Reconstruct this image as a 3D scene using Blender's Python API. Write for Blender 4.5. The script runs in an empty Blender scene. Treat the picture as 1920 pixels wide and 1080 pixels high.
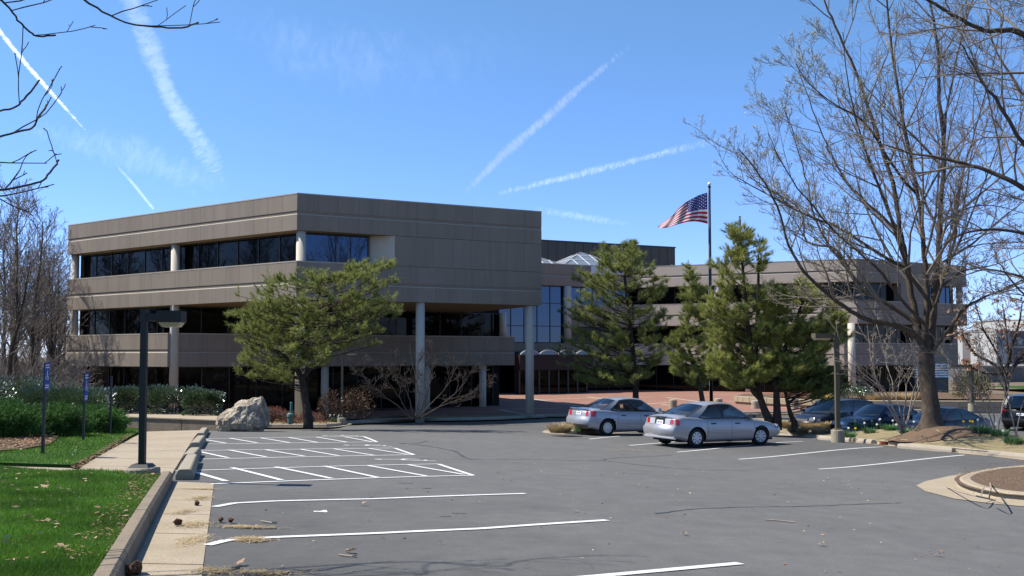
import bpy, bmesh, math, random
import numpy as np
from mathutils import Vector, Matrix
from mathutils.geometry import delaunay_2d_cdt

# ------------------------------------------------------------------ camera, world, sun, exposure
scene = bpy.context.scene
COL = scene.collection
EYE = 4.0                                   # the entrance plaza lies near z = 0, the camera stands higher up the slope
F = 1800.0; PITCH = math.radians(2.4); SH = 52.56
cam_d = bpy.data.cameras.new('camera'); cam = bpy.data.objects.new('camera', cam_d); COL.objects.link(cam)
cam.location = (0, 0, EYE); cam.rotation_euler = (math.radians(90) + PITCH, 0, 0)
cam_d.sensor_width = 36; cam_d.lens = 36 * F / 1920; cam_d.shift_y = SH / 1920
cam_d.clip_start = 0.1; cam_d.clip_end = 100000
scene.camera = cam

SUN_EL = math.radians(52); SUN_DIR = Vector((-0.985, 0.12, 0)).normalized()
SUN_VEC = Vector((SUN_DIR.x * math.cos(SUN_EL), SUN_DIR.y * math.cos(SUN_EL), math.sin(SUN_EL)))
world = bpy.data.worlds.new('World'); scene.world = world; world.use_nodes = True
wn = world.node_tree.nodes; wl = world.node_tree.links
bg = wn['Background']
sky = wn.new('ShaderNodeTexSky'); sky.sky_type = 'NISHITA'; sky.sun_disc = False
sky.sun_elevation = SUN_EL; sky.sun_rotation = math.atan2(SUN_DIR.x, SUN_DIR.y)
sky.altitude = 900; sky.air_density = 1.0; sky.dust_density = 0.0; sky.ozone_density = 3.0
hs = wn.new('ShaderNodeHueSaturation'); hs.inputs['Saturation'].default_value = 1.15; wl.new(sky.outputs[0], hs.inputs['Color'])
tc_ = wn.new('ShaderNodeTexCoord'); sx_ = wn.new('ShaderNodeSeparateXYZ'); wl.new(tc_.outputs['Generated'], sx_.inputs[0])
mr_ = wn.new('ShaderNodeMapRange'); mr_.inputs[1].default_value = 0.0; mr_.inputs[2].default_value = 0.35; mr_.inputs[3].default_value = 1.0; mr_.inputs[4].default_value = 0.0; wl.new(sx_.outputs[2], mr_.inputs[0])
tn_ = wn.new('ShaderNodeMix'); tn_.data_type = 'RGBA'; tn_.blend_type = 'MULTIPLY'; wl.new(mr_.outputs[0], tn_.inputs[0]); wl.new(hs.outputs[0], tn_.inputs[6]); tn_.inputs[7].default_value = (.60,.70,1.20,1)
wl.new(tn_.outputs[2], bg.inputs[0]); bg.inputs[1].default_value = 0.115
sun_d = bpy.data.lights.new('sun', 'SUN'); sun = bpy.data.objects.new('sun', sun_d); COL.objects.link(sun)
sun_d.energy = 5.0; sun_d.angle = math.radians(0.53); sun_d.color = (1.0, 0.95, 0.87)
sun.rotation_euler = SUN_VEC.to_track_quat('Z', 'Y').to_euler()
sun.location = (0, 0, 60)
scene.view_settings.view_transform = 'Standard'; scene.view_settings.look = 'None'
scene.view_settings.exposure = 0.75; scene.view_settings.gamma = 1; scene.view_settings.use_curve_mapping = False
scene.cycles.max_bounces = 6; scene.cycles.transparent_max_bounces = 24

rng = np.random.default_rng(7); random.seed(7)

# ------------------------------------------------------------------ measuring helpers (photo pixel -> place)
def ray(px, py):
    a = (px - 960) / F; b = (540 - py + SH) / F
    return Vector((a, math.cos(PITCH) - b * math.sin(PITCH), math.sin(PITCH) + b * math.cos(PITCH)))
def at(px, py, Y):
    r = ray(px, py); return Vector((0, 0, EYE)) + r * (Y / r.y)
CTRL = [(0,0,1.45),(-2.5,7.8,1.58),(-7,6,1.42),(1.8,7.6,1.72),(1,10.1,1.80),(.2,12.6,1.87),(-.6,15.1,1.94),(-4,12.8,1.77),
 (-4.3,27.6,2.44),(-8.5,25.6,2.28),(-8,18,1.95),(5,28,2.8),(6.4,26,2.78),(8,23.6,2.76),(13,27,2.82),(10,31,2.83),(9.5,20,2.62),(4.9,9,2.02),(12,12,2.25),
 (6,38,3.05),(14,40,3.45),(18,39,3.45),(24,44,3.5),(-3,34,2.72),(-8,33,2.60),(-2,45,3.35),(-2,55,3.9),(8,56,3.75),(18,55,3.7),(-12,44,3.35),(-20,50,3.7),(-14,12,1.45),
 (-16,26,2.15),(-22,38,2.9),(-32,60,3.8),(0,62,3.95),(5,90,3.65),(30,85,3.7),(15,65,3.8),(30,60,3.7),(-40,40,3.0),(40,40,3.4),(25,20,2.7),(-30,90,4.0),(60,100,4.0),(-60,80,4.0),(60,60,3.8),(-40,10,1.5),(40,5,2.5)]
_cx = np.array([c[0] for c in CTRL], float); _cy = np.array([c[1] for c in CTRL], float); _cd = np.array([c[2] for c in CTRL], float)
def _U(r2): return r2 * np.log(r2 + 1e-9) * 0.5
_n = len(CTRL); _K = _U((_cx[:, None] - _cx) ** 2 + (_cy[:, None] - _cy) ** 2) + np.eye(_n) * 12.0
_P = np.stack([np.ones(_n), _cx, _cy], 1)
_A = np.block([[_K, _P], [_P.T, np.zeros((3, 3))]]); _w = np.linalg.solve(_A, np.concatenate([_cd, np.zeros(3)]))
def drop(x, y):
    x = np.asarray(x, float); y = np.asarray(y, float)
    k = _U((x[..., None] - _cx) ** 2 + (y[..., None] - _cy) ** 2)
    d = k @ _w[:_n] + _w[_n] + _w[_n + 1] * x + _w[_n + 2] * y
    d = np.clip(d, 1.2, 4.05)
    t = np.clip((np.hypot(x, y - 40) - 60) / 30, 0, 1); t = t * t * (3 - 2 * t)
    return d * (1 - t) + 4.0 * t
def ground_z(x, y): return EYE - drop(x, y)
def gz(x, y): return float(ground_z(x, y))
def G(px, py, off=0.0):
    r = ray(px, py); lo, hi = 1.0, 400.0
    f = lambda t: EYE + r.z * t - gz(r.x * t, r.y * t) - off
    t = 1.5
    while t < 400 and f(t) > 0: t *= 1.03
    lo, hi = t / 1.03, t
    for _ in range(25):
        m = (lo + hi) / 2
        if f(m) > 0: lo = m
        else: hi = m
    return Vector((r.x * hi, r.y * hi, EYE + r.z * hi))
def GXY(*pts, off=0.0): return [tuple(G(px, py, off).xy) for px, py in pts]

# ------------------------------------------------------------------ materials
MATS = {}
def mat(name, color, rough=0.7, spec=0.3, metal=0.0, noise=None, noise2=None, bump=None, coat=0.0, trans=None, streak=None):
    """colour with optional large and fine noise: noise=(scale, amount, colour2)"""
    if name in MATS: return MATS[name]
    m = bpy.data.materials.new(name); m.use_nodes = True; MATS[name] = m
    nt = m.node_tree; N = nt.nodes; L = nt.links; p = N['Principled BSDF']
    p.inputs['Base Color'].default_value = (*color, 1); p.inputs['Roughness'].default_value = rough
    p.inputs['Specular IOR Level'].default_value = spec; p.inputs['Metallic'].default_value = metal
    p.inputs['Coat Weight'].default_value = coat; p.inputs['Coat Roughness'].default_value = 0.03
    tc = N.new('ShaderNodeTexCoord'); src = None
    geo = N.new('ShaderNodeNewGeometry')
    def mixcol(prev, fac, c2):
        mx = N.new('ShaderNodeMix'); mx.data_type = 'RGBA'
        if prev is None: mx.inputs[6].default_value = (*color, 1)
        else: L.new(prev, mx.inputs[6])
        mx.inputs[7].default_value = (*c2, 1); L.new(fac, mx.inputs[0]); return mx.outputs[2]
    def noise_fac(scale, amount, detail=4, vec=None, lo=0.42, hi=0.68):
        nz = N.new('ShaderNodeTexNoise'); nz.inputs['Scale'].default_value = scale; nz.inputs['Detail'].default_value = detail
        L.new(vec or geo.outputs['Position'], nz.inputs['Vector'])
        mr = N.new('ShaderNodeMapRange'); mr.inputs[1].default_value = lo; mr.inputs[2].default_value = hi
        mr.inputs[3].default_value = 0; mr.inputs[4].default_value = amount; L.new(nz.outputs[0], mr.inputs[0])
        return mr.outputs[0]
    for nn in (noise, noise2):
        if nn:
            for q in (nn if isinstance(nn, list) else [nn]): src = mixcol(src, noise_fac(q[0], q[1]), q[2])
    if streak:
        mp = N.new('ShaderNodeMapping'); mp.inputs['Scale'].default_value = (1, 1, streak[3] if len(streak) > 3 else 0.08)
        L.new(geo.outputs['Position'], mp.inputs['Vector'])
        src = mixcol(src, noise_fac(streak[0], streak[1], 5, mp.outputs[0]), streak[2])
    if streak:
        mp = N.new('ShaderNodeMapping'); mp.inputs['Scale'].default_value = (1, 1, .05); L.new(geo.outputs['Position'], mp.inputs['Vector'])
        src = mixcol(src, noise_fac(streak[0]*4.3, streak[1]*.6, 4, mp.outputs[0], .5, .75), streak[2])
    if src: L.new(src, p.inputs['Base Color'])
    if bump:
        nz = N.new('ShaderNodeTexNoise'); nz.inputs['Scale'].default_value = bump[0]; nz.inputs['Detail'].default_value = 5
        L.new(geo.outputs['Position'], nz.inputs['Vector'])
        b = N.new('ShaderNodeBump'); b.inputs['Strength'].default_value = bump[1]; b.inputs['Distance'].default_value = bump[2]
        L.new(nz.outputs[0], b.inputs['Height']); L.new(b.outputs[0], p.inputs['Normal'])
    if trans:
        tr = N.new('ShaderNodeBsdfTranslucent'); tr.inputs[0].default_value = (*trans, 1)
        mx = N.new('ShaderNodeMixShader'); mx.inputs[0].default_value = 0.3
        L.new(p.outputs[0], mx.inputs[1]); L.new(tr.outputs[0], mx.inputs[2])
        L.new(mx.outputs[0], N['Material Output'].inputs[0])
    return m
def glass_mat(name, tint, tr=0.5):
    if name in MATS: return MATS[name]
    m = bpy.data.materials.new(name); m.use_nodes = True; MATS[name] = m
    nt = m.node_tree; N = nt.nodes; L = nt.links; N.remove(N['Principled BSDF'])
    g = N.new('ShaderNodeBsdfGlossy'); g.inputs['Roughness'].default_value = 0.02; g.inputs[0].default_value = (1, 1, 1, 1)
    t = N.new('ShaderNodeBsdfTransparent'); t.inputs[0].default_value = (*tint, 1)
    fr = N.new('ShaderNodeFresnel'); fr.inputs[0].default_value = 1.5
    a = N.new('ShaderNodeMath'); a.operation = 'MULTIPLY_ADD'; a.inputs[1].default_value = 1.0; a.inputs[2].default_value = 0.04
    L.new(fr.outputs[0], a.inputs[0])
    mx = N.new('ShaderNodeMixShader'); L.new(a.outputs[0], mx.inputs[0]); L.new(t.outputs[0], mx.inputs[1]); L.new(g.outputs[0], mx.inputs[2])
    L.new(mx.outputs[0], N['Material Output'].inputs[0]); return m

M_asphalt = mat('asphalt', (.120,.115,.107), .85, .25, noise=[(0.16,.7,(.150,.145,.136)),(.55,.5,(.100,.096,.090)),(1.7,.45,(.135,.130,.122)),(60,.55,(.19,.187,.178)),(180,.65,(.060,.058,.054))], bump=(120,.4,.004))
def wear(m):   # the driving aisle is polished paler by traffic, the bays on both sides stay darker and blotchy
    N = m.node_tree.nodes; L = m.node_tree.links; p = N['Principled BSDF']; src = p.inputs['Base Color'].links[0].from_socket
    g = N.new('ShaderNodeNewGeometry'); d = N.new('ShaderNodeVectorMath'); d.operation = 'DOT_PRODUCT'; d.inputs[1].default_value = (.826,.564,0); L.new(g.outputs['Position'], d.inputs[0])
    nz = N.new('ShaderNodeTexNoise'); nz.inputs['Scale'].default_value = .45; nz.inputs['Detail'].default_value = 6; L.new(g.outputs['Position'], nz.inputs[0])
    a = N.new('ShaderNodeMath'); a.operation = 'MULTIPLY_ADD'; a.inputs[1].default_value = 6.0; L.new(nz.outputs[0], a.inputs[0]); L.new(d.outputs['Value'], a.inputs[2])
    cr = N.new('ShaderNodeMapRange'); cr.interpolation_type = 'SMOOTHSTEP'; cr.inputs[1].default_value = 4.0; cr.inputs[2].default_value = 10.5; cr.inputs[3].default_value = .58; cr.inputs[4].default_value = .93; L.new(a.outputs[0], cr.inputs[0])
    c2 = N.new('ShaderNodeMapRange'); c2.interpolation_type = 'SMOOTHSTEP'; c2.inputs[1].default_value = 21.0; c2.inputs[2].default_value = 28.0; c2.inputs[3].default_value = 1.0; c2.inputs[4].default_value = .78; L.new(a.outputs[0], c2.inputs[0])
    mu = N.new('ShaderNodeMath'); mu.operation = 'MULTIPLY'; L.new(cr.outputs[0], mu.inputs[0]); L.new(c2.outputs[0], mu.inputs[1])
    n2 = N.new('ShaderNodeTexNoise'); n2.inputs['Scale'].default_value = 2.6; n2.inputs['Detail'].default_value = 8; n2.inputs['Roughness'].default_value = .7; L.new(g.outputs['Position'], n2.inputs[0])
    m2 = N.new('ShaderNodeMapRange'); m2.inputs[1].default_value = .3; m2.inputs[2].default_value = .7; m2.inputs[3].default_value = .84; m2.inputs[4].default_value = 1.12; L.new(n2.outputs[0], m2.inputs[0])
    m3 = N.new('ShaderNodeMath'); m3.operation = 'MULTIPLY'; L.new(mu.outputs[0], m3.inputs[0]); L.new(m2.outputs[0], m3.inputs[1])
    mx = N.new('ShaderNodeMix'); mx.data_type = 'RGBA'; mx.blend_type = 'MULTIPLY'; mx.inputs[0].default_value = 1; L.new(src, mx.inputs[6]); L.new(m3.outputs[0], mx.inputs[7]); L.new(mx.outputs[2], p.inputs['Base Color'])
wear(M_asphalt)
M_asphalt2 = mat('asphalt_worn', (0.13,0.13,0.1339), .85, .25, noise=[(0.3,.5,(0.0975,0.0975,0.1014)),(60,.4,(0.195,0.195,0.195))])
M_paint = mat('road_paint', (.72,.72,.70), .6, .3, noise=[(2.5,.35,(.50,.50,.48)),(14,.45,(.42,.42,.41)),(55,.7,(.36,.355,.345))])
M_seal = mat('crack_sealant', (.048,.048,.050), .55, .4)
M_concrete = mat('concrete_pale', (.35,.29,.205), .9, .2, noise=[(.9,.65,(.26,.205,.135)),(3.5,.5,(.40,.34,.25)),(14,.55,(.29,.235,.165)),(70,.65,(.19,.15,.105))], bump=(60,.5,.006))
M_kerb = mat('concrete_kerb', (0.333,0.288,0.225), .9, .2, noise=[(2.5,.6,(0.243,0.198,0.1485)),(30,.5,(0.405,0.36,0.288)),(120,.5,(0.18,0.153,0.117))], bump=(60,.4,.006))
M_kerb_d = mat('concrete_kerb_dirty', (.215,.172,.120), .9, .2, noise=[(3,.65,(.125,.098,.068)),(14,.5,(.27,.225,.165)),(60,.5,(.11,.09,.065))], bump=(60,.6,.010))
M_stop = mat('wheel_stop_concrete', (.27,.235,.175), .9, .2, noise=[(8,.6,(.20,.17,.12)),(70,.5,(.36,.32,.25))], bump=(60,.4,.005))
M_soil = mat('ground_soil', (.14,.105,.07), .95, .1, noise=[(.8,.6,(.10,.08,.05)),(14,.6,(.20,.155,.10))], bump=(15,.6,.03))
M_dead = mat('dry_grass_ground', (0.216,0.171,0.099), .95, .1, noise=[(1.1,.6,(0.153,0.117,0.0675)),(25,.7,(0.297,0.243,0.144)),(5,.4,(0.126,0.135,0.054))], bump=(30,.6,.02))
M_mulch = mat('bark_mulch', (.105,.07,.048), .95, .1, noise=[(3,.5,(.07,.045,.03)),(45,.7,(.20,.14,.095))], bump=(40,.8,.03))
M_lawn = mat('lawn_soil', (.035,.08,.012), .95, .1, noise=[(.6,.5,(.03,.055,.012)),(8,.5,(.05,.11,.018)),(60,.6,(.02,.035,.008))], bump=(40,.6,.03))
M_wall = mat('exposed_aggregate_concrete', (0.2415,0.1995,0.1554), .9, .2, noise=[(.35,.5,(0.203,0.168,0.133)),(70,.55,(0.1645,0.133,0.105)),(28,.45,(0.294,0.2485,0.196))], streak=(1.6,.55,(0.175,0.147,0.119)), bump=(70,.4,.006))
M_wall2 = mat('aggregate_panel_dark', (.233,.192,.150), .9, .2, noise=[(.35,.5,(.20,.165,.13)),(70,.55,(.16,.13,.103)),(28,.45,(.285,.24,.19))], streak=(1.9,.45,(.165,.138,.11)), bump=(70,.4,.006))
M_wall3 = mat('aggregate_panel_light', (.247,.204,.160), .9, .2, noise=[(.35,.5,(.21,.173,.138)),(70,.55,(.17,.138,.11)),(28,.45,(.30,.252,.20))], streak=(1.3,.4,(.18,.152,.122)), bump=(70,.4,.006))
M_wing_lit = mat('wing_concrete_sunlit', (.47,.395,.31), .9, .2, noise=[(.4,.5,(.41,.34,.265)),(28,.45,(.54,.46,.37)),(70,.5,(.36,.3,.235))], streak=(1.4,.4,(.39,.325,.26)), bump=(70,.4,.006))  # paler copy of the wall concrete: sunlight on the wing's left face put into its colour
M_ledge = mat('smooth_concrete_ledge', (.38,.335,.265), .85, .2, noise=[(1.5,.5,(.30,.26,.205))])
M_soffit = mat('soffit_plaster', (0.253,0.198,0.132), .9, .15, noise=[(.6,.4,(0.209,0.165,0.11))])
M_column = mat('painted_concrete_column', (0.48,0.432,0.352), .75, .25, noise=[(1.4,.35,(0.4,0.36,0.288)),(20,.2,(0.528,0.48,0.4))], streak=(3,.25,(0.368,0.328,0.264)))
M_core = mat('dark_interior', (.02,.018,.016), .9, .1)
M_joint = mat('panel_joint', (.21,.175,.14), .9, .1)
M_glass = mat('bronze_window_glass', (.003,.003,.003), .03, .14)
M_glass_b = mat('blue_window_glass', (.042,.058,.088), .02, .5, metal=1.0)
M_mull = mat('dark_bronze_mullion', (.018,.015,.013), .45, .5)
M_pent = mat('dark_metal_panel', (.055,.050,.042), .55, .4, noise=[(.5,.4,(.045,.041,.035))])
M_roof = mat('roof_membrane', (.22,.2,.18), .9, .1)
M_brick = None
def brick_mat():
    m = bpy.data.materials.new('plaza_brick'); m.use_nodes = True; N = m.node_tree.nodes; L = m.node_tree.links; p = N['Principled BSDF']
    g = N.new('ShaderNodeNewGeometry'); b = N.new('ShaderNodeTexBrick'); b.inputs['Scale'].default_value = 1.0
    mp = N.new('ShaderNodeMapping'); mp.inputs['Rotation'].default_value = (0, 0, .46); L.new(g.outputs['Position'], mp.inputs[0]); L.new(mp.outputs[0], b.inputs['Vector'])
    b.inputs['Color1'].default_value = (.30,.13,.085,1); b.inputs['Color2'].default_value = (.23,.095,.062,1); b.inputs['Mortar'].default_value = (.30,.24,.19,1)
    b.inputs['Brick Width'].default_value = .22; b.inputs['Row Height'].default_value = .11; b.inputs['Mortar Size'].default_value = .006
    nz = N.new('ShaderNodeTexNoise'); nz.inputs['Scale'].default_value = .7; L.new(g.outputs['Position'], nz.inputs[0])
    mx = N.new('ShaderNodeMix'); mx.data_type = 'RGBA'; mx.blend_type = 'MULTIPLY'; mx.inputs[0].default_value = .35
    L.new(b.outputs[0], mx.inputs[6]); L.new(nz.outputs[1], mx.inputs[7]); L.new(mx.outputs[2], p.inputs['Base Color']); p.inputs['Roughness'].default_value = .9
    return m
M_brick = brick_mat()

# ------------------------------------------------------------------ object helpers
def tag(o, label=None, cat=None, group=None, kind=None):
    if label: o['label'] = label
    if cat: o['category'] = cat
    if group: o['group'] = group
    if kind: o['kind'] = kind
    return o
def empty(name, loc, label=None, cat=None, group=None, kind=None):
    o = bpy.data.objects.new(name, None); COL.objects.link(o); o.location = loc; o.empty_display_size = .3
    return tag(o, label, cat, group, kind)
def link(name, me, parent=None, loc=(0,0,0), rot=(0,0,0)):
    o = bpy.data.objects.new(name, me); COL.objects.link(o); o.location = loc; o.rotation_euler = rot
    if parent is not None: o.parent = parent
    return o
def origin_of(p):
    v = Vector((0,0,0))
    while p is not None: v += p.location; p = p.parent
    return v
class MB:
    def __init__(s): s.v = []; s.f = []; s.m = []; s.cur = 0; s.smooth = False
    def add(s, vs, fs):
        b = len(s.v); s.v.extend([tuple(v) for v in vs]); s.f.extend([tuple(b + i for i in f) for f in fs]); s.m.extend([s.cur] * len(fs)); return s
    def hexa(s, c):   # 8 corners: bottom 4 (ccw), top 4
        return s.add(c, [(0,3,2,1),(4,5,6,7),(0,1,5,4),(1,2,6,5),(2,3,7,6),(3,0,4,7)])
    def box(s, x0, x1, y0, y1, z0, z1):
        return s.hexa([(x0,y0,z0),(x1,y0,z0),(x1,y1,z0),(x0,y1,z0),(x0,y0,z1),(x1,y0,z1),(x1,y1,z1),(x0,y1,z1)])
    def frustum(s, x0, x1, y0, y1, z0, X0, X1, Y0, Y1, z1):
        return s.hexa([(x0,y0,z0),(x1,y0,z0),(x1,y1,z0),(x0,y1,z0),(X0,Y0,z1),(X1,Y0,z1),(X1,Y1,z1),(X0,Y1,z1)])
    def prism(s, poly, z0, z1):
        n = len(poly); vs = [(x,y,z0) for x,y in poly] + [(x,y,z1) for x,y in poly]
        return s.add(vs, [tuple(range(n-1,-1,-1)), tuple(range(n,2*n))] + [(i,(i+1)%n,n+(i+1)%n,n+i) for i in range(n)])
    def lathe(s, prof, k=16, c=(0,0,0), caps=True):  # prof [(r,z)]
        vs = []; n = len(prof)
        for r, z in prof:
            for j in range(k):
                a = 2*math.pi*j/k; vs.append((c[0]+r*math.cos(a), c[1]+r*math.sin(a), c[2]+z))
        fs = [(i*k+j, i*k+(j+1)%k, (i+1)*k+(j+1)%k, (i+1)*k+j) for i in range(n-1) for j in range(k)]
        if caps: fs += [tuple(range(k-1,-1,-1)), tuple((n-1)*k+j for j in range(k))]
        return s.add(vs, fs)
    def tube(s, pts, rad, k=6):
        pts = [Vector(p) for p in pts]
        if not hasattr(rad, '__len__'): rad = [rad]*len(pts)
        vs = []; n = len(pts)
        for i, p in enumerate(pts):
            t = (pts[min(i+1,n-1)] - pts[max(i-1,0)]).normalized()
            a = t.cross(Vector((.13,.2,1)) if abs(t.z) < .9 else Vector((1,.1,0))).normalized(); b = t.cross(a)
            for j in range(k):
                th = 2*math.pi*j/k; vs.append(p + (a*math.cos(th) + b*math.sin(th))*rad[i])
        fs = [(i*k+j, (i+1)*k+j, (i+1)*k+(j+1)%k, i*k+(j+1)%k) for i in range(n-1) for j in range(k)]
        fs += [tuple(range(k)), tuple((n-1)*k+j for j in range(k-1,-1,-1))]
        return s.add(vs, fs)
    def mesh(s, name, mats, origin=(0,0,0)):
        me = bpy.data.meshes.new(name); o = Vector(origin)
        me.from_pydata([tuple(Vector(v)-o) for v in s.v], [], s.f)
        for m in (mats if isinstance(mats, (list, tuple)) else [mats]): me.materials.append(m)
        if any(s.m): me.polygons.foreach_set('material_index', s.m)
        if s.smooth: me.shade_smooth() if hasattr(me, 'shade_smooth') else me.polygons.foreach_set('use_smooth', [True]*len(s.f))
        me.update(); return me
    def build(s, name, mats, parent=None, world=True, loc=None):
        if loc is not None: return link(name, s.mesh(name, mats, loc), None, loc)
        if parent is not None: return link(name, s.mesh(name, mats, origin_of(parent) if world else (0,0,0)), parent)
        return link(name, s.mesh(name, mats), None)
def npmesh(name, V, Fs, mats, smooth=False, mi=None):
    """fast mesh: V (n,3), Fs list of int arrays (m,k)"""
    me = bpy.data.meshes.new(name); V = np.asarray(V, np.float32); me.vertices.add(len(V)); me.vertices.foreach_set('co', V.ravel())
    Fs = [f for f in Fs if len(f)]
    idx = np.concatenate([f.ravel() for f in Fs]).astype(np.int32); sz = np.concatenate([np.full(len(f), f.shape[1]) for f in Fs])
    me.loops.add(len(idx)); me.loops.foreach_set('vertex_index', idx)
    st = np.concatenate([[0], np.cumsum(sz)[:-1]]).astype(np.int32)
    me.polygons.add(len(sz)); me.polygons.foreach_set('loop_start', st); me.polygons.foreach_set('loop_total', sz.astype(np.int32))
    for m in (mats if isinstance(mats, (list, tuple)) else [mats]): me.materials.append(m)
    if mi is not None: me.polygons.foreach_set('material_index', np.asarray(mi, np.int32))
    if smooth: me.polygons.foreach_set('use_smooth', np.ones(len(sz), bool))
    me.update(calc_edges=True); return me
BOXES = {}
def box_mesh(dx, dy, dz, m, bev=0.0):
    key = (round(dx,3), round(dy,3), round(dz,3), m.name, bev)
    if key not in BOXES:
        b = MB(); hx, hy, hz = dx/2, dy/2, dz/2
        if bev:
            c = bev
            b.add([(-hx+c,-hy,-hz+c),(hx-c,-hy,-hz+c),(hx-c,-hy,hz-c),(-hx+c,-hy,hz-c),(-hx,-hy+c,-hz),(hx,-hy+c,-hz),(hx,-hy+c,hz),(-hx,-hy+c,hz),(-hx,hy,-hz),(hx,hy,-hz),(hx,hy,hz),(-hx,hy,hz)],
                  [(0,1,2,3),(0,4,5,1),(1,5,6,2),(2,6,7,3),(3,7,4,0),(4,8,9,5),(5,9,10,6),(6,10,11,7),(7,11,8,4),(8,11,10,9)])
        else: b.box(-hx,hx,-hy,hy,-hz,hz)
        BOXES[key] = b.mesh('box', m)
    return BOXES[key]
def densify(poly, step, closed=True):
    out = []; n = len(poly)
    for i in range(n if closed else n-1):
        a = Vector(poly[i]); b = Vector(poly[(i+1)%n]); k = max(1, int((b-a).length/step))
        out += [a.lerp(b, j/k) for j in range(k)]
    if not closed: out.append(Vector(poly[-1]))
    return out
def inside(poly, x, y):
    x = np.asarray(x); y = np.asarray(y); c = np.zeros(x.shape, bool); n = len(poly); j = n-1
    for i in range(n):
        xi, yi = poly[i][0], poly[i][1]; xj, yj = poly[j][0], poly[j][1]
        if yi != yj: c ^= ((yi > y) != (yj > y)) & (x < (xj-xi)*(y-yi)/(yj-yi)+xi)
        j = i
    return c
def dist_edge(poly, x, y):
    best = np.full(np.asarray(x).shape, 1e9)
    n = len(poly)
    for i in range(n):
        ax, ay = poly[i][0], poly[i][1]; bx, by = poly[(i+1)%n][0], poly[(i+1)%n][1]; dx, dy = bx-ax, by-ay
        t = np.clip(((x-ax)*dx+(y-ay)*dy)/(dx*dx+dy*dy+1e-12), 0, 1)
        best = np.minimum(best, np.hypot(x-ax-t*dx, y-ay-t*dy))
    return best
def drape(name, poly, m, off, step=1.0, parent=None, kind='structure', hf=None, edge=None, skirt=0.0):
    """sheet that follows the slope inside polygon poly (world xy)"""
    poly = [tuple(p)[:2] for p in poly]
    bd = densify([Vector((p[0],p[1])) for p in poly], edge or step)
    xs = [p.x for p in bd]; ys = [p.y for p in bd]
    gx, gy = np.meshgrid(np.arange(min(xs)+step*.37, max(xs), step), np.arange(min(ys)+step*.37, max(ys), step)); gx = gx.ravel(); gy = gy.ravel()
    if len(gx):
        ok = inside(poly, gx, gy); gx, gy = gx[ok], gy[ok]; ok = dist_edge(poly, gx, gy) > step*.3; gx, gy = gx[ok], gy[ok]
    nb = len(bd); pts = [Vector((p.x,p.y)) for p in bd] + [Vector((a,b)) for a,b in zip(gx,gy)]
    vs, es, fs, *_ = delaunay_2d_cdt(pts, [(i,(i+1)%nb) for i in range(nb)], [], 1, 1e-5)
    V = np.array([(v.x,v.y) for v in vs]); h = ground_z(V[:,0], V[:,1]) + off
    if hf is not None: h = h + hf(V[:,0], V[:,1])
    b = MB(); b.add([(x,y,z) for (x,y),z in zip(V,h)], [tuple(f) for f in fs])
    # orient up
    for i, f in enumerate(b.f):
        a, c, d = (Vector(b.v[k]) for k in f[:3])
        if (c-a).cross(d-a).z < 0: b.f[i] = tuple(reversed(f))
    if skirt:
        for i in range(nb):
            p = bd[i]; q = bd[(i+1)%nb]; zp = gz(p.x,p.y)+off; zq = gz(q.x,q.y)+off
            if hf is not None: zp += float(hf(np.array([p.x]),np.array([p.y]))[0]); zq += float(hf(np.array([q.x]),np.array([q.y]))[0])
            b.add([(p.x,p.y,zp-skirt),(q.x,q.y,zq-skirt),(q.x,q.y,zq),(p.x,p.y,zp)], [(0,1,2,3)])
    if parent is None and kind:
        o = b.build(name, m); tag(o, kind=kind)
    else: o = b.build(name, m, parent)
    return o
def strip(mb, a, b, w, off, step=.6, hf=None):
    a = Vector(a[:2]); b = Vector(b[:2]); d = (b-a); n = max(1, int(d.length/step)); t = d.normalized(); s = Vector((-t.y,t.x))*w/2
    vs = []
    for i in range(n+1):
        p = a.lerp(b, i/n)
        for q in (p-s, p+s): vs.append((q.x,q.y,gz(q.x,q.y)+off+(hf(q.x,q.y) if hf else 0)))
    mb.add(vs, [(2*i,2*i+2,2*i+3,2*i+1) for i in range(n)])
def smooth_line(pts, n=8):
    P = [Vector(p) for p in pts]; out = []
    for i in range(len(P)-1):
        p0 = P[max(i-1,0)]; p1 = P[i]; p2 = P[i+1]; p3 = P[min(i+2,len(P)-1)]
        for k in range(n):
            t = k/n; out.append(.5*((2*p1)+(p2-p0)*t+(2*p0-5*p1+4*p2-p3)*t*t+(3*p1-p0-3*p2+p3)*t*t*t))
    out.append(P[-1]); return out
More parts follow.
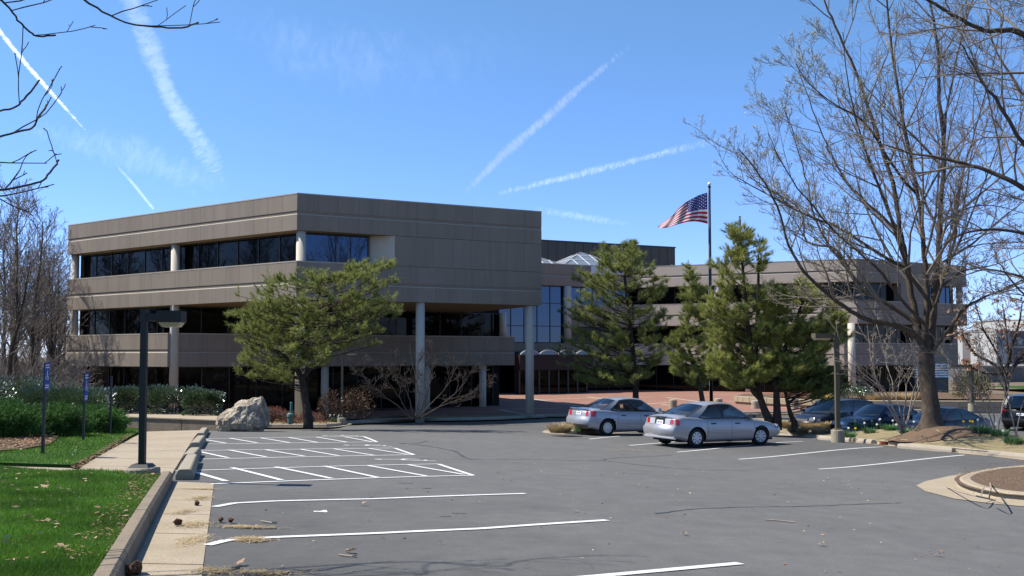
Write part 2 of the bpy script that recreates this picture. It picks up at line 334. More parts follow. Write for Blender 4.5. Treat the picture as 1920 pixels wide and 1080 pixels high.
def kerb_run(name, line, m, side=1, w=.15, h=.15, sec=3.0, gutter=0.0, mg=None, closed=False, base=0.0, joint=.012, taper=.03):
    """concrete kerb laid as separate sections along a world line; the kerb body lies on the given side (+1 left of travel)"""
    line = [Vector(p[:2]) for p in line]
    L = [0]; 
    for i in range(1,len(line)): L.append(L[-1]+(line[i]-line[i-1]).length)
    tot = L[-1]
    def P(s):
        s = min(max(s,0),tot); i = 1
        while i < len(L)-1 and L[i] < s: i += 1
        t = (s-L[i-1])/max(L[i]-L[i-1],1e-9); p = line[i-1].lerp(line[i],t)
        d0 = (line[i]-line[i-1]).normalized()
        if t > .5 and i < len(line)-1: d1 = (line[i+1]-line[i]).normalized(); d = d0.lerp(d1, t-.5)
        elif t < .5 and i > 1: d1 = (line[i-1]-line[i-2]).normalized(); d = d0.lerp(d1, .5-t)
        else: d = d0
        return p, d.normalized()
    g = MB(); k = max(2,int(tot/.8))
    vs = []
    for i in range(k+1):
        p, d = P(tot*i/k); nrm = Vector((-d.y,d.x))*side
        a = p - nrm*max(gutter,.02); c = p + nrm*w
        for q, dz in ((a,.008),(c,.008)): vs.append((q.x,q.y,gz(q.x,q.y)+dz+base))
    g.add(vs, [(2*i,2*i+2,2*i+3,2*i+1) if side < 0 else (2*i+1,2*i+3,2*i+2,2*i) for i in range(k)])
    root = g.build(name, mg or m); tag(root, kind='structure')
    ns = max(1, round(tot/sec))
    for j in range(ns):
        s0 = tot*j/ns+joint; s1 = tot*(j+1)/ns-joint; kk = max(2,int((s1-s0)/.5)); b = MB(); vs = []
        for i in range(kk+1):
            p, d = P(s0+(s1-s0)*i/kk); nrm = Vector((-d.y,d.x))*side
            z = gz(p.x,p.y)+base
            for o, dz in ((0,-.05),(taper*.6,h-.03),(taper+.015,h),(w-.01,h),(w,h-.02),(w,-.05)):
                q = p+nrm*o; vs.append((q.x,q.y,z+dz))
        n6 = 6
        fs = [(i*n6+c,(i+1)*n6+c,(i+1)*n6+(c+1)%n6,i*n6+(c+1)%n6) for i in range(kk) for c in range(n6)]
        if side > 0: fs = [tuple(reversed(f)) for f in fs]
        fs += [tuple(range(n6)), tuple(kk*n6+c for c in range(n6-1,-1,-1))]
        b.add(vs, fs); b.build('kerb_section', m, root)
    return root
# ================================================================== GROUND
def ground_base():
    xs = np.concatenate([[-3000,-1500,-800,-400,-200,-140],np.arange(-110,111,2.0),[140,200,400,800,1500,3000]])
    ys = np.concatenate([[-3000,-1000,-300,-100,-50],np.arange(-30,131,2.0),[160,220,400,800,1600,3500]])
    X, Y = np.meshgrid(xs, ys); Z = ground_z(X, Y) - .10
    n = len(xs); V = np.stack([X.ravel(),Y.ravel(),Z.ravel()],1)
    i, j = np.meshgrid(np.arange(n-1), np.arange(len(ys)-1)); a = (j*n+i).ravel()
    return link('ground', npmesh('ground', V, [np.stack([a,a+1,a+n+1,a+n],1)], M_soil))
tag(ground_base(), kind='structure')

# near kerb (left of the lot), from the walkway end towards the camera
kA = G(325,903).xy; kB = G(283,985).xy; kC = G(238,1080).xy; kD = kC + (kC-kB).normalized()*4.5
near_kerb = [kA, kB, kC, kD]
gA = G(402,905).xy; gB = G(392,985).xy; gC = G(379,1080).xy; gD = gC + (kD-kC)
# asphalt of the lot
P_lot = GXY((402,905),(318,905),(335,872),(352,842),(372,812),(385,808),(500,805.5),(613,805),(652,798),(769,792.5),(830,792),(930,790),(1023,785)) 
far1 = GXY((1200,786),(1350,783),(1480,780),(1560,779))
far1 += GXY((1750,777),(1850,776),(1990,775))
P_lot += far1 + [(60,46),(44,8),(16,-6),(1,-6)] + [tuple(gD),tuple(gC),tuple(gB)]
drape('asphalt_lot', P_lot, M_asphalt, 0.0, 1.0)
# gutter pan beside the near kerb
gut = [tuple(p) for p in (gA,gB,gC,gD)] + [tuple(p) for p in (kD,kC,kB,kA)]
pan = drape('gutter_pan', gut, M_concrete, -.012, .8)
cuts = [0,.17,.36,.56,.78,1.0]
def lerp_poly(pl, t):
    L = [0]
    for i in range(1,len(pl)): L.append(L[-1]+(pl[i]-pl[i-1]).length)
    s = t*L[-1]
    for i in range(1,len(pl)):
        if s <= L[i]+1e-9: return pl[i-1].lerp(pl[i], (s-L[i-1])/(L[i]-L[i-1]))
    return pl[-1]
gl = [gA,gB,gC,gD]; kl = near_kerb
def shrink(q, e):
    c = sum((Vector(p) for p in q), Vector((0,0)))/len(q); return [tuple(Vector(p)+(c-Vector(p)).normalized()*e) for p in q]
ts = [0,.10,.215,.33,.45,.58,.72,.86,1.0]
for i in range(len(ts)-1):
    q = [lerp_poly(gl,ts[i]),lerp_poly(gl,ts[i+1]),lerp_poly(kl,ts[i+1]),lerp_poly(kl,ts[i])]
    drape('gutter_slab', shrink(q,.012), M_concrete, .006, .8, parent=pan, kind=None)
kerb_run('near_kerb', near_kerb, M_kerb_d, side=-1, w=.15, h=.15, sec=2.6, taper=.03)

# walkway slabs beside the accessible bays
wl_ = [G(*p).xy for p in ((135,893),(160,872),(205,846),(250,822),(272,811))]; wr_ = [G(*p).xy for p in ((318,903),(335,872),(352,842),(372,812),(378,808))]
walk = drape('walkway', [tuple(p) for p in wl_] + [tuple(p) for p in reversed(wr_)], M_kerb, .0, 1.0)
tw = [0,.11,.23,.36,.5,.64,.82,1.0]
for i in range(len(tw)-1):
    q = [lerp_poly(wl_,tw[i]),lerp_poly(wl_,tw[i+1]),lerp_poly(wr_,tw[i+1]),lerp_poly(wr_,tw[i])]
    drape('slab', shrink(q,.02), M_concrete, .03, .8, parent=walk, kind=None, skirt=.03)
side = GXY((-500,872),(0,876),(132,880),(150,884),(135,893),(110,896),(0,886),(-500,880))
sw = drape('side_path', side, M_concrete, .02, 1.0)

# lawns
lawn_h = lambda x, y: 0*x
P_lawn1 = [tuple(kA+Vector((-.17,.0)))] + GXY((300,905),(240,900),(150,897),(110,897),(0,888),(-500,884),(-1600,884)) + [(-14,-4),(-3.0,-4)] + [(p.x-.17,p.y-.04) for p in (kD,kC,kB)]
drape('near_lawn', P_lawn1, M_lawn, .10, .8, skirt=.15)
P_lawn2 = GXY((-500,870),(0,874),(134,878),(160,868),(205,843),(250,819),(272,809),(200,806),(110,806),(0,800),(-500,800))
drape('far_lawn', P_lawn2, M_lawn, .06, 1.0, skirt=.1)
drape('mulch_bed', GXY((-300,822),(0,822),(60,822),(108,828),(92,840),(40,850),(0,853),(-300,862)), M_mulch, .09, .8)

# planting bed in front of the building, behind the lot
bed_front = [G(*p).xy for p in ((372,806),(385,803),(500,801),(613,801),(640,798),(652,794),(769,788.5),(830,788),(930,786),(1023,781.5))]
bed_back = GXY((1023,781),(930,782),(860,783),(800,783),(700,785),(640,786),(560,787),(470,788),(415,790),(390,796),(372,803))
P_bed = [tuple(p) for p in bed_front] + bed_back
bed_h = lambda x, y: .12*np.clip(dist_edge(P_bed, x, y)/1.5, 0, 1)
drape('planting_bed', P_bed, M_dead, .13, .8, hf=bed_h)
drape('bed_mulch', GXY((470,797),(560,797.5),(640,795),(700,789.5),(800,787),(800,785),(700,786.5),(600,788),(500,791)), M_mulch, .23, .8)
kerb_run('far_kerb', [(p.x,p.y-.15) for p in bed_front], M_kerb, side=1, w=.15, h=.16, sec=3.0, gutter=.35)

# long island between the bays and the drive
kh1 = G(1480,817).xy; kh2 = G(1920,861).xy; kdir = (kh2-kh1).normalized(); across = Vector((-kdir.y, kdir.x))
if across.x < 0: across = -across
stall = Vector((.826,.564))
nose = G(1048,813).xy; n2 = G(1075,817).xy; n3 = G(1250,806).xy
isl_front = [G(1300,806).xy, kh1, G(1560,825).xy, G(1690,838).xy, G(1800,849).xy, kh2, kh2+kdir*6]
end_isl = smooth_line([G(1240,800).xy, G(1100,803).xy, G(1045,806).xy, G(1030,810).xy, G(1045,813.5).xy, G(1110,814).xy, G(1200,809).xy, G(1290,804).xy], 5)
isl_front_full = end_isl + smooth_line([G(1400,811).xy, kh1, G(1560,825).xy, G(1690,838).xy, G(1800,849).xy, kh2, kh2+kdir*6], 3)
back = [kh2+kdir*6+stall*6.0, kh2+stall*6.0, kh1+stall*5.4, kh1-kdir*4+stall*5.2, kh1-kdir*8.0+stall*4.4, kh1-kdir*9.5+stall*1.5, G(1240,800).xy+Vector((.1,.4))]
P_isl = [tuple(p) for p in isl_front_full] + [tuple(p) for p in back]
TREE_XY = at(1745,797,31.6).xy
isl_h = lambda x, y: .34*np.clip(dist_edge(P_isl, x, y)/2.2, 0, 1)**1.2 * np.clip((np.asarray(x)-8.5)/3.5, 0, 1) + .38*np.exp(-((np.asarray(x)-TREE_XY.x)**2+(np.asarray(y)-TREE_XY.y)**2)/1.5**2)*np.clip(dist_edge(P_isl, x, y)/1.0, 0, 1)
drape('island_ground', P_isl, M_dead, .12, .6, hf=isl_h)
def disc(cx, cy, r, n=28, wob=.12, sy=1.0):
    return [(cx+r*(1+random.uniform(-wob,wob))*math.cos(2*math.pi*i/n), cy+sy*r*(1+random.uniform(-wob,wob))*math.sin(2*math.pi*i/n)) for i in range(n)]
drape('tree_mulch_mound', disc(TREE_XY.x+.35, TREE_XY.y+.1, 1.75, sy=.95), M_mulch, .135, .35, hf=isl_h)
kerb_run('island_kerb', isl_front_full, M_kerb, side=1, w=.16, h=.14, sec=3.0, gutter=.28, mg=M_concrete)
isl_kerb_obj = None
kerb_run('drive_kerb', [Vector(p) for p in back], M_kerb, side=1, w=.15, h=.14, sec=3.0)

# near-right island with its apron
c2 = [G(*p).xy for p in ((2400,868),(1925,883),(1850,889),(1808,897),(1790,907),(1797,917),(1822,927),(1870,937),(1925,943),(2400,985))]
c2s = smooth_line(c2, 5)
ap = GXY((2400,860),(1925,872),(1850,880),(1780,893),(1735,903),(1718,911),(1735,922),(1790,936),(1860,945),(1925,951),(2400,998))
drape('island_apron', ap, M_concrete, .010, .8)
drape('island_soil', [tuple(p) for p in c2s], M_mulch, .11, .6, hf=lambda x, y: .1*np.clip(dist_edge([tuple(p) for p in c2s], x, y)/1.2,0,1))
kerb_run('right_island_kerb', c2s, M_concrete, side=1, w=.3, h=.14, sec=2.4, taper=.12)

# plaza behind the drive: brick field and concrete bands
pl_front = [G(*p).xy for p in ((930,783.5),(1023,779.5),(1200,779),(1350,776),(1480,774),(1560,773))]
P_pl = [tuple(p) for p in pl_front] + GXY((1750,771),(1950,769)) + [(46,76),(46,84),(44,104),(10,100),(-6,90),(-14,72),(-24,68),(-21,60),(-12,56)]
drape('brick_plaza', P_pl, M_brick, .14, 1.5)
kerb_run('plaza_kerb', [G(*p).xy for p in ((640,786),(769,784.5),(930,784.5),(1023,780.5),(1200,780),(1350,777),(1480,775),(1560,774),(1750,772),(1990,770))], M_kerb, side=1, w=.3, h=.15, sec=3.0, gutter=.4)
pb = MB()
def band(p, q, w=.35):
    a = G(*p, .145).xy; b = G(*q, .145).xy; strip(pb, a, b, w, .148, .8)
for p, q in (((935,768),(1040,766)),((938,768),(1000,780)),((940,751),(1040,749)),((1000,748),(1090,762)),((1040,748),(1230,744)),((1250,745),(1365,760)),((1240,758),(1310,766)),
             ((1360,752),(1440,755)),((1240,741.5),(1400,740)),((1100,744),(1165,752)),((1180,760),(1260,754)),((1450,764),(1560,766))): band(p, q)
pbo = pb.build('paving_band', M_ledge); tag(pbo, kind='structure')
strip_mb = MB()

# far road on the right with a yellow edge line
fr_ = MB(); fr_.add([(44,84,.3),(150,92,.3),(150,125,.3),(46,116,.3)], [(0,1,2,3)])
far_road = drape('far_road', [(46,84),(60,74),(150,78),(150,104),(60,98)], M_asphalt2, .12, 6)
lm = MB(); lm.box(0,1,0,1,0,1)
drape('far_verge', [(58,104),(150,110),(150,134),(58,120)], M_lawn, .3, 8)
yl = mat('yellow_paint', (.65,.45,.04), .6)
ylb = MB(); strip(ylb, (56,97.6), (148,103.4), .45, .135, 3.0); tag(ylb.build('yellow_line', yl), kind='structure')

# ------------------------------------------------------------------ painted lines (each a thin sheet of its own on the asphalt)
def line_obj(name, pts, w=.10, off=.007):
    b = MB()
    for i in range(len(pts)-1): strip(b, pts[i], pts[i+1], w, off, .5)
    o = b.build(name, M_paint); tag(o, kind='structure'); return o
for pts in ([(1130,1080.5),(1262,1068.5),(1388,1057)], [(388,1023),(425,1014),(520,1008),(700,1001),(900,992),(1138,976)], [(402,951),(440,944),(520,940),(700,936),(985,926)]):
    if pts[0][0] == 1130: pts = [(900,1101)] + pts
    line_obj('bay_line', [G(*p).xy for p in pts])
for a, b in (((1270,848),(1505,828)),((1385,861.5),(1655,838)),((1535,880),(1808,853.5)),((1105,823.5),(1330,809)),((1180,835.5),(1300,826)),((1255,832),(1290,829.5))):
    if a[0] == 1255: continue
    line_obj('bay_line', [G(*a).xy, G(*b).xy])
def hatch(corners, stripes, n1='hatched_zone'):
    # corners: bottom-left, bottom-tip, top-right, top-left (pixels)
    b = MB(); P = [G(*c).xy for c in corners]
    for i, w in ((0,.10),(1,.10),(2,.10)): strip(b, P[i], P[i+1], w, .007+.0006*i, .5)
    for (p, q) in stripes: strip(b, G(*p).xy, G(*q).xy, .10, .0095, .5)
    o = b.build(n1, M_paint); tag(o, kind='structure')
hatch([(396,908),(887,892),(822,870.5),(322,884)], [((362,885),(424,903)),((435,877.5),(528,901)),((517,876),(622,898)),((608,874.5),(710,896.5)),((690,873.5),(800,893.5)),((765,872),(870,890.5))])
hatch([(372,861.5),(776,853),(740,840.5),(352,845.5)], [((364,845),(428,859)),((428,844),(500,857.5)),((497,843.5),(571,856)),((562,842.5),(635,855)),((625,842),(700,854)),((690,841),(765,852.5))])
hatch([(380,833),(707,829),(682,818.8),(367,823)], [((372,822.8),(424,831.5)),((430,822),(483,831)),((488,821.4),(543,830.5)),((541,820.7),(595,830)),((593,820),(650,829.5)),((645,819.3),(697,828.8))])
def wheelchair(px, py, s):
    c = G(px, py).xy; u = Vector((.84,.54)); v = Vector((-u.y,u.x)); b = MB()
    def W(a, d): return c + u*a*s + v*d*s
    ring = [W(.18+.26*math.cos(t), .26*math.sin(t)) for t in np.linspace(.6, 2*math.pi-.3, 18)]
    for i in range(17): strip(b, ring[i], ring[i+1], .07*s, .008, .5)
    for a, d in ((W(.05,.1),W(-.45,.14)),(W(-.08,.1),W(-.1,-.16)),(W(-.1,-.16),W(.25,-.2)),(W(.25,-.2),W(.36,-.42)),(W(.36,-.42),W(.5,-.4))): strip(b, a, d, .08*s, .0088, .5)
    hd = [W(-.58+.1*math.cos(t), .15+.1*math.sin(t)) for t in np.linspace(0, 2*math.pi, 13)[:-1]]
    b.add([(p.x,p.y,gz(p.x,p.y)+.0084) for p in hd], [tuple(range(12))])
    o = b.build('wheelchair_marking', M_paint); tag(o, kind='structure')
wheelchair(762,862.5,1.0); wheelchair(692,835.5,1.0); wheelchair(645,817.3,1.0)
def crack(pts, w=.05):
    P = smooth_line([G(*p).xy for p in pts], 6); b = MB()
    P = [p+Vector((random.uniform(-.02,.02),random.uniform(-.02,.02))) for p in P]
    for i in range(len(P)-1): strip(b, P[i], P[i+1], w*random.uniform(.5,1.3), .004, 1)
    o = b.build('sealed_crack', M_seal); tag(o, kind='structure')
crack([(1232,963),(1300,955),(1400,951),(1500,950),(1600,946),(1690,943)], .04)
crack([(750,831),(800,836),(850,846),(878,860),(900,862)], .06); crack([(745,832),(780,832),(800,827)], .05)
crack([(780,860),(900,862),(1000,862),(1120,864),(1135,861)], .05); crack([(1130,861),(1190,857),(1260,854)], .05); crack([(1135,864),(1200,872),(1290,880),(1400,883)], .05)
# ================================================================== BUILDINGS
class Face:
    """vertical frame: s along the wall (left to right seen from outside), o outwards, e height above the camera's eye"""
    def __init__(s, O, u): s.O = Vector(O); s.u = Vector(u).normalized(); s.n = Vector((s.u.y,-s.u.x)); s.ang = math.atan2(s.u.y,s.u.x)
    def p(s, a, o, e): q = s.O + s.u*a + s.n*o; return Vector((q.x,q.y,EYE+e))
    def s_at(s, px, o=0.0):
        r = ray(px, 600); k = r.x/r.y; q = s.O + s.n*o   # (q.x+u.x t) = k (q.y+u.y t)
        return (k*q.y-q.x)/(s.u.x-k*s.u.y)
def fbox(mb, F_, s0, s1, o0, o1, e0, e1):
    mb.hexa([F_.p(s0,o1,e0),F_.p(s1,o1,e0),F_.p(s1,o0,e0),F_.p(s0,o0,e0),F_.p(s0,o1,e1),F_.p(s1,o1,e1),F_.p(s1,o0,e1),F_.p(s0,o0,e1)]); return mb
def piece(name, m, root, F_, s0, s1, o0, o1, e0, e1, bev=0.0, tilt=0.0):
    c = F_.p((s0+s1)/2,(o0+o1)/2,(e0+e1)/2) - root.location
    o = link(name, box_mesh(s1-s0,o1-o0,e1-e0,m,bev), root, c, (tilt,0,F_.ang + tilt*.6)); return o
WM = [M_wall, M_wall, M_wall2, M_wall3]; WM_BLOCK = list(WM)
def wall_band(root, F_, s0, s1, et, eb, er=None, depth=.9, step=1.28, gap=.007, endcap=True, top=True):
    """one spandrel: two rows of aggregate panels with a sloped ledge between them, on a concrete core"""
    b = MB(); fbox(b, F_, s0, s1, -depth, -.13, eb+.01, et-.01); b.build('band_core', M_soffit, root)
    er = er if er is not None else (et+eb)/2
    n = max(1, round((s1-s0)/step)); w = (s1-s0)/n
    for i in range(n):
        a, c = s0+i*w+gap/2, s0+(i+1)*w-gap/2
        m = random.choice(WM)
        piece('panel', m, root, F_, a, c, -.14, 0, er+.02, et-.07, .003)
        piece('panel', random.choice([m, random.choice(WM)]), root, F_, a, c, -.14, 0, eb, er-.20, .003)
    j = MB(); fbox(j, F_, s0, s1, -.135, -.035, eb+.02, et-.08); j.build('joint_backing', M_joint, root)
    l = MB(); l.add([F_.p(s0,.004,er-.20),F_.p(s1,.004,er-.20),F_.p(s1,-.10,er-.07),F_.p(s0,-.10,er-.07),F_.p(s0,-.13,er-.20),F_.p(s1,-.13,er-.20)], [(0,1,2,3),(0,4,5,1),(0,3,4),(1,5,2),(3,2,5,4)])
    l.build('ledge', M_ledge, root)
    if top:
        t = MB(); fbox(t, F_, s0-.01, s1+.01, -depth-.02, .012, et-.068, et); t.build('coping', M_ledge, root)
def glazing(root, F_, s0, s1, et, eb, o=-.75, step=1.5, m=None, trans=None, mw=.06, name='window'):
    n = max(1, round((s1-s0)/step)); w = (s1-s0)/n; mm = MB()
    for i in range(n):
        piece(name, m or M_glass, root, F_, s0+i*w+mw/2, s0+(i+1)*w-mw/2, o-.03, o, eb+.05, et-.09, 0, random.uniform(-.0016,.0016))
    for i in range(n+1):
        piece('mullion', M_mull, root, F_, s0+i*w-mw/2, s0+i*w+mw/2, o-.05, o+.05, eb, et)
    fbox(mm, F_, s0, s1, o-.045, o+.04, et-.09, et-.004); fbox(mm, F_, s0, s1, o-.045, o+.04, eb, eb+.05)
    for z in (trans or []): fbox(mm, F_, s0, s1, o-.045, o+.04, z-.04, z+.04)
    mm.build('window_frame', M_mull, root)
def column(root, x, y, z0, z1, r=.27):
    b = MB(); b.lathe([(r,0),(r,z1-z0)], 20); b.smooth = False
    me = b.mesh('column', M_column); me.polygons.foreach_set('use_smooth', [len(p.vertices)==4 for p in me.polygons])
    return link('column', me, root, Vector((x,y,z0))-root.location)

# ---- the near office block
C = Vector((-12.42,55.2)); uR = Vector((.896,.4447)).normalized(); uL = Vector((.820,-.572)).normalized()
LEN_L = 23.85; Lend = C - uL*LEN_L
FL = Face(Lend, uL); FR = Face(C, uR); LEN_R = 16.02
sL = FL.s_at(315); PL = FL.O + FL.u*sL; FR2 = Face(PL, uR); LEN_R2 = FR2.s_at(965)
E_ROOF, E_B1, E_B2T, E_B2R, E_B2B, E_B3T, E_B3B = 9.46, 7.30, 5.52, 4.39, 3.30, 1.50, -.68
E_R1 = 8.40; GROUND_E = -4.0
blk = empty('office_building', (C.x, C.y, 0), 'nearer three storey office block of tan aggregate concrete bands with ribbon windows', 'building')
# left face
wall_band(blk, FL, 0, LEN_L, E_ROOF, E_B1, E_R1); wall_band(blk, FL, 0, LEN_L, E_B2T, E_B2B, E_B2R); wall_band(blk, FL, 0, sL, E_B3T, E_B3B, .42)
# right face: roof band, middle band, closed wall to the right of the window
s_w1 = FR.s_at(690, -.9); s_w2 = FR.s_at(740)
wall_band(blk, FR, 0, LEN_R, E_ROOF, E_B1, E_R1); wall_band(blk, FR, 0, LEN_R, E_B2T, E_B2B, E_B2R, top=False)
tb = MB(); fbox(tb, FR, 0, s_w2, -.92, .012, E_B2T-.068, E_B2T); tb.build('coping', M_ledge, blk)
n = round((LEN_R-s_w2)/1.28); w = (LEN_R-s_w2)/n
for i in range(n): piece('panel', random.choice(WM), blk, FR, s_w2+i*w+.004, s_w2+(i+1)*w-.004, -.14, 0, E_B2T-.05, E_B1-.02, .003)
cb = MB(); fbox(cb, FR, s_w2+.01, LEN_R, -.9, -.13, E_B2T-.07, E_B1+.02); cb.build('wall_core', M_wall2, blk)
sp = MB(); sp.hexa([FR.p(s_w2-.02,-.02,E_B2T),FR.p(s_w2+.1,-.06,E_B2T),FR.p(s_w2+.1,-1.1,E_B2T),FR.p(s_w1+.05,-1.1,E_B2T),FR.p(s_w2-.02,-.02,E_B1),FR.p(s_w2+.1,-.06,E_B1),FR.p(s_w2+.1,-1.1,E_B1),FR.p(s_w1+.05,-1.1,E_B1)])
sp.build('splayed_wall', M_column, blk)
glazing(blk, FR, .55, s_w1, E_B1, E_B2T, o=-.95, step=2.1, m=M_glass_b, mw=.09)
wall_band(blk, FR2, 0, LEN_R2, E_B3T, E_B3B, .42)
# windows
sg_ = max(.1, FL.s_at(151,-.95))
glazing(blk, FL, sg_, LEN_L-.55, E_B1, E_B2T, o=-.95, step=1.9)
sg2_ = sg_; glazing(blk, FL, sg_, sL-.6, E_B2B, E_B3T, o=-.95, step=1.9)
glazing(blk, FR2, .5, LEN_R2-.6, E_B2B, E_B3T, o=-1.0, step=1.75)
glazing(blk, FL, sg_, sL-.6, E_B3B, GROUND_E, o=-.95, step=1.9)
glazing(blk, FR2, .5, LEN_R2-1.4, E_B3B, GROUND_E+.2, o=-.95, step=1.75)
# cores and roof
def poly_back(pts, d): return [(p.x,p.y) for p in pts] + [(pts[-1].x-6, pts[-1].y+d), (pts[0].x+8, pts[0].y+d)]
def off(F_, s_, o): q = F_.O+F_.u*s_+F_.n*o; return q
def corner_in(A, B, o):
    p, q = A.O+A.n*o, B.O+B.n*o; d = A.u.x*B.u.y-A.u.y*B.u.x; w_ = q-p; t = (w_.x*B.u.y-w_.y*B.u.x)/d; return p+A.u*t
co = MB()
cin = off(FR, .3, -1.15); 
co.prism([tuple(off(FL,.9,-1.06)), tuple(corner_in(FL,FR,-1.06)), tuple(off(FR,LEN_R-.4,-1.06)), tuple(off(FR,LEN_R-.4,-24)), tuple(off(FL,.9,-20))], EYE+E_B2B+.35, EYE+E_ROOF-.4)
co.prism([tuple(off(FL,.9,-1.06)), tuple(corner_in(FL,FR2,-1.06)), tuple(off(FR2,LEN_R2-.8,-1.06)), tuple(off(FR2,LEN_R2-.8,-14)), tuple(off(FL,.9,-18))], -.3, EYE+E_B2B+.3)
co.build('inner_core', M_core, blk)
so = MB()
for e, th in ((E_B1,.25),(E_B2B,.3)):
    so.prism([tuple(off(FL,.02,-.2)), tuple(off(FL,LEN_L-.02,-.2)+FR.n*0), tuple(off(FR,LEN_R-.02,-.2)), tuple(off(FR,LEN_R-.02,-18)), tuple(off(FL,.02,-18))], EYE+e+.004, EYE+e+th)
so.prism([tuple(off(FL,.02,-.2)), tuple(off(FL,sL-.02,-.2)), tuple(off(FR2,LEN_R2-.02,-.2)), tuple(off(FR2,LEN_R2-.02,-12)), tuple(off(FL,.02,-16))], EYE+E_B3B+.004, EYE+E_B3B+.28)
so.build('soffit', M_soffit, blk)
rf = MB(); rf.prism([tuple(off(FL,.3,-.5)), tuple(off(FL,LEN_L-.2,-.6)), tuple(off(FR,LEN_R-.3,-.5)), tuple(off(FR,LEN_R-.3,-24)), tuple(off(FL,.3,-20))], EYE+E_ROOF-.4, EYE+E_ROOF-.25); rf.build('roof', M_roof, blk)
# right flank of the upper block and left flank
for Fx, s_, sg, mlow in ((FR, LEN_R, 1, E_B2B),(FL, 0, -1, E_B2B)):
    fl = MB(); fbox(fl, Fx, s_-.25 if sg > 0 else s_, s_ if sg > 0 else s_+.25, -18, -.91, E_B1, E_ROOF-.02); fbox(fl, Fx, s_-.25 if sg > 0 else s_, s_ if sg > 0 else s_+.25, -18, -.91, E_B2B, E_B2T if sg < 0 else E_B1); fl.build('flank_wall', M_wall2, blk)
# columns
for px, z1, o in ((139,E_B1,-.5),(327.5,E_B1,-.42)):
    s_ = FL.s_at(px, o); q = off(FL, s_, o); column(blk, q.x, q.y, 0, EYE+z1-.004, .28)
q = off(FR, .35, -.42); column(blk, q.x, q.y, 0, EYE+E_B1-.003, .28)
for px in (788,993):
    s_ = FR.s_at(px, -.35); q = off(FR, s_, -.35); column(blk, q.x, q.y, -.1, EYE+E_B2B-.004, .275)
s_ = FR2.s_at(943, -.5); q = off(FR2, s_, -.5); column(blk, q.x, q.y, EYE+E_B3T, EYE+E_B2B+.01, .27)
for px in (610,800,905):
    s_ = FR2.s_at(px, -.5); q = off(FR2, s_, -.5); column(blk, q.x, q.y, -.1, EYE+E_B3B+.01, .27)

# ---- link between the blocks, with the entrance
M0 = Vector((3.0,95.0)); FM = Face(M0, uR); W0 = Vector((12.6,99.2)); W1c = Vector((32.6,90.6))
lnk = empty('entrance_link', (M0.x, M0.y, 0), 'shaded entrance link with tall curtain wall between the two office blocks', 'building')
sM = FM.s_at(1205); wall_band(lnk, FM, -12, sM, 9.26, 7.05, 8.2, step=1.3)
sc = FM.s_at(1066, 0)
glazing(lnk, FM, -12, sc-.4, 7.05, 1.35, o=-.5, step=1.45, m=M_glass_b, trans=[5.3,3.0], mw=.09)
wall_band(lnk, FM, sc+.4, sM, 5.2, 3.0, 4.1, step=1.3); glazing(lnk, FM, sc+.5, sM, 7.05, 5.2, o=-.8, step=1.5, m=M_glass_b); glazing(lnk, FM, sc+.5, sM, 3.0, 1.2, o=-.8, step=1.5)
wall_band(lnk, FM, sc+.4, sM, 1.2, -.9, .2, step=1.3)
q = off(FM, sc, -.2); column(lnk, q.x, q.y, EYE+1.3, EYE+7.05, .4)
b = MB(); fbox(b, FM, -12, sc+.35, -1, 0, .35, 1.3); b.build('spandrel', M_wall2, lnk)
b = MB(); fbox(b, FM, -13, sM+8, -14, -1.0, -4, 8.9); b.build('inner_core', M_core, lnk)
glazing(lnk, FM, -12, sM+1, .3, -3.6, o=-.9, step=1.6)
b = MB(); fbox(b, FM, -13, sM+6, -16, -.95, 8.9, 9.05); b.build('roof', M_roof, lnk)
# entrance canopy: row of shallow arched lights over a dark red fascia
FE = Face(at(975,700,89.0).xy, uR)
ent = empty('entrance_canopy', (FE.O.x, FE.O.y, 0), 'dark red entrance canopy with small white edged arches above the glass doors', 'canopy')
M_red = mat('dark_red_fascia', (.018,.009,.008), .6, .3); M_white = mat('white_enamel', (.34,.34,.33), .4, .4)
sE = FE.s_at(1112)
b = MB(); fbox(b, FE, 0, sE, -1.2, 0, -1.3, .15); b.build('fascia', M_red, ent)
na = 4; w = sE/na
for i in range(na):
    a0 = i*w; v = []; v2 = []
    for k in range(9):
        t = k/8; h = .15+.38*math.sin(math.pi*t)**.8
        v += [FE.p(a0+w*t,.12,.15),FE.p(a0+w*t,.12,h+.0),FE.p(a0+w*t,-3.5,h)]
    bb = MB(); bb.add(v, [(3*k,3*k+3,3*k+4,3*k+1) for k in range(8)] + [(3*k+1,3*k+4,3*k+5,3*k+2) for k in range(8)]); bb.build('arched_light', M_glass_b, ent)
    bb = MB()
    for k in range(8):
        t, t2 = k/8, (k+1)/8; h = .15+.38*math.sin(math.pi*t)**.8; h2 = .15+.38*math.sin(math.pi*t2)**.8
        bb.hexa([FE.p(a0+w*t,.2,h-.02),FE.p(a0+w*t2,.2,h2-.02),FE.p(a0+w*t2,.02,h2-.02),FE.p(a0+w*t,.02,h-.02),FE.p(a0+w*t,.2,h+.1),FE.p(a0+w*t2,.2,h2+.1),FE.p(a0+w*t2,.02,h2+.1),FE.p(a0+w*t,.02,h+.1)])
    bb.build('arch_rim', M_white, ent)
nd = 7; w = (sE-.6)/nd
for i in range(nd):
    piece('glass_door', M_glass, ent, FE, .3+i*w+.08, .3+(i+1)*w-.08, -.8, -.76, -3.65, -1.35)
for i in range(nd+1): piece('door_post', M_mull, ent, FE, .3+i*w-.08, .3+i*w+.08, -.85, -.68, -3.8, -1.3)
b = MB(); fbox(b, FE, 0, sE, -1.15, -.9, -4, -1.3); b.build('back_wall', M_core, ent)

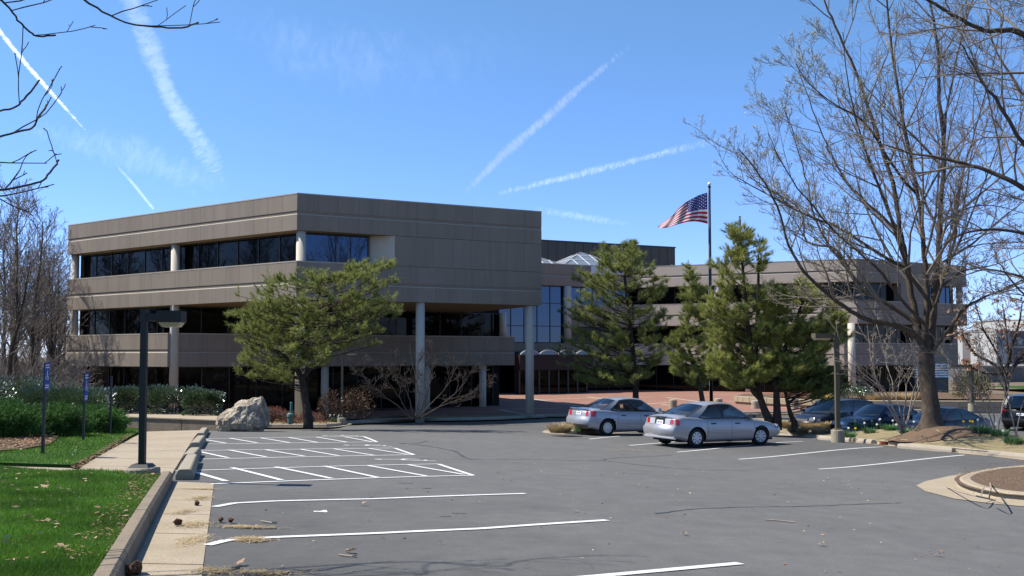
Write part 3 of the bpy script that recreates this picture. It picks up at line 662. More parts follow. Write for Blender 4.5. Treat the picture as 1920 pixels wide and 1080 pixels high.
# penthouse of dark metal panels and pyramid rooflights
P0 = at(1000,500,105).xy; FP = Face(P0, (.896,.40)); sP = FP.s_at(1267)
pent = empty('rooftop_plant_room', (P0.x,P0.y,EYE+8.9), 'long dark brown metal plant room on the roof behind the glass pyramids', 'plant room')
n = round((sP+6)/1.1); w = (sP+6)/n
for i in range(n): piece('metal_panel', M_pent, pent, FP, -6+i*w+.02, -6+(i+1)*w-.02, -.1, 0, 8.0, 12.72, .012)
b = MB(); fbox(b, FP, -6, sP-.05, -12, -.07, 8.0, 12.7); fbox(b, FP, -6, sP+.06, -12, .06, 12.72, 12.86); b.build('enclosure', M_mull, pent)
piece('vent_cover', M_white, pent, FP, FP.s_at(1257.5), FP.s_at(1262), .0, .06, 10.35, 10.75)
M_sky_glass = mat('rooflight_glass', (.17,.19,.21), .12, .9); M_alu = mat('pale_metal_frame', (.55,.56,.56), .45, .5)
def pyramid(pxl, pxr, pyb, pya, Y, cell=6, label=''):
    a = at(pxl, pyb, Y); c = at(pxr, pyb, Y+(pxr-pxl)/1800*Y*.45); wdt = (c.xy-a.xy).length; Fp = Face(a.xy, c.xy-a.xy); e0 = a.z-EYE; h = at(pxl,pya,Y).z-a.z+.3
    r = empty('pyramid_rooflight', (a.x,a.y,a.z), label, 'rooflight', 'glass pyramid rooflights over the entrance link')
    b = MB(); fbox(b, Fp, -.1, wdt+.1, -wdt-.1, .1, e0-.9, e0); b.build('kerb_upstand', M_alu, r)
    cs = [(0,0),(wdt,0),(wdt,-wdt),(0,-wdt)]; ap_ = Fp.p(wdt/2,-wdt/2,e0+h)
    for k in range(4):
        s0, o0 = cs[k]; s1, o1 = cs[(k+1)%4]; p0 = Fp.p(s0,o0,e0); p1 = Fp.p(s1,o1,e0)
        b = MB(); b.add([p0,p1,ap_], [(0,1,2)]); b.build('glass_face', M_sky_glass, r)
        b = MB(); nb_ = 5
        for t in range(nb_+1):
            f0 = p0.lerp(p1, t/nb_); u_ = t/nb_
            f1 = ap_ if u_ in (0,1) else (p0.lerp(ap_, min(u_,1-u_)*2) if u_ < .5 else p1.lerp(ap_, min(u_,1-u_)*2))
            b.tube([f0+Vector((0,0,.03)), f1+Vector((0,0,.03))], .035, 4)
        for hh in (.35,.7): b.tube([p0.lerp(ap_,hh)+Vector((0,0,.03)), p1.lerp(ap_,hh)+Vector((0,0,.03))], .03, 4)
        b.build('glazing_bar', M_alu, r)
pyramid(1061,1172,495,470,96.5,label='right hand glass pyramid rooflight beside the pine top')
pyramid(968,1054,493,475,96.0,label='glass pyramid rooflight half hidden by the near office block')

# ---- the far wing
FW = Face(W0, W1c-W0); LW = (W1c-W0).length; W2e = Vector((46.5,98.0)); FV = Face(W1c, W2e-W1c); LV = (W2e-W1c).length
WM[:] = [M_wing_lit]; M_wingd = M_wall  # sunlit wing face takes the concrete brightened to stand for sunlight
wing = empty('office_wing', (W1c.x,W1c.y,0), 'farther office wing of banded concrete seen behind the flagpole and pines', 'building')
D_ = -.2
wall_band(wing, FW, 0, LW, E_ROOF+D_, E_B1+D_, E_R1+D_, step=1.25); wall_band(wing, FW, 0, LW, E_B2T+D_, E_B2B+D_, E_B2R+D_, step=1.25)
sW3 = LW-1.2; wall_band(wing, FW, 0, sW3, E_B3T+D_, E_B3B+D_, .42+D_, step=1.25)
WM[:] = WM_BLOCK  # shaded wing face goes back to the darker block panels
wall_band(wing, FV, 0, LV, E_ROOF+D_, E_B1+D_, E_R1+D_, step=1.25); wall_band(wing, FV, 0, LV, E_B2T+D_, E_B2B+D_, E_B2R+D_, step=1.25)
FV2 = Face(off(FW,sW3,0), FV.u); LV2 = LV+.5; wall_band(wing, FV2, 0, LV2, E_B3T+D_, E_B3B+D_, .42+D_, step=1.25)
s1 = FV.s_at(1690); sq = FV.s_at(1735)
n = round((sq-s1)/1.25); 
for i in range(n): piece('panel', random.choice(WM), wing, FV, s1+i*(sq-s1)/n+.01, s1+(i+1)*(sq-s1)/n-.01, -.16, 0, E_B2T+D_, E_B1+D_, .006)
b = MB(); fbox(b, FV, s1+.02, sq-.02, -.9, -.15, E_B2T+D_, E_B1+D_); b.build('wall_core', M_wall2, wing)
glazing(wing, FW, .3, LW-.5, E_B1+D_, E_B2T+D_, o=-.9, step=1.9); glazing(wing, FW, .3, LW-.5, E_B2B+D_, E_B3T+D_, o=-.9, step=1.9); glazing(wing, FW, .3, LW-1.5, E_B3B+D_, GROUND_E+.2, o=-.9, step=1.9)
glazing(wing, FV, .6, s1, E_B1+D_, E_B2T+D_, o=-.9, step=1.6); glazing(wing, FV, sq, LV-1.0, E_B1+D_, E_B2T+D_, o=-.9, step=1.0, m=M_glass_b)
s2 = FV2.s_at(1712); glazing(wing, FV2, .5, s2, E_B2B+D_, E_B3T+D_, o=-.8, step=1.6)
b = MB(); fbox(b, FV2, s2, FV2.s_at(1757), -.9, -.02, E_B3T+D_, E_B2B+D_-.01); b.build('solid_wall', M_wall2, wing); b = MB(); fbox(b, FV2, FV2.s_at(1787), LV2, -.9, -.02, E_B3T+D_, E_B2B+D_-.01); b.build('solid_wall', M_wall2, wing)
glazing(wing, FV2, FV2.s_at(1757), FV2.s_at(1787), E_B2B+D_, E_B3T+D_, o=-.5, step=1.6)
glazing(wing, FV2, .5, FV2.s_at(1712), E_B3B+D_, GROUND_E+.2, o=-.9, step=1.6); glazing(wing, FV2, FV2.s_at(1776), LV2-.5, E_B3B+D_, GROUND_E+.2, o=-.9, step=1.6, m=M_glass_b)
M_louv = mat('white_louver', (.78,.78,.76), .5, .3)
sa, sb = FV2.s_at(1713), FV2.s_at(1775)
for k in range(6): piece('white_slat', M_louv, wing, FV2, sa, sb, .02, .16, -.93-k*.24, -.79-k*.24+.02)
b = MB(); fbox(b, FV2, sa, sb, -.7, -.02, -4, -.7); b.build('service_recess', M_pent, wing)
co = MB(); co.prism([tuple(off(FW,.2,-1.06)), tuple(corner_in(FW,FV,-1.06)), tuple(off(FV,LV-3.2,-1.06)), tuple(off(FV,LV-3.2,-12)), tuple(off(FW,.2,-14))], EYE+E_B2B+.2, EYE+E_ROOF-.7)
co.prism([tuple(off(FW,.2,-1.06)), tuple(corner_in(FW,FV2,-1.06)), tuple(off(FV2,LV2-.8,-1.06)), tuple(off(FV2,LV2-.8,-10)), tuple(off(FW,.2,-14))], -.3, EYE+E_B2B+.15); co.build('inner_core', M_core, wing)
so = MB()
for e, th in ((E_B1+D_,.25),(E_B2B+D_,.3),(E_ROOF-.5,.2)): so.prism([tuple(off(FW,.02,-.2)), tuple(off(FW,LW-.02,-.2)), tuple(off(FV,LV-.02,-.2)), tuple(off(FV,LV-.02,-12)), tuple(off(FW,.02,-14))], EYE+e+.004, EYE+e+th)
so.prism([tuple(off(FW,.02,-.2)), tuple(off(FW,sW3-.02,-.2)), tuple(off(FV2,LV2-.02,-.2)), tuple(off(FV2,LV2-.02,-10)), tuple(off(FW,.02,-14))], EYE+E_B3B+D_+.004, EYE+E_B3B+D_+.28); so.build('soffit', M_soffit, wing)
fw = MB()
for e0, e1 in ((E_B1+D_,E_ROOF+D_-.03),(E_B2B+D_,E_B2T+D_)): fbox(fw, FV, LV-.25, LV, -12, -.91, e0, e1)
fw.build('flank_wall', M_wall2, wing)
q = off(FV, LV-.5, -.5); column(wing, q.x, q.y, EYE+E_B2T+D_, EYE+E_B1+D_, .3)
q = at(1597.5, 700, 89.2); column(wing, q.x, q.y, 0, EYE+E_B2B+D_-.004, .33)
s_ = FW.s_at(1402,.0); q = off(FW, s_, -.4); column(wing, q.x, q.y, 0, EYE+E_B3B+D_, .33)
q = off(FW, FW.s_at(1345,-.4), -.4); column(wing, q.x, q.y, EYE+E_B2T+D_, EYE+E_B1+D_, .3)

# ---- far buildings on the right
M_far = mat('far_grey_brick', (.13,.12,.118), .9, .2, noise=[(.3,.4,(.10,.09,.09))]); M_farb = mat('far_white_render', (.36,.355,.34), .8, .2)
def far_block(px0, px1, pyt, Y, label, m, rows, base_py=735, storey=3.4, ww=1.4, skew=.45, band=True):
    a = at(px0, pyt, Y); c = at(px1, pyt, Y+ (px1-px0)/1800*Y*skew); Ff = Face(a.xy, c.xy-a.xy); L_ = (c.xy-a.xy).length
    r = empty('far_office_building', (a.x,a.y,0), label, 'building'); et = a.z-EYE
    b = MB(); fbox(b, Ff, 0, L_, -20, 0, -6, et); b.build('wall', m, r)
    b = MB(); fbox(b, Ff, -.1, L_+.1, -20.1, .12, et, et+.3); b.build('roof', M_roof, r)
    for k in range(rows):
        e = et-1.0-k*storey; n = int(L_/(ww*2))
        if e-1.5 < -4: break
        if band: bb = MB(); fbox(bb, Ff, 0, L_, 0, .1, e-2.2, e-1.8); bb.build('string_course', M_ledge, r)
        for i in range(n): piece('window', M_glass_b, r, Ff, (i+.25)*ww*2, (i+.25)*ww*2+ww, .02, .06, e-1.6, e)
    return r
far_block(1812, 2300, 690, 150, 'low dark grey building across the road behind the brown leaved tree', M_far, 2)
far_block(1818, 2400, 622, 190, 'grey brick building with pale string courses beyond the wing', M_far, 3)
far_block(1868, 1893, 622, 184, 'small white rendered block in front of the grey brick building', M_farb, 1, band=False)
far_block(1930, 2500, 600, 260, 'large pale building at the right edge far off', M_farb, 3)
# ================================================================== SMALL BUILT THINGS
M_black = mat('black_painted_steel', (.008,.0075,.007), .45, .4, noise=[(9,.3,(.014,.012,.010))])
M_bronze = mat('bronze_painted_steel', (.10,.085,.055), .5, .4, noise=[(9,.4,(.07,.06,.04))])
M_lens = mat('lamp_lens', (.40,.33,.22), .35, .5)
M_blue = mat('sign_blue', (.015,.055,.30), .45, .4); M_signw = mat('sign_white', (.75,.75,.75), .5, .3)
M_green = mat('green_painted_pipe', (.03,.14,.12), .5, .4)
def lamp_post(base, htop, head_dir, label, w=.085, hl=.35, cz=.16, m=M_black, fr_=.25):
    r = empty('lamp_post', base, label, 'lamp post', 'square path lamps round the car park')
    b = MB(); b.lathe([(fr_,-.3),(fr_,cz-.02),(fr_-.015,cz)], 20); f = b.build('footing', M_stop, r, world=False)
    b = MB(); b.frustum(-.15,.15,-.15,.15,cz,-.11,.11,-.11,.11,cz+.05); b.build('base_plate', m, r, world=False)
    b = MB(); b.box(-w/2,w/2,-w/2,w/2,cz+.03,htop); b.build('post', m, r, world=False)
    a = math.atan2(head_dir[1], head_dir[0])
    b = MB(); b.box(w/2,w/2+.17,-.04,.04,htop-.17,htop-.06); o = b.build('arm', m, r, world=False); o.rotation_euler.z = a
    x0 = w/2+.165; b = MB(); b.frustum(x0+.005,x0+hl-.005,-.16,.16,htop-.19,x0,x0+hl,-.165,.165,htop-.03); b.box(x0+.01,x0+hl-.01,-.155,.155,htop-.03,htop-.022)
    h = b.build('lamp_head', m, r, world=False); h.rotation_euler.z = a
    b = MB(); b.frustum(x0+.06,x0+hl-.06,-.11,.11,htop-.255,x0+.02,x0+hl-.02,-.15,.15,htop-.19); b.build('lens', M_lens, h, world=False)
    return r
b0 = G(266,897,.03); ztop = at(269,580,b0.y).z
lamp_post(b0, ztop-b0.z, (1,.1), 'near black path lamp on a round concrete footing beside the walkway')
b1 = G(1570,822,.3); b1 = at(1571,814,33.6); b1.z = at(1571,820,33.6).z
lamp_post(b1, at(1571,624,33.6).z-b1.z, (-1,-.15), 'bronze lamp post among dry grass tufts on the long island', w=.15, hl=.62, cz=.26, m=M_bronze, fr_=.23)
b2 = G(641,789,.25); lamp_post(b2, at(640,657,b2.y).z-b2.z, (1,.2), 'slim lamp post in the planting bed between the pine and the bare shrub', w=.12, hl=.6, m=M_bronze)
b3 = at(1823,762,60); lamp_post(b3, at(1823,683,60).z-b3.z, (-1,.2), 'farthest lamp post behind the dark saloon at the right', w=.2, hl=1.0, m=M_bronze)

# accessible parking signs seen nearly edge on
M_signpost = mat('dark_sign_post', (.03,.03,.032), .5, .4)
def sign_post(px, py, ptop, pmid, w, plate, label, psmall=None):
    p = G(px, py, .06); H = at(px+3, ptop, p.y).z-p.z; hm = at(px, pmid, p.y).z-p.z
    r = empty('parking_sign', p, label, 'sign', 'accessible parking signs on the lawn'); lean = .012
    b = MB()
    b.hexa([(-.022,-.03,-.1),(.022,-.03,-.1),(.022,.03,-.1),(-.022,.03,-.1),(-.022+lean*H,-.03,H-.02),(.022+lean*H,-.03,H-.02),(.022+lean*H,.03,H-.02),(-.022+lean*H,.03,H-.02)]); b.build('post', M_signpost, r, world=False)
    if plate:
        s = MB(); W_ = .3; a = math.radians(w); ca, sa = math.cos(a), math.sin(a)
        def q(u, v, z): return (lean*(z)+u*ca+v*sa, u*sa-v*ca, z)
        s.hexa([q(-W_/2,.034,hm),q(W_/2,.034,hm),q(W_/2,.040,hm),q(-W_/2,.040,hm),q(-W_/2,.034,H),q(W_/2,.034,H),q(W_/2,.040,H),q(-W_/2,.040,H)])
        pl = s.build('sign_plate', M_blue, r, world=False)
        s = MB(); hh = H-hm
        def bar(u0, u1, z0, z1): s.hexa([q(u0,.041,hm+z0*hh),q(u1,.041,hm+z0*hh),q(u1,.043,hm+z0*hh),q(u0,.043,hm+z0*hh),q(u0,.041,hm+z1*hh),q(u1,.041,hm+z1*hh),q(u1,.043,hm+z1*hh),q(u0,.043,hm+z1*hh)])
        for k in range(6): bar(-.12+.04*k,-.12+.04*k+.025,.87,.92)      # rows of small letters
        for k in range(6): bar(-.12+.04*k,-.12+.04*k+.025,.78,.83)
        bar(-.02,.01,.66,.70); bar(-.03,.0,.48,.65); bar(-.03,.06,.54,.56); bar(-.03,.05,.46,.485); bar(.04,.065,.36,.47)      # seated figure and wheel
        for k in range(10):
            t0 = math.pi*(.75+.12*k); bar(-.02+.085*math.cos(t0)-.012,-.02+.085*math.cos(t0)+.012,.44+.055*math.sin(t0)-.008,.44+.055*math.sin(t0)+.008)
        for k in range(5): bar(-.11+.045*k,-.11+.045*k+.028,.14,.19)
        for k in range(6): bar(-.12+.04*k,-.12+.04*k+.025,.06,.11)
        s.build('sign_print', M_signw, pl, world=False)['kind'] = 'stuff'
    return r
sign_post(80,851,679,731,99,True,'tall blue accessible parking sign, nearest of three on the left lawn')
sign_post(156,826,698,752,98,True,'second blue accessible parking sign, in front of the clipped hedge')
sign_post(206,815,704,752,89,False,'third narrow sign post seen edge on, nearest the low wall')

# wheel stops
def wheel_stop(p0, p1, h, w, label, name='wheel_stop', m=M_stop, z=.0):
    a = Vector(p0); c = Vector(p1); d = (c-a).normalized(); nr = Vector((-d.y,d.x)); b = MB(); L_ = (c-a).length
    prof = [(-w/2,0),(-w/2,h*.45),(-w*.36,h*.92),(-w*.28,h),(w*.28,h),(w*.36,h*.92),(w/2,h*.45),(w/2,0)]; ks = [0,.04,.5,.96,1]; vs = []
    for i, t in enumerate(ks):
        p = a.lerp(c,t); sc_ = .9 if i in (0,4) else 1
        for u, v in prof: q = p+nr*u; vs.append((q.x,q.y,gz(p.x,p.y)+v*sc_+z+.002))
    n = 8; b.add(vs, [(i*n+j,i*n+(j+1)%n,(i+1)*n+(j+1)%n,(i+1)*n+j) for i in range(4) for j in range(n)] + [tuple(range(n-1,-1,-1)), tuple(4*n+j for j in range(n))])
    o = b.build(name, m, loc=(a.x,a.y,gz(a.x,a.y)+z)); tag(o, label, 'wheel stop', 'concrete wheel stops of the parking bays'); return o
wheel_stop(G(346,900).xy, G(360,868).xy, .17, .25, 'nearest concrete wheel stop at the head of the first hatched zone')
wheel_stop(G(355,866.5).xy, G(366,853.5).xy, .17, .26, 'wheel stop end to end with the nearest one, second from the lamp post')
wheel_stop(G(366,842).xy, G(377,828).xy, .17, .26, 'third wheel stop along the walkway, beside the middle hatched zone')
wheel_stop(G(376,822).xy, G(384,811).xy, .17, .26, 'farthest small wheel stop by the corner of the planting bed')
for (x0,y0,x1,y1,lb) in ((1540,824.5,1640,832.5,'wheel stop against the island kerb in front of the lamp post'),(1688,840,1790,848.5,'wheel stop against the island kerb below the mulch mound'),(1858,855,1960,864,'wheel stop against the island kerb at the right edge')):
    wheel_stop(G(x0,y0).xy-stall*.05, G(x1,y1).xy-stall*.05, .15, .2, lb, m=M_kerb)
M_redbr = mat('reddish_brown_stone', (.16,.06,.035), .9, .1)
for px, py in ((1530,821.5),(1657,834.5),(1806,847)):
    g_ = G(px,py); b = MB(); vs = [(.16*math.cos(t)*random.uniform(.8,1.1),.12*math.sin(t),z) for z in (0,.12) for t in np.linspace(0,2*math.pi,9)[:-1]]
    b.add(vs, [tuple(range(8,16))]+[(i,(i+1)%8,8+(i+1)%8,8+i) for i in range(8)]); o = b.mesh('rock', M_redbr); tag(link('drain_block', o, None, g_+Vector((0,.0,.0))), {1530:'reddish drain block between kerb sections right of the silver saloon',1657:'reddish drain block in the kerb, middle one of three',1806:'reddish drain block in the kerb at the far end of the painted line'}[px], 'drain block', 'reddish blocks along the island kerb')

# low retaining wall and terrace on the left, hedge stands behind it
wa, wb_ = at(150,800,38.5).xy, at(409,800,35.4).xy
WT = at(300,783,36.5).z
lw = empty('retaining_wall', (wb_.x,wb_.y,gz(wb_.x,wb_.y)), 'low shaded concrete retaining wall at the end of the walkway', 'wall')
Fl = Face(wa, wb_-wa); LL = (wb_-wa).length
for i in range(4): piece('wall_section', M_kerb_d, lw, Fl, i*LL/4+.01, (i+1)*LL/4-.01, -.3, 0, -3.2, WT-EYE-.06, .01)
for i in range(4): piece('coping', M_concrete, lw, Fl, i*LL/4+.006, (i+1)*LL/4-.006, -.34, .04, WT-EYE-.06, WT-EYE, .01)
ter = MB(); q = [off(Fl,0,-.3),off(Fl,LL,-.3),at(402,780,38.9).xy,at(120,780,42.0).xy]; ter.add([(p.x,p.y,WT-.03) for p in q], [(0,1,2,3)]); ter.add([(q[0].x,q[0].y,WT-.03),(q[3].x,q[3].y,WT-.03),(q[3].x,q[3].y,0),(q[0].x,q[0].y,0)], [(0,1,2,3)]); tag(ter.build('terrace', M_concrete), kind='structure')

# seat wall of the plaza, running on behind the dark cars
sw_pts = smooth_line([G(x,y,.14).xy for x, y in ((1376,757),(1437,761),(1560,766),(1750,768),(1990,769))], 5)
swl = empty('seat_wall', (*sw_pts[0],.3), 'long low pale concrete seat wall between the plaza and the dark parked cars', 'wall')
for i in range(len(sw_pts)-1):
    a, c = sw_pts[i], sw_pts[i+1]; Fz = Face(a, c-a); L_ = (c-a).length; n = max(1, round(L_/3))
    z0 = gz(*((a+c)/2))+.14
    for k in range(n):
        piece('wall_block', M_kerb, swl, Fz, k*L_/n+.01, (k+1)*L_/n-.01, -.55, -.12, z0-.3-EYE, z0+.16-EYE)
        piece('seat_slab', M_concrete, swl, Fz, k*L_/n+.005, (k+1)*L_/n-.005, -.6, 0, z0+.16-EYE, z0+.58-EYE, .02)
def bollard(px, pyb, pyt, label, r=.3):
    p = G(px, pyb, .14); h = at(px, pyt, p.y).z-p.z; b = MB(); b.lathe([(r,0),(r,h*.45),(r-.02,h*.47),(r-.02,h*.5),(r,h*.52),(r,h-.05),(r-.05,h)], 20)
    o = b.build('concrete_bollard', M_kerb, loc=(0,0,0)); o.location = p; tag(o, label, 'bollard', 'round concrete bollards on the plaza')
bollard(1262,767,749,'round concrete bollard on the plaza above the rear window of the silver saloon',.28); bollard(1347,760,747,'round concrete bollard just right of the flagpole'); bollard(1417,766,751,'round concrete bollard between the leaning pine trunks'); bollard(1489,767,747,'round concrete bollard at the seat wall right of the pine trunks',.3)

# trash bin in the shade
p = G(1040,781,0); 
# flagpole and flag
FY = 62.0; fb = at(1334,782,FY); ft = at(1330,352,FY); fb.z = gz(fb.x,fb.y)+.1
fp = empty('flagpole', fb, 'tall black flagpole with a white ball standing on the plaza', 'flagpole')
Hf = ft.z-fb.z; lean = Vector((ft.x-fb.x,0,0)); lean.x *= .4
b = MB(); b.tube([Vector((0,0,0)), lean*.5+Vector((0,0,Hf*.5)), lean+Vector((0,0,Hf))], [.115,.10,.075], 12); b.smooth=True; b.build('pole', M_black, fp, world=False)
b = MB(); b.lathe([(.2,0),(.2,.12),(.13,.2)], 16); b.build('base_collar', M_black, fp, world=False)
b = MB(); c_ = lean+Vector((0,0,Hf)); b.lathe([(.07,0),(.1,.03),(.1,.1),(.02,.16)], 12, c_); b.build('truck', M_black, fp, world=False)
M_ball = mat('white_ball', (.75,.74,.70), .3, .5)
b = MB(); b.lathe([(.01,.12)]+[(.115*math.sin(t),.245-.115*math.cos(t)) for t in np.linspace(.3,math.pi-.02,9)], 16, c_); b.smooth=True; b.build('ball', M_ball, fp, world=False)
b = MB(); b.tube([lean+Vector((-.1,-.05,Hf-.15)), Vector((-.13,-.05,1.2))], .008, 4); b.build('halyard', M_signw, fp, world=False)
M_fr = mat('flag_red', (.36,.010,.018), .8, .2, trans=(.30,.005,.01)); M_fw = mat('flag_white', (.62,.62,.62), .8, .2, trans=(.5,.5,.5)); M_fb = mat('flag_blue', (.022,.03,.17), .8, .2, trans=(.02,.03,.17))
# outline of the waving cloth measured at hoist, middle and fly (pixels)
tops = [(1326,361),(1310,366),(1295,374),(1286,379),(1272,391),(1262,403),(1248,414),(1233,425)]; bots = [(1327,419.5),(1312,416),(1300,415),(1290,416),(1277,419),(1263,423),(1250,427),(1237,428.5)]
ip = lambda arr, u: np.interp(u, np.linspace(0,1,8), arr)
def flagpt(u, v):   # u hoist->fly, v top->bottom
    x = ip([t[0] for t in tops],u)*(1-v)+ip([t[0] for t in bots],u)*v; y = ip([t[1] for t in tops],u)*(1-v)+ip([t[1] for t in bots],u)*v
    dep = FY - .05 + .95*u + .16*math.sin(u*11+v*2.2)*u**.5 + .10*math.sin(u*23-v*5)*u - .55*u*v
    return at(float(x), float(y), dep)
fl = empty('flag', flagpt(0,.5), 'American flag with stars and stripes waving to the left of the pole', 'flag')
for s_ in range(13):
    u0 = .4 if s_ < 7 else 0; nu = 26; vs = []
    for i in range(nu+1):
        for k in range(3): vs.append(flagpt(u0+(1-u0)*i/nu, (s_+k/2)/13))
    b = MB(); b.add(vs, [(3*i+k,3*i+k+1,3*i+k+4,3*i+k+3) for i in range(nu) for k in range(2)]); b.smooth = True; b.build('stripe', M_fr if s_%2==0 else M_fw, fl)
b = MB(); vs = [flagpt(.4*i/16,7/13*k/10) for i in range(17) for k in range(11)]; b.add(vs, [(11*i+k,11*i+k+1,11*i+k+12,11*i+k+11) for i in range(16) for k in range(10)]); b.smooth=True; canton = b.build('canton', M_fb, fl)
for r_ in range(9):
    for c_ in range(6 if r_%2==0 else 5):
        u = .4*(1+2*c_+(r_%2))/12; v = 7/13*(r_+1)/10; b = MB()
        for sd in (-1,1):
            vs = []
            for k in range(10):
                rr = .0165 if k%2==0 else .0075; t = math.pi*k/5; vs.append(flagpt(max(0,u+rr*math.sin(t)*1.0), v-rr*math.cos(t)*1.7)+Vector((0,.012*sd,0)))
            b.add(vs, [tuple(range(10))])
        b.build('star', M_fw, canton)

# boulder
def boulder():
    p = G(458,801,.15); b = bmesh.new(); bmesh.ops.create_icosphere(b, subdivisions=4, radius=1)
    from mathutils import noise as nz
    for v in b.verts:
        c = v.co.copy(); d = c.normalized()
        top = .62+.36*max(0,min(1,(c.x+.6)/1.2)) if c.z > 0 else .5
        x = c.x*.98; y = c.y*.7; z = c.z*top
        if c.x < -.35: x += .12*c.z
        n = nz.noise(c*1.6)*.16 + nz.noise(c*4.2)*.07 + abs(nz.noise(Vector((c.x*7,c.y*7,c.z*1.6))))*-.12
        v.co = (Vector((x,y,z))*(1+n) + Vector((.0,0,.18)))*1.0
        if v.co.x > .55 and v.co.z > .5: v.co.z += .12
    me = bpy.data.meshes.new('boulder'); b.to_mesh(me); b.free(); me.materials.append(mat('boulder_stone', (.46,.39,.29), .9, .2, noise=[(1.6,.85,(.16,.11,.075)),(8,.6,(.58,.53,.43)),(30,.6,(.09,.065,.045))], streak=(9,.7,(.10,.075,.05),.25), bump=(14,1.0,.05)))
    return tag(link('boulder', me, None, p), 'rough pale boulder with a white rimmed top in the planting bed', 'rock')
boulder()
# green vent pipe by the column
p = at(546,780,50); b = MB(); h = at(546,754,50).z-(p.z-.3); b.lathe([(.07,0),(.07,h-.03),(.05,h)], 12, (0,0,-.3)); vp = b.build('vent_pipe', M_green); vp.location = p; tag(vp, 'green standing pipe left of the sunlit column', 'pipe')
p = at(544,783,44); b = MB(); b.lathe([(.12,-.3),(.12,0),(.17,.05),(.15,.16),(.06,.22)], 14); vp = b.build('valve_cover', mat('pale_green_enamel',(.07,.15,.14),.5,.4)); vp.location = p; tag(vp, 'pale green valve cover in the planting bed beside the column', 'valve')

# contrails: long sheets of ice cloud sagging a little across, many kilometres away, thinning out to both edges
def cloud_mat(name, dens, ns):
    m = bpy.data.materials.new(name); m.use_nodes = True; N = m.node_tree.nodes; L = m.node_tree.links; N.remove(N['Principled BSDF'])
    g = N.new('ShaderNodeNewGeometry'); nz = N.new('ShaderNodeTexNoise'); nz.inputs['Scale'].default_value = ns; nz.inputs['Detail'].default_value = 9; nz.inputs['Roughness'].default_value = .62; nz.inputs['Distortion'].default_value = .6; L.new(g.outputs['Position'], nz.inputs[0])
    at_ = N.new('ShaderNodeAttribute'); at_.attribute_name = 'fade'
    a1 = N.new('ShaderNodeMath'); a1.operation = 'MULTIPLY_ADD'; a1.inputs[1].default_value = 1.5; a1.inputs[2].default_value = -.75; L.new(nz.outputs[0], a1.inputs[0])
    a2 = N.new('ShaderNodeMath'); a2.operation = 'ADD'; L.new(a1.outputs[0], a2.inputs[0]); L.new(at_.outputs['Fac'], a2.inputs[1])
    mr = N.new('ShaderNodeMapRange'); mr.interpolation_type = 'SMOOTHSTEP'; mr.inputs[1].default_value = .08; mr.inputs[2].default_value = 1.15; mr.inputs[3].default_value = 0; mr.inputs[4].default_value = dens; L.new(a2.outputs[0], mr.inputs[0])
    t = N.new('ShaderNodeBsdfTransparent'); d = N.new('ShaderNodeBsdfDiffuse'); d.inputs[0].default_value = (.8,.8,.8,1); tl = N.new('ShaderNodeBsdfTranslucent'); tl.inputs[0].default_value = (.8,.8,.8,1)
    nv = N.new('ShaderNodeCombineXYZ')
    for i_ in range(3): nv.inputs[i_].default_value = (SUN_VEC+Vector((0,-.9,0))).normalized()[i_]
    nb_ = N.new('ShaderNodeVectorMath'); nb_.operation = 'SCALE'; nb_.inputs['Scale'].default_value = -1.0; L.new(nv.outputs[0], nb_.inputs[0])
    L.new(nv.outputs[0], d.inputs['Normal']); L.new(nb_.outputs[0], tl.inputs['Normal']); ad = N.new('ShaderNodeAddShader'); L.new(d.outputs[0], ad.inputs[0]); L.new(tl.outputs[0], ad.inputs[1])
    mx = N.new('ShaderNodeMixShader'); L.new(mr.outputs[0], mx.inputs[0]); L.new(t.outputs[0], mx.inputs[1]); L.new(ad.outputs[0], mx.inputs[2]); L.new(mx.outputs[0], N['Material Output'].inputs[0])
    return m
CN = [0]
def contrail(pts, label, dens_, Y=2500, ns=.0045, wob=0):
    P = smooth_line([Vector((x,y,w)) for x,y,w,f in pts], 10); fd = np.interp(np.linspace(0,1,len(P)), np.linspace(0,1,len(pts)), [q_[3] for q_ in pts])
    V = []; k = 12; att = []; CN[0] += 1; Y = Y*(1+.22*CN[0])
    for i, p in enumerate(P):
        q = P[min(i+1,len(P)-1)]; q0 = P[max(i-1,0)]; t = Vector((q.x-q0.x, q.y-q0.y)).normalized(); s = Vector((-t.y,t.x)); w = p.z*1.0*(1+.12*math.sin(i*.37+1)*(wob>0))
        for j in range(k+1):
            v = -1+2*j/k; V.append(at(p.x+s.x*v*w/2, p.y+s.y*v*w/2, Y*(1+.6*i/len(P)+.004*v))); att.append(fd[i]*(1-v*v)**1.2*1.05-.12)
    n = len(P); b = MB(); b.add(V, [(i*(k+1)+j,(i+1)*(k+1)+j,(i+1)*(k+1)+j+1,i*(k+1)+j+1) for i in range(n-1) for j in range(k)]); b.smooth = True
    o = b.build('contrail', cloud_mat('contrail_vapour', dens_, ns*6.4)); A = o.data.attributes.new('fade','FLOAT','POINT'); A.data.foreach_set('value', np.array(att, np.float32)); tag(o, label, 'contrail', 'contrails in the blue sky'); return o
contrail([(-40,5,11,1),(20,85,12,1),(75,150,12,1),(120,200,9,.8),(160,244,6,.4)], 'thin straight contrail at the upper left edge of the sky', .30)
contrail([(225,-50,60,.75),(258,30,62,.8),(290,110,56,.9),(320,185,50,1),(355,240,52,.95),(385,285,56,.7),(408,325,50,.45),(425,360,36,.1)], 'broad ragged contrail falling from the top left of the sky', .085, ns=.0030, wob=1)
contrail([(222,314,8,.5),(250,345,9,.9),(270,370,9,.9),(288,392,8,.8)], 'short faint contrail just above the near building roof', .13)
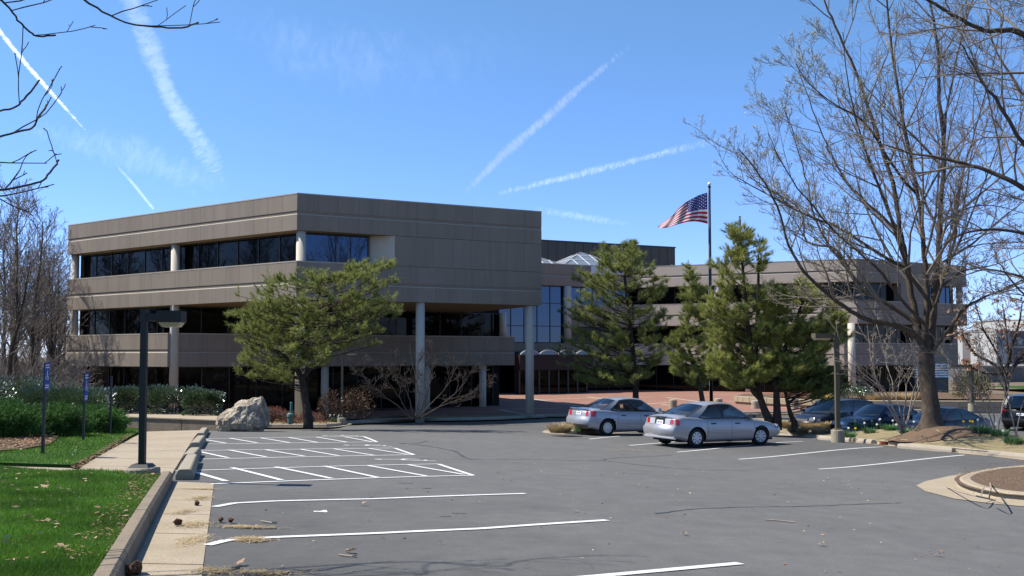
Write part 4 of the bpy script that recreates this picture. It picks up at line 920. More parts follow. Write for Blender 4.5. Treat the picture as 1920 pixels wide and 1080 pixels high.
contrail([(868,364,14,.5),(905,328,22,.85),(960,275,26,.9),(1020,225,26,.85),(1080,170,22,.8),(1130,128,18,.6),(1185,84,14,.2)], 'long diagonal contrail rising to the right over the middle of the building', .24, ns=.003, wob=1)
contrail([(930,364,14,.3),(1020,342,20,.65),(1120,318,20,.65),(1240,288,20,.6),(1330,266,22,.5),(1410,245,20,.2)], 'faint nearly level contrail left of the flag', .17, ns=.003, wob=1)
contrail([(40,235,60,.2),(140,262,84,.6),(260,292,92,.75),(330,322,84,.65),(440,360,60,.2)], 'faint wide veil of old contrail low over the left roof', .05, ns=.0014, wob=1)
contrail([(1000,392,20,.3),(1080,405,22,.6),(1180,420,18,.3)], 'very faint contrail low behind the pine tops', .14, ns=.003)
contrail([(420,40,120,.15),(560,90,170,.6),(720,120,180,.6),(900,100,150,.5),(1060,60,120,.15)], 'barely visible high cirrus veil across the upper middle of the sky', .035, ns=.0009)
# ================================================================== CARS
M_tyre = mat('tyre_rubber', (.018,.018,.018), .85, .2); M_alloy = mat('wheel_alloy', (.55,.55,.56), .4, .5, metal=.2)
M_dark = mat('car_dark_interior', (.02,.02,.022), .85, .2); M_trim = mat('black_trim', (.015,.015,.016), .45, .4)
M_redl = mat('tail_light_red', (.38,.012,.012), .12, .6, coat=.6); M_clear = mat('lamp_clear', (.40,.40,.41), .15, .6, coat=.5); M_headl = mat('headlamp', (.10,.105,.12), .12, .8, coat=.8); M_plate = mat('licence_plate', (.72,.72,.73), .4, .4)
M_plbl = mat('plate_print', (.05,.06,.25), .5, .3); M_chrome = mat('chrome', (.6,.6,.62), .12, .5, metal=1.0)
M_cglass = glass_mat('car_glass', (.88,.94,.91)); M_seat = mat('seat_cloth', (.05,.05,.055), .9, .1)
def paint(name, c, metal=.55, rough=.32): return mat(name, c, rough, .5 if metal > .1 else .25, metal=metal, coat=.45 if metal > .1 else .12)
def sstep(x): x = min(max(x,0),1); return x*x*(3-2*x)
def make_car(name, label, cat, S, loc, heading, color, group=None):
    L, W, H = S['L'], S['W'], S['H']; wb = S['wb']; xr = S['xr']; xf = xr+wb; R = S.get('R',.30); hwid = W/2
    zi = lambda tab, x: float(np.interp(x, [t[0] for t in tab], [t[1] for t in tab]))
    def ztop(x): 
        return sum(zi(S['top'], x+d) for d in (-.12,-.04,.04,.12))/4
    def zbot(x): return .19+.10*sstep((abs(x)-L/2+.7)/.7)
    def hw(x):
        a = abs(x)/(L/2); return hwid*(1-(.13 if x > 0 else .09)*max(0,a-.45)**2/.3025*1.0)
    def inset(z, x):
        tab = S['rear'] if x < 0 else S['front']; return zi(tab, z)
    rows = [0,.06,.14,.25,.38,.5,.62,.74,.86,.95,1.0]; prof = [.90,.955,.98,.992,1.0,1.0,.996,.985,.965,.94,.905]
    def pt(x, f, sy, push=0.0):
        zs = ztop(x)-S.get('crown',.05)*1.0; zb = zbot(x); z = zb+(zs-zb)*f; y = hw(x)*float(np.interp(f, rows, prof))+push
        e = sstep((abs(x)-(L/2-.55))/.55); X = x-math.copysign(inset(z,x),x)*e
        c = sstep((abs(x)-(L/2-.16))/.16); y *= (1-.045*c)
        return Vector((X, sy*y, z))
    def toppt(x, g, sy):
        zs = ztop(x)-S.get('crown',.05); y0 = hw(x)*.905; z = zs+S.get('crown',.05)*(1-g**2.4); e = sstep((abs(x)-(L/2-.55))/.55); X = x-math.copysign(inset(z,x),x)*e; c = sstep((abs(x)-(L/2-.16))/.16)
        return Vector((X, sy*y0*g*(1-.045*c), z))
    d1, d2, d3 = S['doors']
    xs = sorted(set([round(v,3) for v in list(np.linspace(-L/2,L/2,56))+[d1,d2,d3]])); xs = [x for i, x in enumerate(xs) if i==0 or x-xs[i-1] > .02 or x in (d1,d2,d3,L/2)]
    nr = len(rows); gs = [.8,.55,.28,0,-.28,-.55,-.8]
    cyc = [('s',f,1) for f in rows]+[('t',abs(g),(1 if g>=0 else -1)) for g in gs]+[('s',f,-1) for f in reversed(rows)]; nc = len(cyc)
    V = []
    for x in xs:
        for kd, f, sy in cyc: V.append(pt(x,f,sy) if kd=='s' else toppt(x,f,sy))
    cab0, cab1 = S['cab']  # belt: rear and front x
    ra = R*1.17; cats = {'body':[], 'door_f':[], 'door_r':[], 'dark':[]}
    V2 = [v.copy() for v in V]
    def arch(v):
        for xw in (xr, xf):
            if math.hypot(v.x-xw, v.z-R) < ra: return xw
        return None
    for i in range(len(xs)-1):
        for j in range(nc-1):
            q = (i*nc+j, (i+1)*nc+j, (i+1)*nc+j+1, i*nc+j+1); c = (V[q[0]]+V[q[1]]+V[q[2]]+V[q[3]])/4; side = cyc[j][0]=='s' and cyc[j+1][0]=='s' and cyc[j][2]==cyc[j+1][2]
            if side and arch(c) is not None: continue
            xm = (xs[i]+xs[i+1])/2
            if side and d1 < xm < d2 and c.z > .24: cats['door_r'].append(q)
            elif side and d2 < xm < d3 and c.z > .24: cats['door_f'].append(q)
            elif not side and cab0+.05 < xm < cab1-.12: cats['dark'].append(q)
            else: cats['body'].append(q)
    used = {}
    for k, fs in cats.items():
        for q in fs:
            for n_ in q: used[n_] = 1
    for n_ in used:
        i, j = divmod(n_, nc)
        if cyc[j][0] != 's': continue
        v = V[n_]; xw = arch(v)
        if xw is not None or any(abs(math.hypot(v.x-w_, v.z-R)-ra) < .045 for w_ in (xr,xf)):
            w_ = xw if xw is not None else min((xr,xf), key=lambda w: abs(v.x-w)); d = Vector((v.x-w_,0,v.z-R))
            if d.length > 1e-4: d = d.normalized()*ra; V2[n_] = Vector((w_+d.x, v.y*1.006, R+d.z))
    root = empty(name, loc, label, cat, group); root.rotation_euler = (S.get('pitch',0), 0, heading)
    def emit(nm, fs, m, solid=False):
        if not fs: return
        ids = sorted({n_ for q in fs for n_ in q}); mp = {n_:k for k, n_ in enumerate(ids)}; b = MB(); b.add([V2[n_] for n_ in ids], [tuple(mp[n_] for n_ in q) for q in fs]); b.smooth = True
        return b.build(nm, m, root, world=False)
    for e in (0, len(xs)-1):   # end caps
        base = e*nc; side_l = list(range(0,nr)); side_r = [nc-1-k for k in range(nr)]
        for k in range(nr-1):
            q = (base+side_l[k], base+side_l[k+1], base+side_r[k+1], base+side_r[k]); cats['body'].append(q if e==0 else tuple(reversed(q)))
        cats['body'].append(tuple(base+c for c in range(nr-1, nr+len(gs)+1)) if e else tuple(base+c for c in range(nr+len(gs), nr-2, -1)))
    body = emit('body', cats['body'], color)
    for sy in (1,-1):
        for k in ('door_f','door_r'):
            fs = [q for q in cats[k] if V[q[0]].y*sy > 0]; o = emit('door', fs, color)
    emit('dash_shelf', cats['dark'], M_dark)
    # seams, rub strips and handles follow the side surface
    for sy in (1,-1):
        b = MB()
        for xd, f0, f1 in ((d1,.10,1.0),(d2,.06,1.0),(d3,.06,1.0)):
            ff = np.linspace(f0,f1,9)
            for k in range(8):
                if arch(pt(xd,ff[k],sy)) is not None: continue
                b.add([pt(xd-.006,ff[k],sy,.002),pt(xd+.006,ff[k],sy,.002),pt(xd+.006,ff[k+1],sy,.002),pt(xd-.006,ff[k+1],sy,.002)], [(0,1,2,3)])
        for xa, xb in ((d1,d3),):
            xx = np.linspace(xa,xb,14)
            for k in range(13): b.add([pt(xx[k],.045,sy,.002),pt(xx[k+1],.045,sy,.002),pt(xx[k+1],.06,sy,.002),pt(xx[k],.06,sy,.002)], [(0,1,2,3)])
        b.build('door_seam', M_trim, root, world=False)
        if S.get('strip',True):
            b = MB(); xx = np.linspace(xr+ra+.08, xf-ra-.08, 14)
            for k in range(13): b.add([pt(xx[k],.40,sy,.012),pt(xx[k+1],.40,sy,.012),pt(xx[k+1],.46,sy,.012),pt(xx[k],.46,sy,.012),pt(xx[k],.385,sy,0),pt(xx[k+1],.385,sy,0),pt(xx[k+1],.475,sy,0),pt(xx[k],.475,sy,0)], [(0,1,2,3),(4,5,1,0),(3,2,6,7)])
            b.build('rub_strip', S.get('strip_mat',color), root, world=False)
        for xd in (d1+.16, d2+.16):
            b = MB(); c = pt(xd,.80,sy,0); b.box(c.x-.01,c.x+.17,min(c.y-sy*.02,c.y+sy*.025),max(c.y-sy*.02,c.y+sy*.025),c.z-.018,c.z+.018); b.build('door_handle', M_trim if S.get('dark_handles',True) else color, root, world=False)
    # greenhouse
    g = S['gh']  # xa0 xa1 (A pillar base/top), xc0 xc1 (rear), yt (roof half width), zr (roof edge), crownr
    xa0, xa1, xc0, xc1, yt, zr, cr = g; nu = S.get('knots', [0,.045,.47,.50,.84,.87,1.0])
    def yb(x): return hw(x)*.895
    def zbelt(x): return ztop(min(max(x,cab0+.1),cab1-.1))-.06
    def zedge(u): return zr-.035*(abs(u-.42)/.58)**2*2.0
    def side(u, v, sy, push=0):
        xbse = xa0+(xc0-xa0)*u; xtp = xa1+(xc1-xa1)*u; xx = xbse+(xtp-xbse)*v; z0 = zbelt(xbse); z = z0+(zedge(u)-z0)*v; y = yb(xbse)*(1-v)+yt*v+.035*math.sin(math.pi*v)+push
        return Vector((xx, sy*y, z))
    vk = [0,.07,.90,.96,1.0]
    for sy in (1,-1):
        bb = MB(); tr = MB()
        for a in range(len(nu)-1):
            u0, u1 = nu[a], nu[a+1]; glassy = (a%2==1) and u1-u0 > .02 or (a in S.get('qglass',())); last = a == len(nu)-2
            for c in range(4):
                v0, v1 = vk[c], vk[c+1]; n = max(1,int((u1-u0)/.06)); mseg = 3 if c==1 else 1
                P_ = [[side(u0+(u1-u0)*i/n, v0+(v1-v0)*k/mseg, sy) for k in range(mseg+1)] for i in range(n+1)]
                vs = [p for col in P_ for p in col]; fs = [(i*(mseg+1)+k,(i+1)*(mseg+1)+k,(i+1)*(mseg+1)+k+1,i*(mseg+1)+k+1) for i in range(n) for k in range(mseg)]
                if sy < 0: fs = [tuple(reversed(f)) for f in fs]
                if c == 1 and glassy:
                    gb = MB(); gb.add(vs, fs); gb.smooth = True; gb.build('side_window', M_cglass, root, world=False)
                elif (c in (0,2) and glassy) or (0 < a < len(nu)-2 and c < 3): tr.add(vs, fs)
                else: bb.add(vs, fs)
        bb.smooth = True; bb.build('roof_pillar', color, root, world=False); tr.build('window_trim', M_trim, root, world=False)
    def screen(front):
        x0, x1 = (xa0, xa1) if front else (xc0, xc1); sg = 1 if front else -1; bow = .22 if front else .13; u = 0 if front else 1
        ns = 12; nt = 6; P_ = []
        for i in range(ns+1):
            s_ = -1+2*i/ns
            for k in range(nt+1):
                t = k/nt; e0 = side(u, t, 1); y = e0.y*s_; z = e0.z+cr*(1-s_*s_)*t+ (.03*(1-s_*s_)*(1-t)); x = e0.x+sg*bow*(1-s_*s_)*(1-.55*t)
                P_.append(Vector((x,y,z)))
        gl = MB(); fr = MB()
        for i in range(ns):
            for k in range(nt):
                f = (i*(nt+1)+k,(i+1)*(nt+1)+k,(i+1)*(nt+1)+k+1,i*(nt+1)+k+1); f = f if front else tuple(reversed(f)); vs = [P_[n_] for n_ in f]
                (fr if (i in (0,ns-1) or (k==nt-1 and False)) else gl).add(vs, [(0,1,2,3)])
        gl2 = MB(); gl2.v = gl.v; gl2.f = gl.f; gl2.m = gl.m
        o = gl2.build('windshield' if front else 'rear_window', M_cglass, root, world=False)
        bm_ = bmesh.new(); bm_.from_mesh(o.data); bmesh.ops.remove_doubles(bm_, verts=bm_.verts, dist=.001); bm_.to_mesh(o.data); bm_.free(); o.data.polygons.foreach_set('use_smooth',[True]*len(o.data.polygons))
        fr.build('screen_pillar', M_trim if not front else color, root, world=False)
        return [P_[i*(nt+1)+nt] for i in range(ns+1)]
    topF = screen(True); topR = screen(False); ns = 12; nx = 16; P_ = []
    for i in range(nx+1):
        u = i/nx
        for k in range(ns+1):
            s_ = -1+2*k/ns; e = side(u,1,1); base = Vector((e.x, e.y*s_, e.z+cr*(1-s_*s_)))
            pf = topF[k]; pr = topR[k]; wf = max(0,1-u/.25); wr_ = max(0,1-(1-u)/.25)
            base.x += (pf.x-side(0,1,1).x)*wf**1.5 + (pr.x-side(1,1,1).x)*wr_**1.5; P_.append(base)
    b = MB(); b.add(P_, [(i*(ns+1)+k, i*(ns+1)+k+1, (i+1)*(ns+1)+k+1, (i+1)*(ns+1)+k) for i in range(nx) for k in range(ns)]); b.smooth = True; b.build('roof', color, root, world=False)
    # cabin furniture
    zs_ = ztop((cab0+cab1)/2)
    for sy in (1,-1):
        x = S.get('seatx',.0); b = MB(); b.frustum(x-.22,x-.06,sy*.37-.22,sy*.37+.22,zs_-.25,x-.30,x-.20,sy*.37-.17,sy*.37+.17,zs_+.20); b.frustum(x-.33,x-.22,sy*.37-.12,sy*.37+.12,zs_+.21,x-.34,x-.25,sy*.37-.11,sy*.37+.11,zs_+.37); b.build('front_seat', M_seat, root, world=False)
    x = S.get('seatx',.0)-.85; b = MB(); b.frustum(x-.25,x-.02,-.6,.6,zs_-.2,x-.32,x-.18,-.55,.55,zs_+.14); b.build('rear_bench', M_seat, root, world=False)
    b = MB(); ring = [Vector((S.get('seatx',0)+.48+.05*math.sin(t),.37+.18*math.cos(t),zs_+.02+.17*math.sin(t))) for t in np.linspace(0,2*math.pi,13)]; b.tube(ring,.014,5); b.build('steering_wheel', M_trim, root, world=False)
    b = MB(); b.box(-L/2+.35,L/2-.35,-hwid*.80,hwid*.80,.17,.52); b.box(xr+ra+.05,xf-ra-.05,-hwid*.88,hwid*.88,.16,.3); b.build('underbody', M_dark, root, world=False)
    # wheels
    key = 'wheel_%s' % S['rim']
    tm = MB(); tw_ = .19; prof_ = [(R*.60,-tw_/2+.01),(R*.9,-tw_/2),(R*.985,-tw_/2+.02),(R,-tw_/2+.05),(R,tw_/2-.05),(R*.985,tw_/2-.02),(R*.9,tw_/2),(R*.60,tw_/2-.01)]; tm.lathe(prof_, 28, caps=False); tm.smooth = True; tyre = tm.mesh('tyre', M_tyre)
    rm = MB(); rr = R*.64; rm.lathe([(rr,-.05),(rr+.006,tw_/2-.012),(rr-.02,tw_/2-.004),(rr-.03,tw_/2-.03),(rr-.035,-.05)], 28, caps=False); nsp = S['rim']
    for k in range(nsp):
        a = 2*math.pi*k/nsp; wsp = .046 if nsp > 6 else .06; ca, sa = math.cos(a), math.sin(a)
        pts = []
        for r0, w0 in ((.03,wsp*.55),(rr-.02,wsp*.8)):
            for s_ in (-1,1):
                for zz in (tw_/2-.045, tw_/2-.012): pts.append((r0*ca-s_*w0*sa, r0*sa+s_*w0*ca, zz))
        rm.add(pts, [(1,3,7,5),(0,1,5,4),(2,6,7,3),(4,5,7,6)])
    rm.lathe([(.085,tw_/2-.05),(.085,tw_/2-.008),(.07,tw_/2+.004)], 14); rim = rm.mesh('rim', M_alloy)
    bk = MB(); bk.lathe([(rr-.02,-.02),(rr-.02,0)], 24); back_ = bk.mesh('brake_disc', M_dark)
    for xw in (xr, xf):
        for sy in (1,-1):
            w_ = link('wheel', tyre, root, (xw, sy*(hwid-.115), R), (-sy*math.pi/2, 0, S.get('steer',0) if xw==xf else 0)); link('rim', rim, w_, (0,0,0)); link('brake_disc', back_, w_, (0,0,.03))
            wl_ = MB(); wl_.lathe([(ra*1.02,-.02),(ra*1.02,.02)], 18)
    # patches on rear and front
    def endpatch(nm, rear, y0, y1, z0, z1, m, push=.012, ny=4, nz_=3, parent=None, wrap=False):
        sg = -1 if rear else 1; x_ = sg*L/2; vs = []
        for i in range(ny+1):
            for k in range(nz_+1):
                y = y0+(y1-y0)*i/ny; z = z0+(z1-z0)*k/nz_; X = x_-math.copysign(inset(z,x_),x_)+sg*push; vs.append(Vector((X,y,z)))
        n_ = len(vs); vs += [v-Vector((sg*(push+.03),0,0)) for v in vs]; b = MB(); q = nz_+1
        fs = [(i*q+k,(i+1)*q+k,(i+1)*q+k+1,i*q+k+1) for i in range(ny) for k in range(nz_)]
        rim_ = [i*q for i in range(ny+1)]+[ny*q+k for k in range(1,q)]+[i*q+nz_ for i in range(ny-1,-1,-1)]+[k for k in range(nz_-1,0,-1)]
        fs += [(rim_[k],rim_[(k+1)%len(rim_)],n_+rim_[(k+1)%len(rim_)],n_+rim_[k]) for k in range(len(rim_))]
        b.add(vs, fs); return b.build(nm, m, parent or root, world=False)
    def wraplamp(nm, rear, yin, z0, z1, back_len, m):
        for sy in (1,-1):
            sg = -1 if rear else 1; nz_ = 3; path = []
            b = MB(); cols = []
            for i in range(4): cols.append(('e', yin+(hw(L/2)*.93-yin)*i/3))
            for i in range(1,6): cols.append(('s', back_len*i/5))
            for kd, a in cols:
                for k in range(nz_+1):
                    z = z0+(z1-z0)*k/nz_
                    if kd=='e': X = sg*(L/2-inset(z,sg)+.012)-sg*(.02*(a/hwid)**2); v = Vector((X, sy*a, z))
                    else:
                        xx = sg*(L/2-a*.999-.0); f = (z-zbot(xx))/(ztop(xx)-S.get('crown',.05)-zbot(xx)); v = pt(xx, min(f,1.0), sy, .010); 
                    b.add([v], [])
            q = nz_+1; n = len(cols); b.f = [(i*q+k,(i+1)*q+k,(i+1)*q+k+1,i*q+k+1) for i in range(n-1) for k in range(nz_)]; b.m = [0]*len(b.f); b.smooth = True
            b.build(nm, m, root, world=False)
    for args in S.get('wraps',[]): wraplamp(*args)
    for args in S.get('patches',[]):
        nm, rear, y0, y1, z0, z1, m = args[:7]; o = endpatch(nm, rear, y0, y1, z0, z1, m, *(args[7:8]))
        if nm == 'license_plate':
            for k in range(6): endpatch('plate_letter', rear, y0+.06+k*.035+(.02 if k>2 else 0), y0+.06+k*.035+.02+(.02 if k>2 else 0), (z0+z1)/2-.025, (z0+z1)/2+.03, M_plbl, (args[7] if len(args)>7 else .012)+.003, parent=o)
    for sy in (1,-1):
        b = MB(); c = side(.03,.03,sy); b.frustum(c.x-.10,c.x+.06,c.y+sy*.02 if sy>0 else c.y-.21,c.y+.21 if sy>0 else c.y-.02,c.z+.03,c.x-.09,c.x+.03,(c.y+.03) if sy>0 else c.y-.20,(c.y+.20) if sy>0 else c.y-.03,c.z+.15); b.build('wing_mirror', S.get('mirror',M_trim), root, world=False)
    return root
SEDAN_A = dict(L=4.48,W=1.73,H=1.415,wb=2.615,xr=-1.42,R=.305,rim=9,doors=(-.98,.03,1.02),cab=(-1.30,.98),
    top=[(-2.24,.93),(-2.05,1.0),(-1.5,.985),(-.9,.95),(.6,.95),(.9,.93),(1.4,.87),(1.9,.78),(2.24,.66)], rear=[(.2,.10),(.35,.03),(.5,0),(.62,.02),(.66,.07),(.9,.10),(1.0,.13)], front=[(.2,.14),(.4,.03),(.55,.0),(.7,.08),(.9,.2)],
    gh=(.92,.22,-1.72,-.92,.56,1.365,.045), knots=[0,.035,.44,.475,.735,.755,.86,1.0], crown=.055, seatx=-.05, strip_mat=None,
    wraps=[('tail_light',True,.50,.70,.90,.30,M_redl),('headlight',False,.48,.56,.70,.22,M_headl)],
    patches=[('license_plate',True,-.16,.16,.74,.86,M_plate,.012),('boot_lip',True,-.62,.62,.955,.985,M_chrome,.03),('lower_valance',True,-.7,.7,.24,.40,M_trim,.008),('badge',True,-.06,.06,.885,.915,M_chrome,.012),('grille',False,-.3,.3,.55,.68,M_trim,.01)])
SEDAN_B = dict(L=4.45,W=1.705,H=1.39,wb=2.62,xr=-1.34,R=.298,rim=8,doors=(-.93,.04,.98),cab=(-1.25,.98),
    top=[(-2.22,.92),(-2.0,1.0),(-1.5,.985),(-.9,.93),(.6,.92),(.95,.90),(1.4,.84),(1.9,.75),(2.22,.62)], rear=[(.2,.12),(.35,.03),(.5,0),(.62,.01),(.66,.09),(.9,.12),(1.0,.15)], front=[(.2,.14),(.4,.03),(.52,.0),(.66,.10),(.9,.25)],
    gh=(.98,.24,-1.74,-.86,.55,1.34,.045), knots=[0,.035,.45,.48,.83,1.0], crown=.06, seatx=-.02, steer=math.radians(-14),
    wraps=[('tail_light',True,.52,.70,.87,.16,M_redl),('headlight',False,.45,.55,.66,.26,M_headl)],
    patches=[('license_plate',True,-.16,.16,.70,.82,M_plate,.014),('plate_recess',True,-.24,.24,.68,.89,M_trim,.004),('lamp_panel',True,.26,.50,.70,.87,M_clear,.012),('lamp_panel',True,-.50,-.26,.70,.87,M_clear,.012),('bumper_lip',True,-.78,.78,.27,.31,M_plate,.03),('badge',True,-.03,.03,.91,.94,M_chrome,.012),('grille',False,-.3,.3,.57,.66,M_trim,.01)])
silver1 = paint('silver_blue_paint', (.33,.345,.38), .4, .34); silver2 = paint('warm_silver_paint', (.33,.33,.345), .4, .36)
SEDAN_A['strip_mat'] = silver1; SEDAN_B['strip_mat'] = silver2; SEDAN_A['mirror'] = silver1
SEDAN_A['dark_handles'] = True
STALL_A = math.atan2(.564,.826)
def put(px, py, back_dx):  # wheel contact pixel of the right rear wheel -> car origin on the ground
    return G(px, py)
def place(S, px, py, head, label, name, color, group):
    w = G(px, py).xy; d = Vector((math.cos(head), math.sin(head))); r = Vector((d.y,-d.x)); c = w - d*S['xr'] - r*(S['W']/2-.1)
    f_ = c + d*1.3; b_ = c - d*1.3; z = gz(c.x,c.y); pitch = math.atan2(gz(*f_)-gz(*b_), 2.6)
    o = make_car(name, label, 'car', S, (c.x,c.y,z+.005), head, color, group); o.rotation_euler = (0,-pitch,head); return o
place(SEDAN_B, 1304, 839.5, STALL_A-.10, 'silver saloon with its rear to the camera and front wheels turned, nearest parked car', 'parked_car', silver2, 'parked cars')
place(SEDAN_A, 1137, 817, STALL_A-.12, 'bluish silver saloon with rounded roof and solid red tail lights', 'parked_car', silver1, 'parked cars')
HATCH = dict(L=4.6,W=1.79,H=1.6,wb=2.7,xr=-1.35,R=.325,rim=7,doors=(-1.0,.05,1.1),cab=(-1.95,1.25),
    top=[(-2.3,.98),(-1.9,1.04),(.9,1.04),(1.2,1.0),(1.6,.93),(2.0,.82),(2.3,.70)], rear=[(.2,.1),(.5,0),(.8,.05),(1.04,.1)], front=[(.2,.14),(.4,.03),(.55,.0),(.75,.10),(.95,.25)],
    gh=(1.32,.45,-2.12,-1.75,.60,1.56,.05), knots=[0,.04,.42,.44,.70,.72,.93,1.0], crown=.06, seatx=.1, strip=False, dark_handles=False,
    wraps=[('tail_light',True,.55,.8,1.0,.2,M_redl),('headlight',False,.42,.64,.80,.34,M_headl)], patches=[('grille',False,-.34,.34,.62,.72,M_trim,.012),('lower_grille',False,-.5,.5,.28,.42,M_trim,.01),('fog_lamp',False,.55,.68,.36,.45,M_clear,.012)])
SEDAN_C = dict(SEDAN_A); SEDAN_C.update(L=4.75,W=1.80,wb=2.75,xr=-1.40,H=1.45,R=.32,rim=7,doors=(-1.02,.02,1.06),cab=(-1.35,1.0),
    top=[(-2.37,.98),(-2.1,1.04),(-1.5,1.02),(-.9,.98),(.6,.98),(.95,.96),(1.5,.90),(2.0,.82),(2.37,.70)], gh=(1.05,.28,-1.78,-1.05,.58,1.41,.045), strip=False, dark_handles=False,
    patches=[('grille',False,-.34,.34,.58,.70,M_chrome,.012),('lower_grille',False,-.5,.5,.3,.42,M_trim,.01),('license_plate',False,-.16,.16,.44,.55,M_plate,.014)], mirror=None)
SEDAN_D = dict(SEDAN_B); SEDAN_D.update(L=4.6,W=1.77,rim=7,strip=False,dark_handles=False,mirror=None)
SEDAN_D['patches'] = [('grille',False,-.34,.34,.56,.65,M_trim,.012),('license_plate',False,-.16,.16,.42,.53,M_plate,.014)]; SEDAN_D['steer'] = 0
dk1 = paint('dark_slate_blue_paint', (.012,.014,.020), .0, .3); dk2 = paint('dark_navy_paint', (.006,.008,.028), .0, .3); dk3 = paint('midnight_blue_paint', (.006,.008,.020), .0, .3); dk4 = paint('black_green_paint', (.006,.007,.009), .0, .3)
HATCH['mirror'] = dk1; SEDAN_C['mirror'] = dk2; SEDAN_D['mirror'] = dk3
def nosein(S, nx, ny, label, color, name='parked_car'):
    head = STALL_A+math.pi-.06; d = Vector((math.cos(head), math.sin(head))); c = Vector((nx,ny)) - d*S['L']/2; z = gz(c.x,c.y); pitch = math.atan2(gz(*(c+d))-gz(*(c-d)),2)
    o = make_car(name, label, 'car', S, (c.x,c.y,z+.005), head, color, 'parked cars'); o.rotation_euler = (0,-pitch,head); return o
n3 = at(1697,800,38.6); n2_ = at(1583,800,40.8); n1 = at(1501,800,43.2)
nosein(HATCH, n1.x, n1.y, 'dark slate estate car parked nose in, leftmost of the three dark cars', dk1)
nosein(SEDAN_C, n2_.x, n2_.y, 'dark navy saloon between the lamp post and the big bare tree', dk2)
nosein(SEDAN_D, n3.x, n3.y, 'midnight blue saloon to the right of the big bare tree', dk3)
SUV = dict(HATCH); SUV.update(L=4.5,W=1.8,H=1.72,R=.36,rim=6,xr=-1.35,top=[(-2.25,1.1),(-1.9,1.14),(.9,1.12),(1.2,1.08),(1.6,1.04),(2.0,.96),(2.25,.84)],gh=(1.2,.55,-2.1,-1.85,.62,1.68,.05),mirror=dk4,
    wraps=[('tail_light',True,.62,.86,1.04,.14,M_redl)],patches=[('license_plate',True,-.16,.16,.74,.86,M_plate,.014),('bumper',True,-.8,.8,.42,.6,M_trim,.04)],doors=(-1.0,.05,1.0))
c = at(1925,800,46.5); o = make_car('parked_car', 'black car with one red tail light cut off by the right edge', 'car', SUV, (c.x+.6,c.y+.6,gz(c.x,c.y)+.005), STALL_A+.25, dk4, 'parked cars')
# ================================================================== VEGETATION
def leafmat(name, c1, c2, rough=.6, spec=.25, tr=.25):
    m = bpy.data.materials.new(name); m.use_nodes = True; N = m.node_tree.nodes; L = m.node_tree.links; p = N['Principled BSDF']
    g = N.new('ShaderNodeNewGeometry'); mx = N.new('ShaderNodeMix'); mx.data_type = 'RGBA'; mx.inputs[6].default_value = (*c1,1); mx.inputs[7].default_value = (*c2,1)
    L.new(g.outputs['Random Per Island'], mx.inputs[0])
    nz = N.new('ShaderNodeTexNoise'); nz.inputs['Scale'].default_value = 1.3; L.new(g.outputs['Position'], nz.inputs[0])
    m2 = N.new('ShaderNodeMix'); m2.data_type = 'RGBA'; m2.blend_type = 'MULTIPLY'; m2.inputs[0].default_value = 1.0
    mr = N.new('ShaderNodeMapRange'); mr.inputs[1].default_value = .3; mr.inputs[2].default_value = .7; mr.inputs[3].default_value = .65; mr.inputs[4].default_value = 1.3; L.new(nz.outputs[0], mr.inputs[0])
    L.new(mx.outputs[2], m2.inputs[6]); L.new(mr.outputs[0], m2.inputs[7]); L.new(m2.outputs[2], p.inputs['Base Color']); p.inputs['Roughness'].default_value = rough; p.inputs['Specular IOR Level'].default_value = spec
    if tr:
        t = N.new('ShaderNodeBsdfTranslucent'); L.new(m2.outputs[2], t.inputs[0]); ms = N.new('ShaderNodeMixShader'); ms.inputs[0].default_value = tr
        L.new(p.outputs[0], ms.inputs[1]); L.new(t.outputs[0], ms.inputs[2]); L.new(ms.outputs[0], N['Material Output'].inputs[0])
    return m
M_bark = mat('grey_brown_bark', (.088,.068,.050), .95, .1, noise=[(6,.6,(.14,.112,.085)),(30,.5,(.06,.045,.035))], streak=(22,.6,(.055,.042,.032),.15), bump=(35,.9,.03))
M_twig = mat('twig_bark', (.17,.138,.108), .9, .15, noise=[(2,.5,(.25,.212,.17))])
M_twig_d = mat('dark_twig_bark', (.055,.04,.032), .9, .15)
M_twig_g = mat('grey_wood_twigs', (.17,.145,.125), .9, .1, noise=[(.25,.5,(.22,.19,.165)),(.6,.4,(.11,.085,.07))])
M_pbark = mat('pine_bark', (.045,.033,.026), .95, .1, noise=[(8,.6,(.085,.066,.052))], bump=(25,.8,.02))
M_sbark = mat('pale_smooth_bark', (.30,.25,.20), .8, .2, noise=[(7,.5,(.18,.14,.11))])
M_needle = leafmat('pine_needles', (.12,.155,.034), (.36,.37,.105), .5, .3, .3); M_needle2 = leafmat('deep_green_needles', (.07,.12,.035), (.17,.21,.065), .5, .3, .3)
M_needle3 = leafmat('yellow_green_needles', (.16,.185,.036), (.42,.42,.12), .5, .3, .3)
M_holly = leafmat('glossy_holly_leaves', (.026,.058,.018), (.085,.13,.05), .36, 1.0, .10)
for n_ in M_holly.node_tree.nodes:
    if n_.type == 'BSDF_PRINCIPLED': n_.inputs['Coat Weight'].default_value = 1.0; n_.inputs['Coat Roughness'].default_value = .3
M_junip = leafmat('juniper_foliage', (.018,.065,.012), (.09,.19,.035), .6, .2, .25)
M_bud = leafmat('yellow_green_buds', (.46,.46,.16), (.70,.68,.30), .7, .2, .3)
M_oakleaf = leafmat('brown_oak_leaves', (.30,.13,.06), (.52,.28,.14), .7, .2, .35)
M_redtw = leafmat('red_brown_foliage', (.11,.035,.022), (.26,.11,.07), .7, .2, .25)
M_drygr = leafmat('straw_grass', (.30,.22,.11), (.55,.44,.26), .8, .15, .3)
M_gr = leafmat('lawn_blades', (.045,.13,.010), (.13,.25,.028), .45, .35, .35)
M_daff = leafmat('bulb_leaves', (.05,.13,.035), (.10,.20,.08), .5, .3, .3)
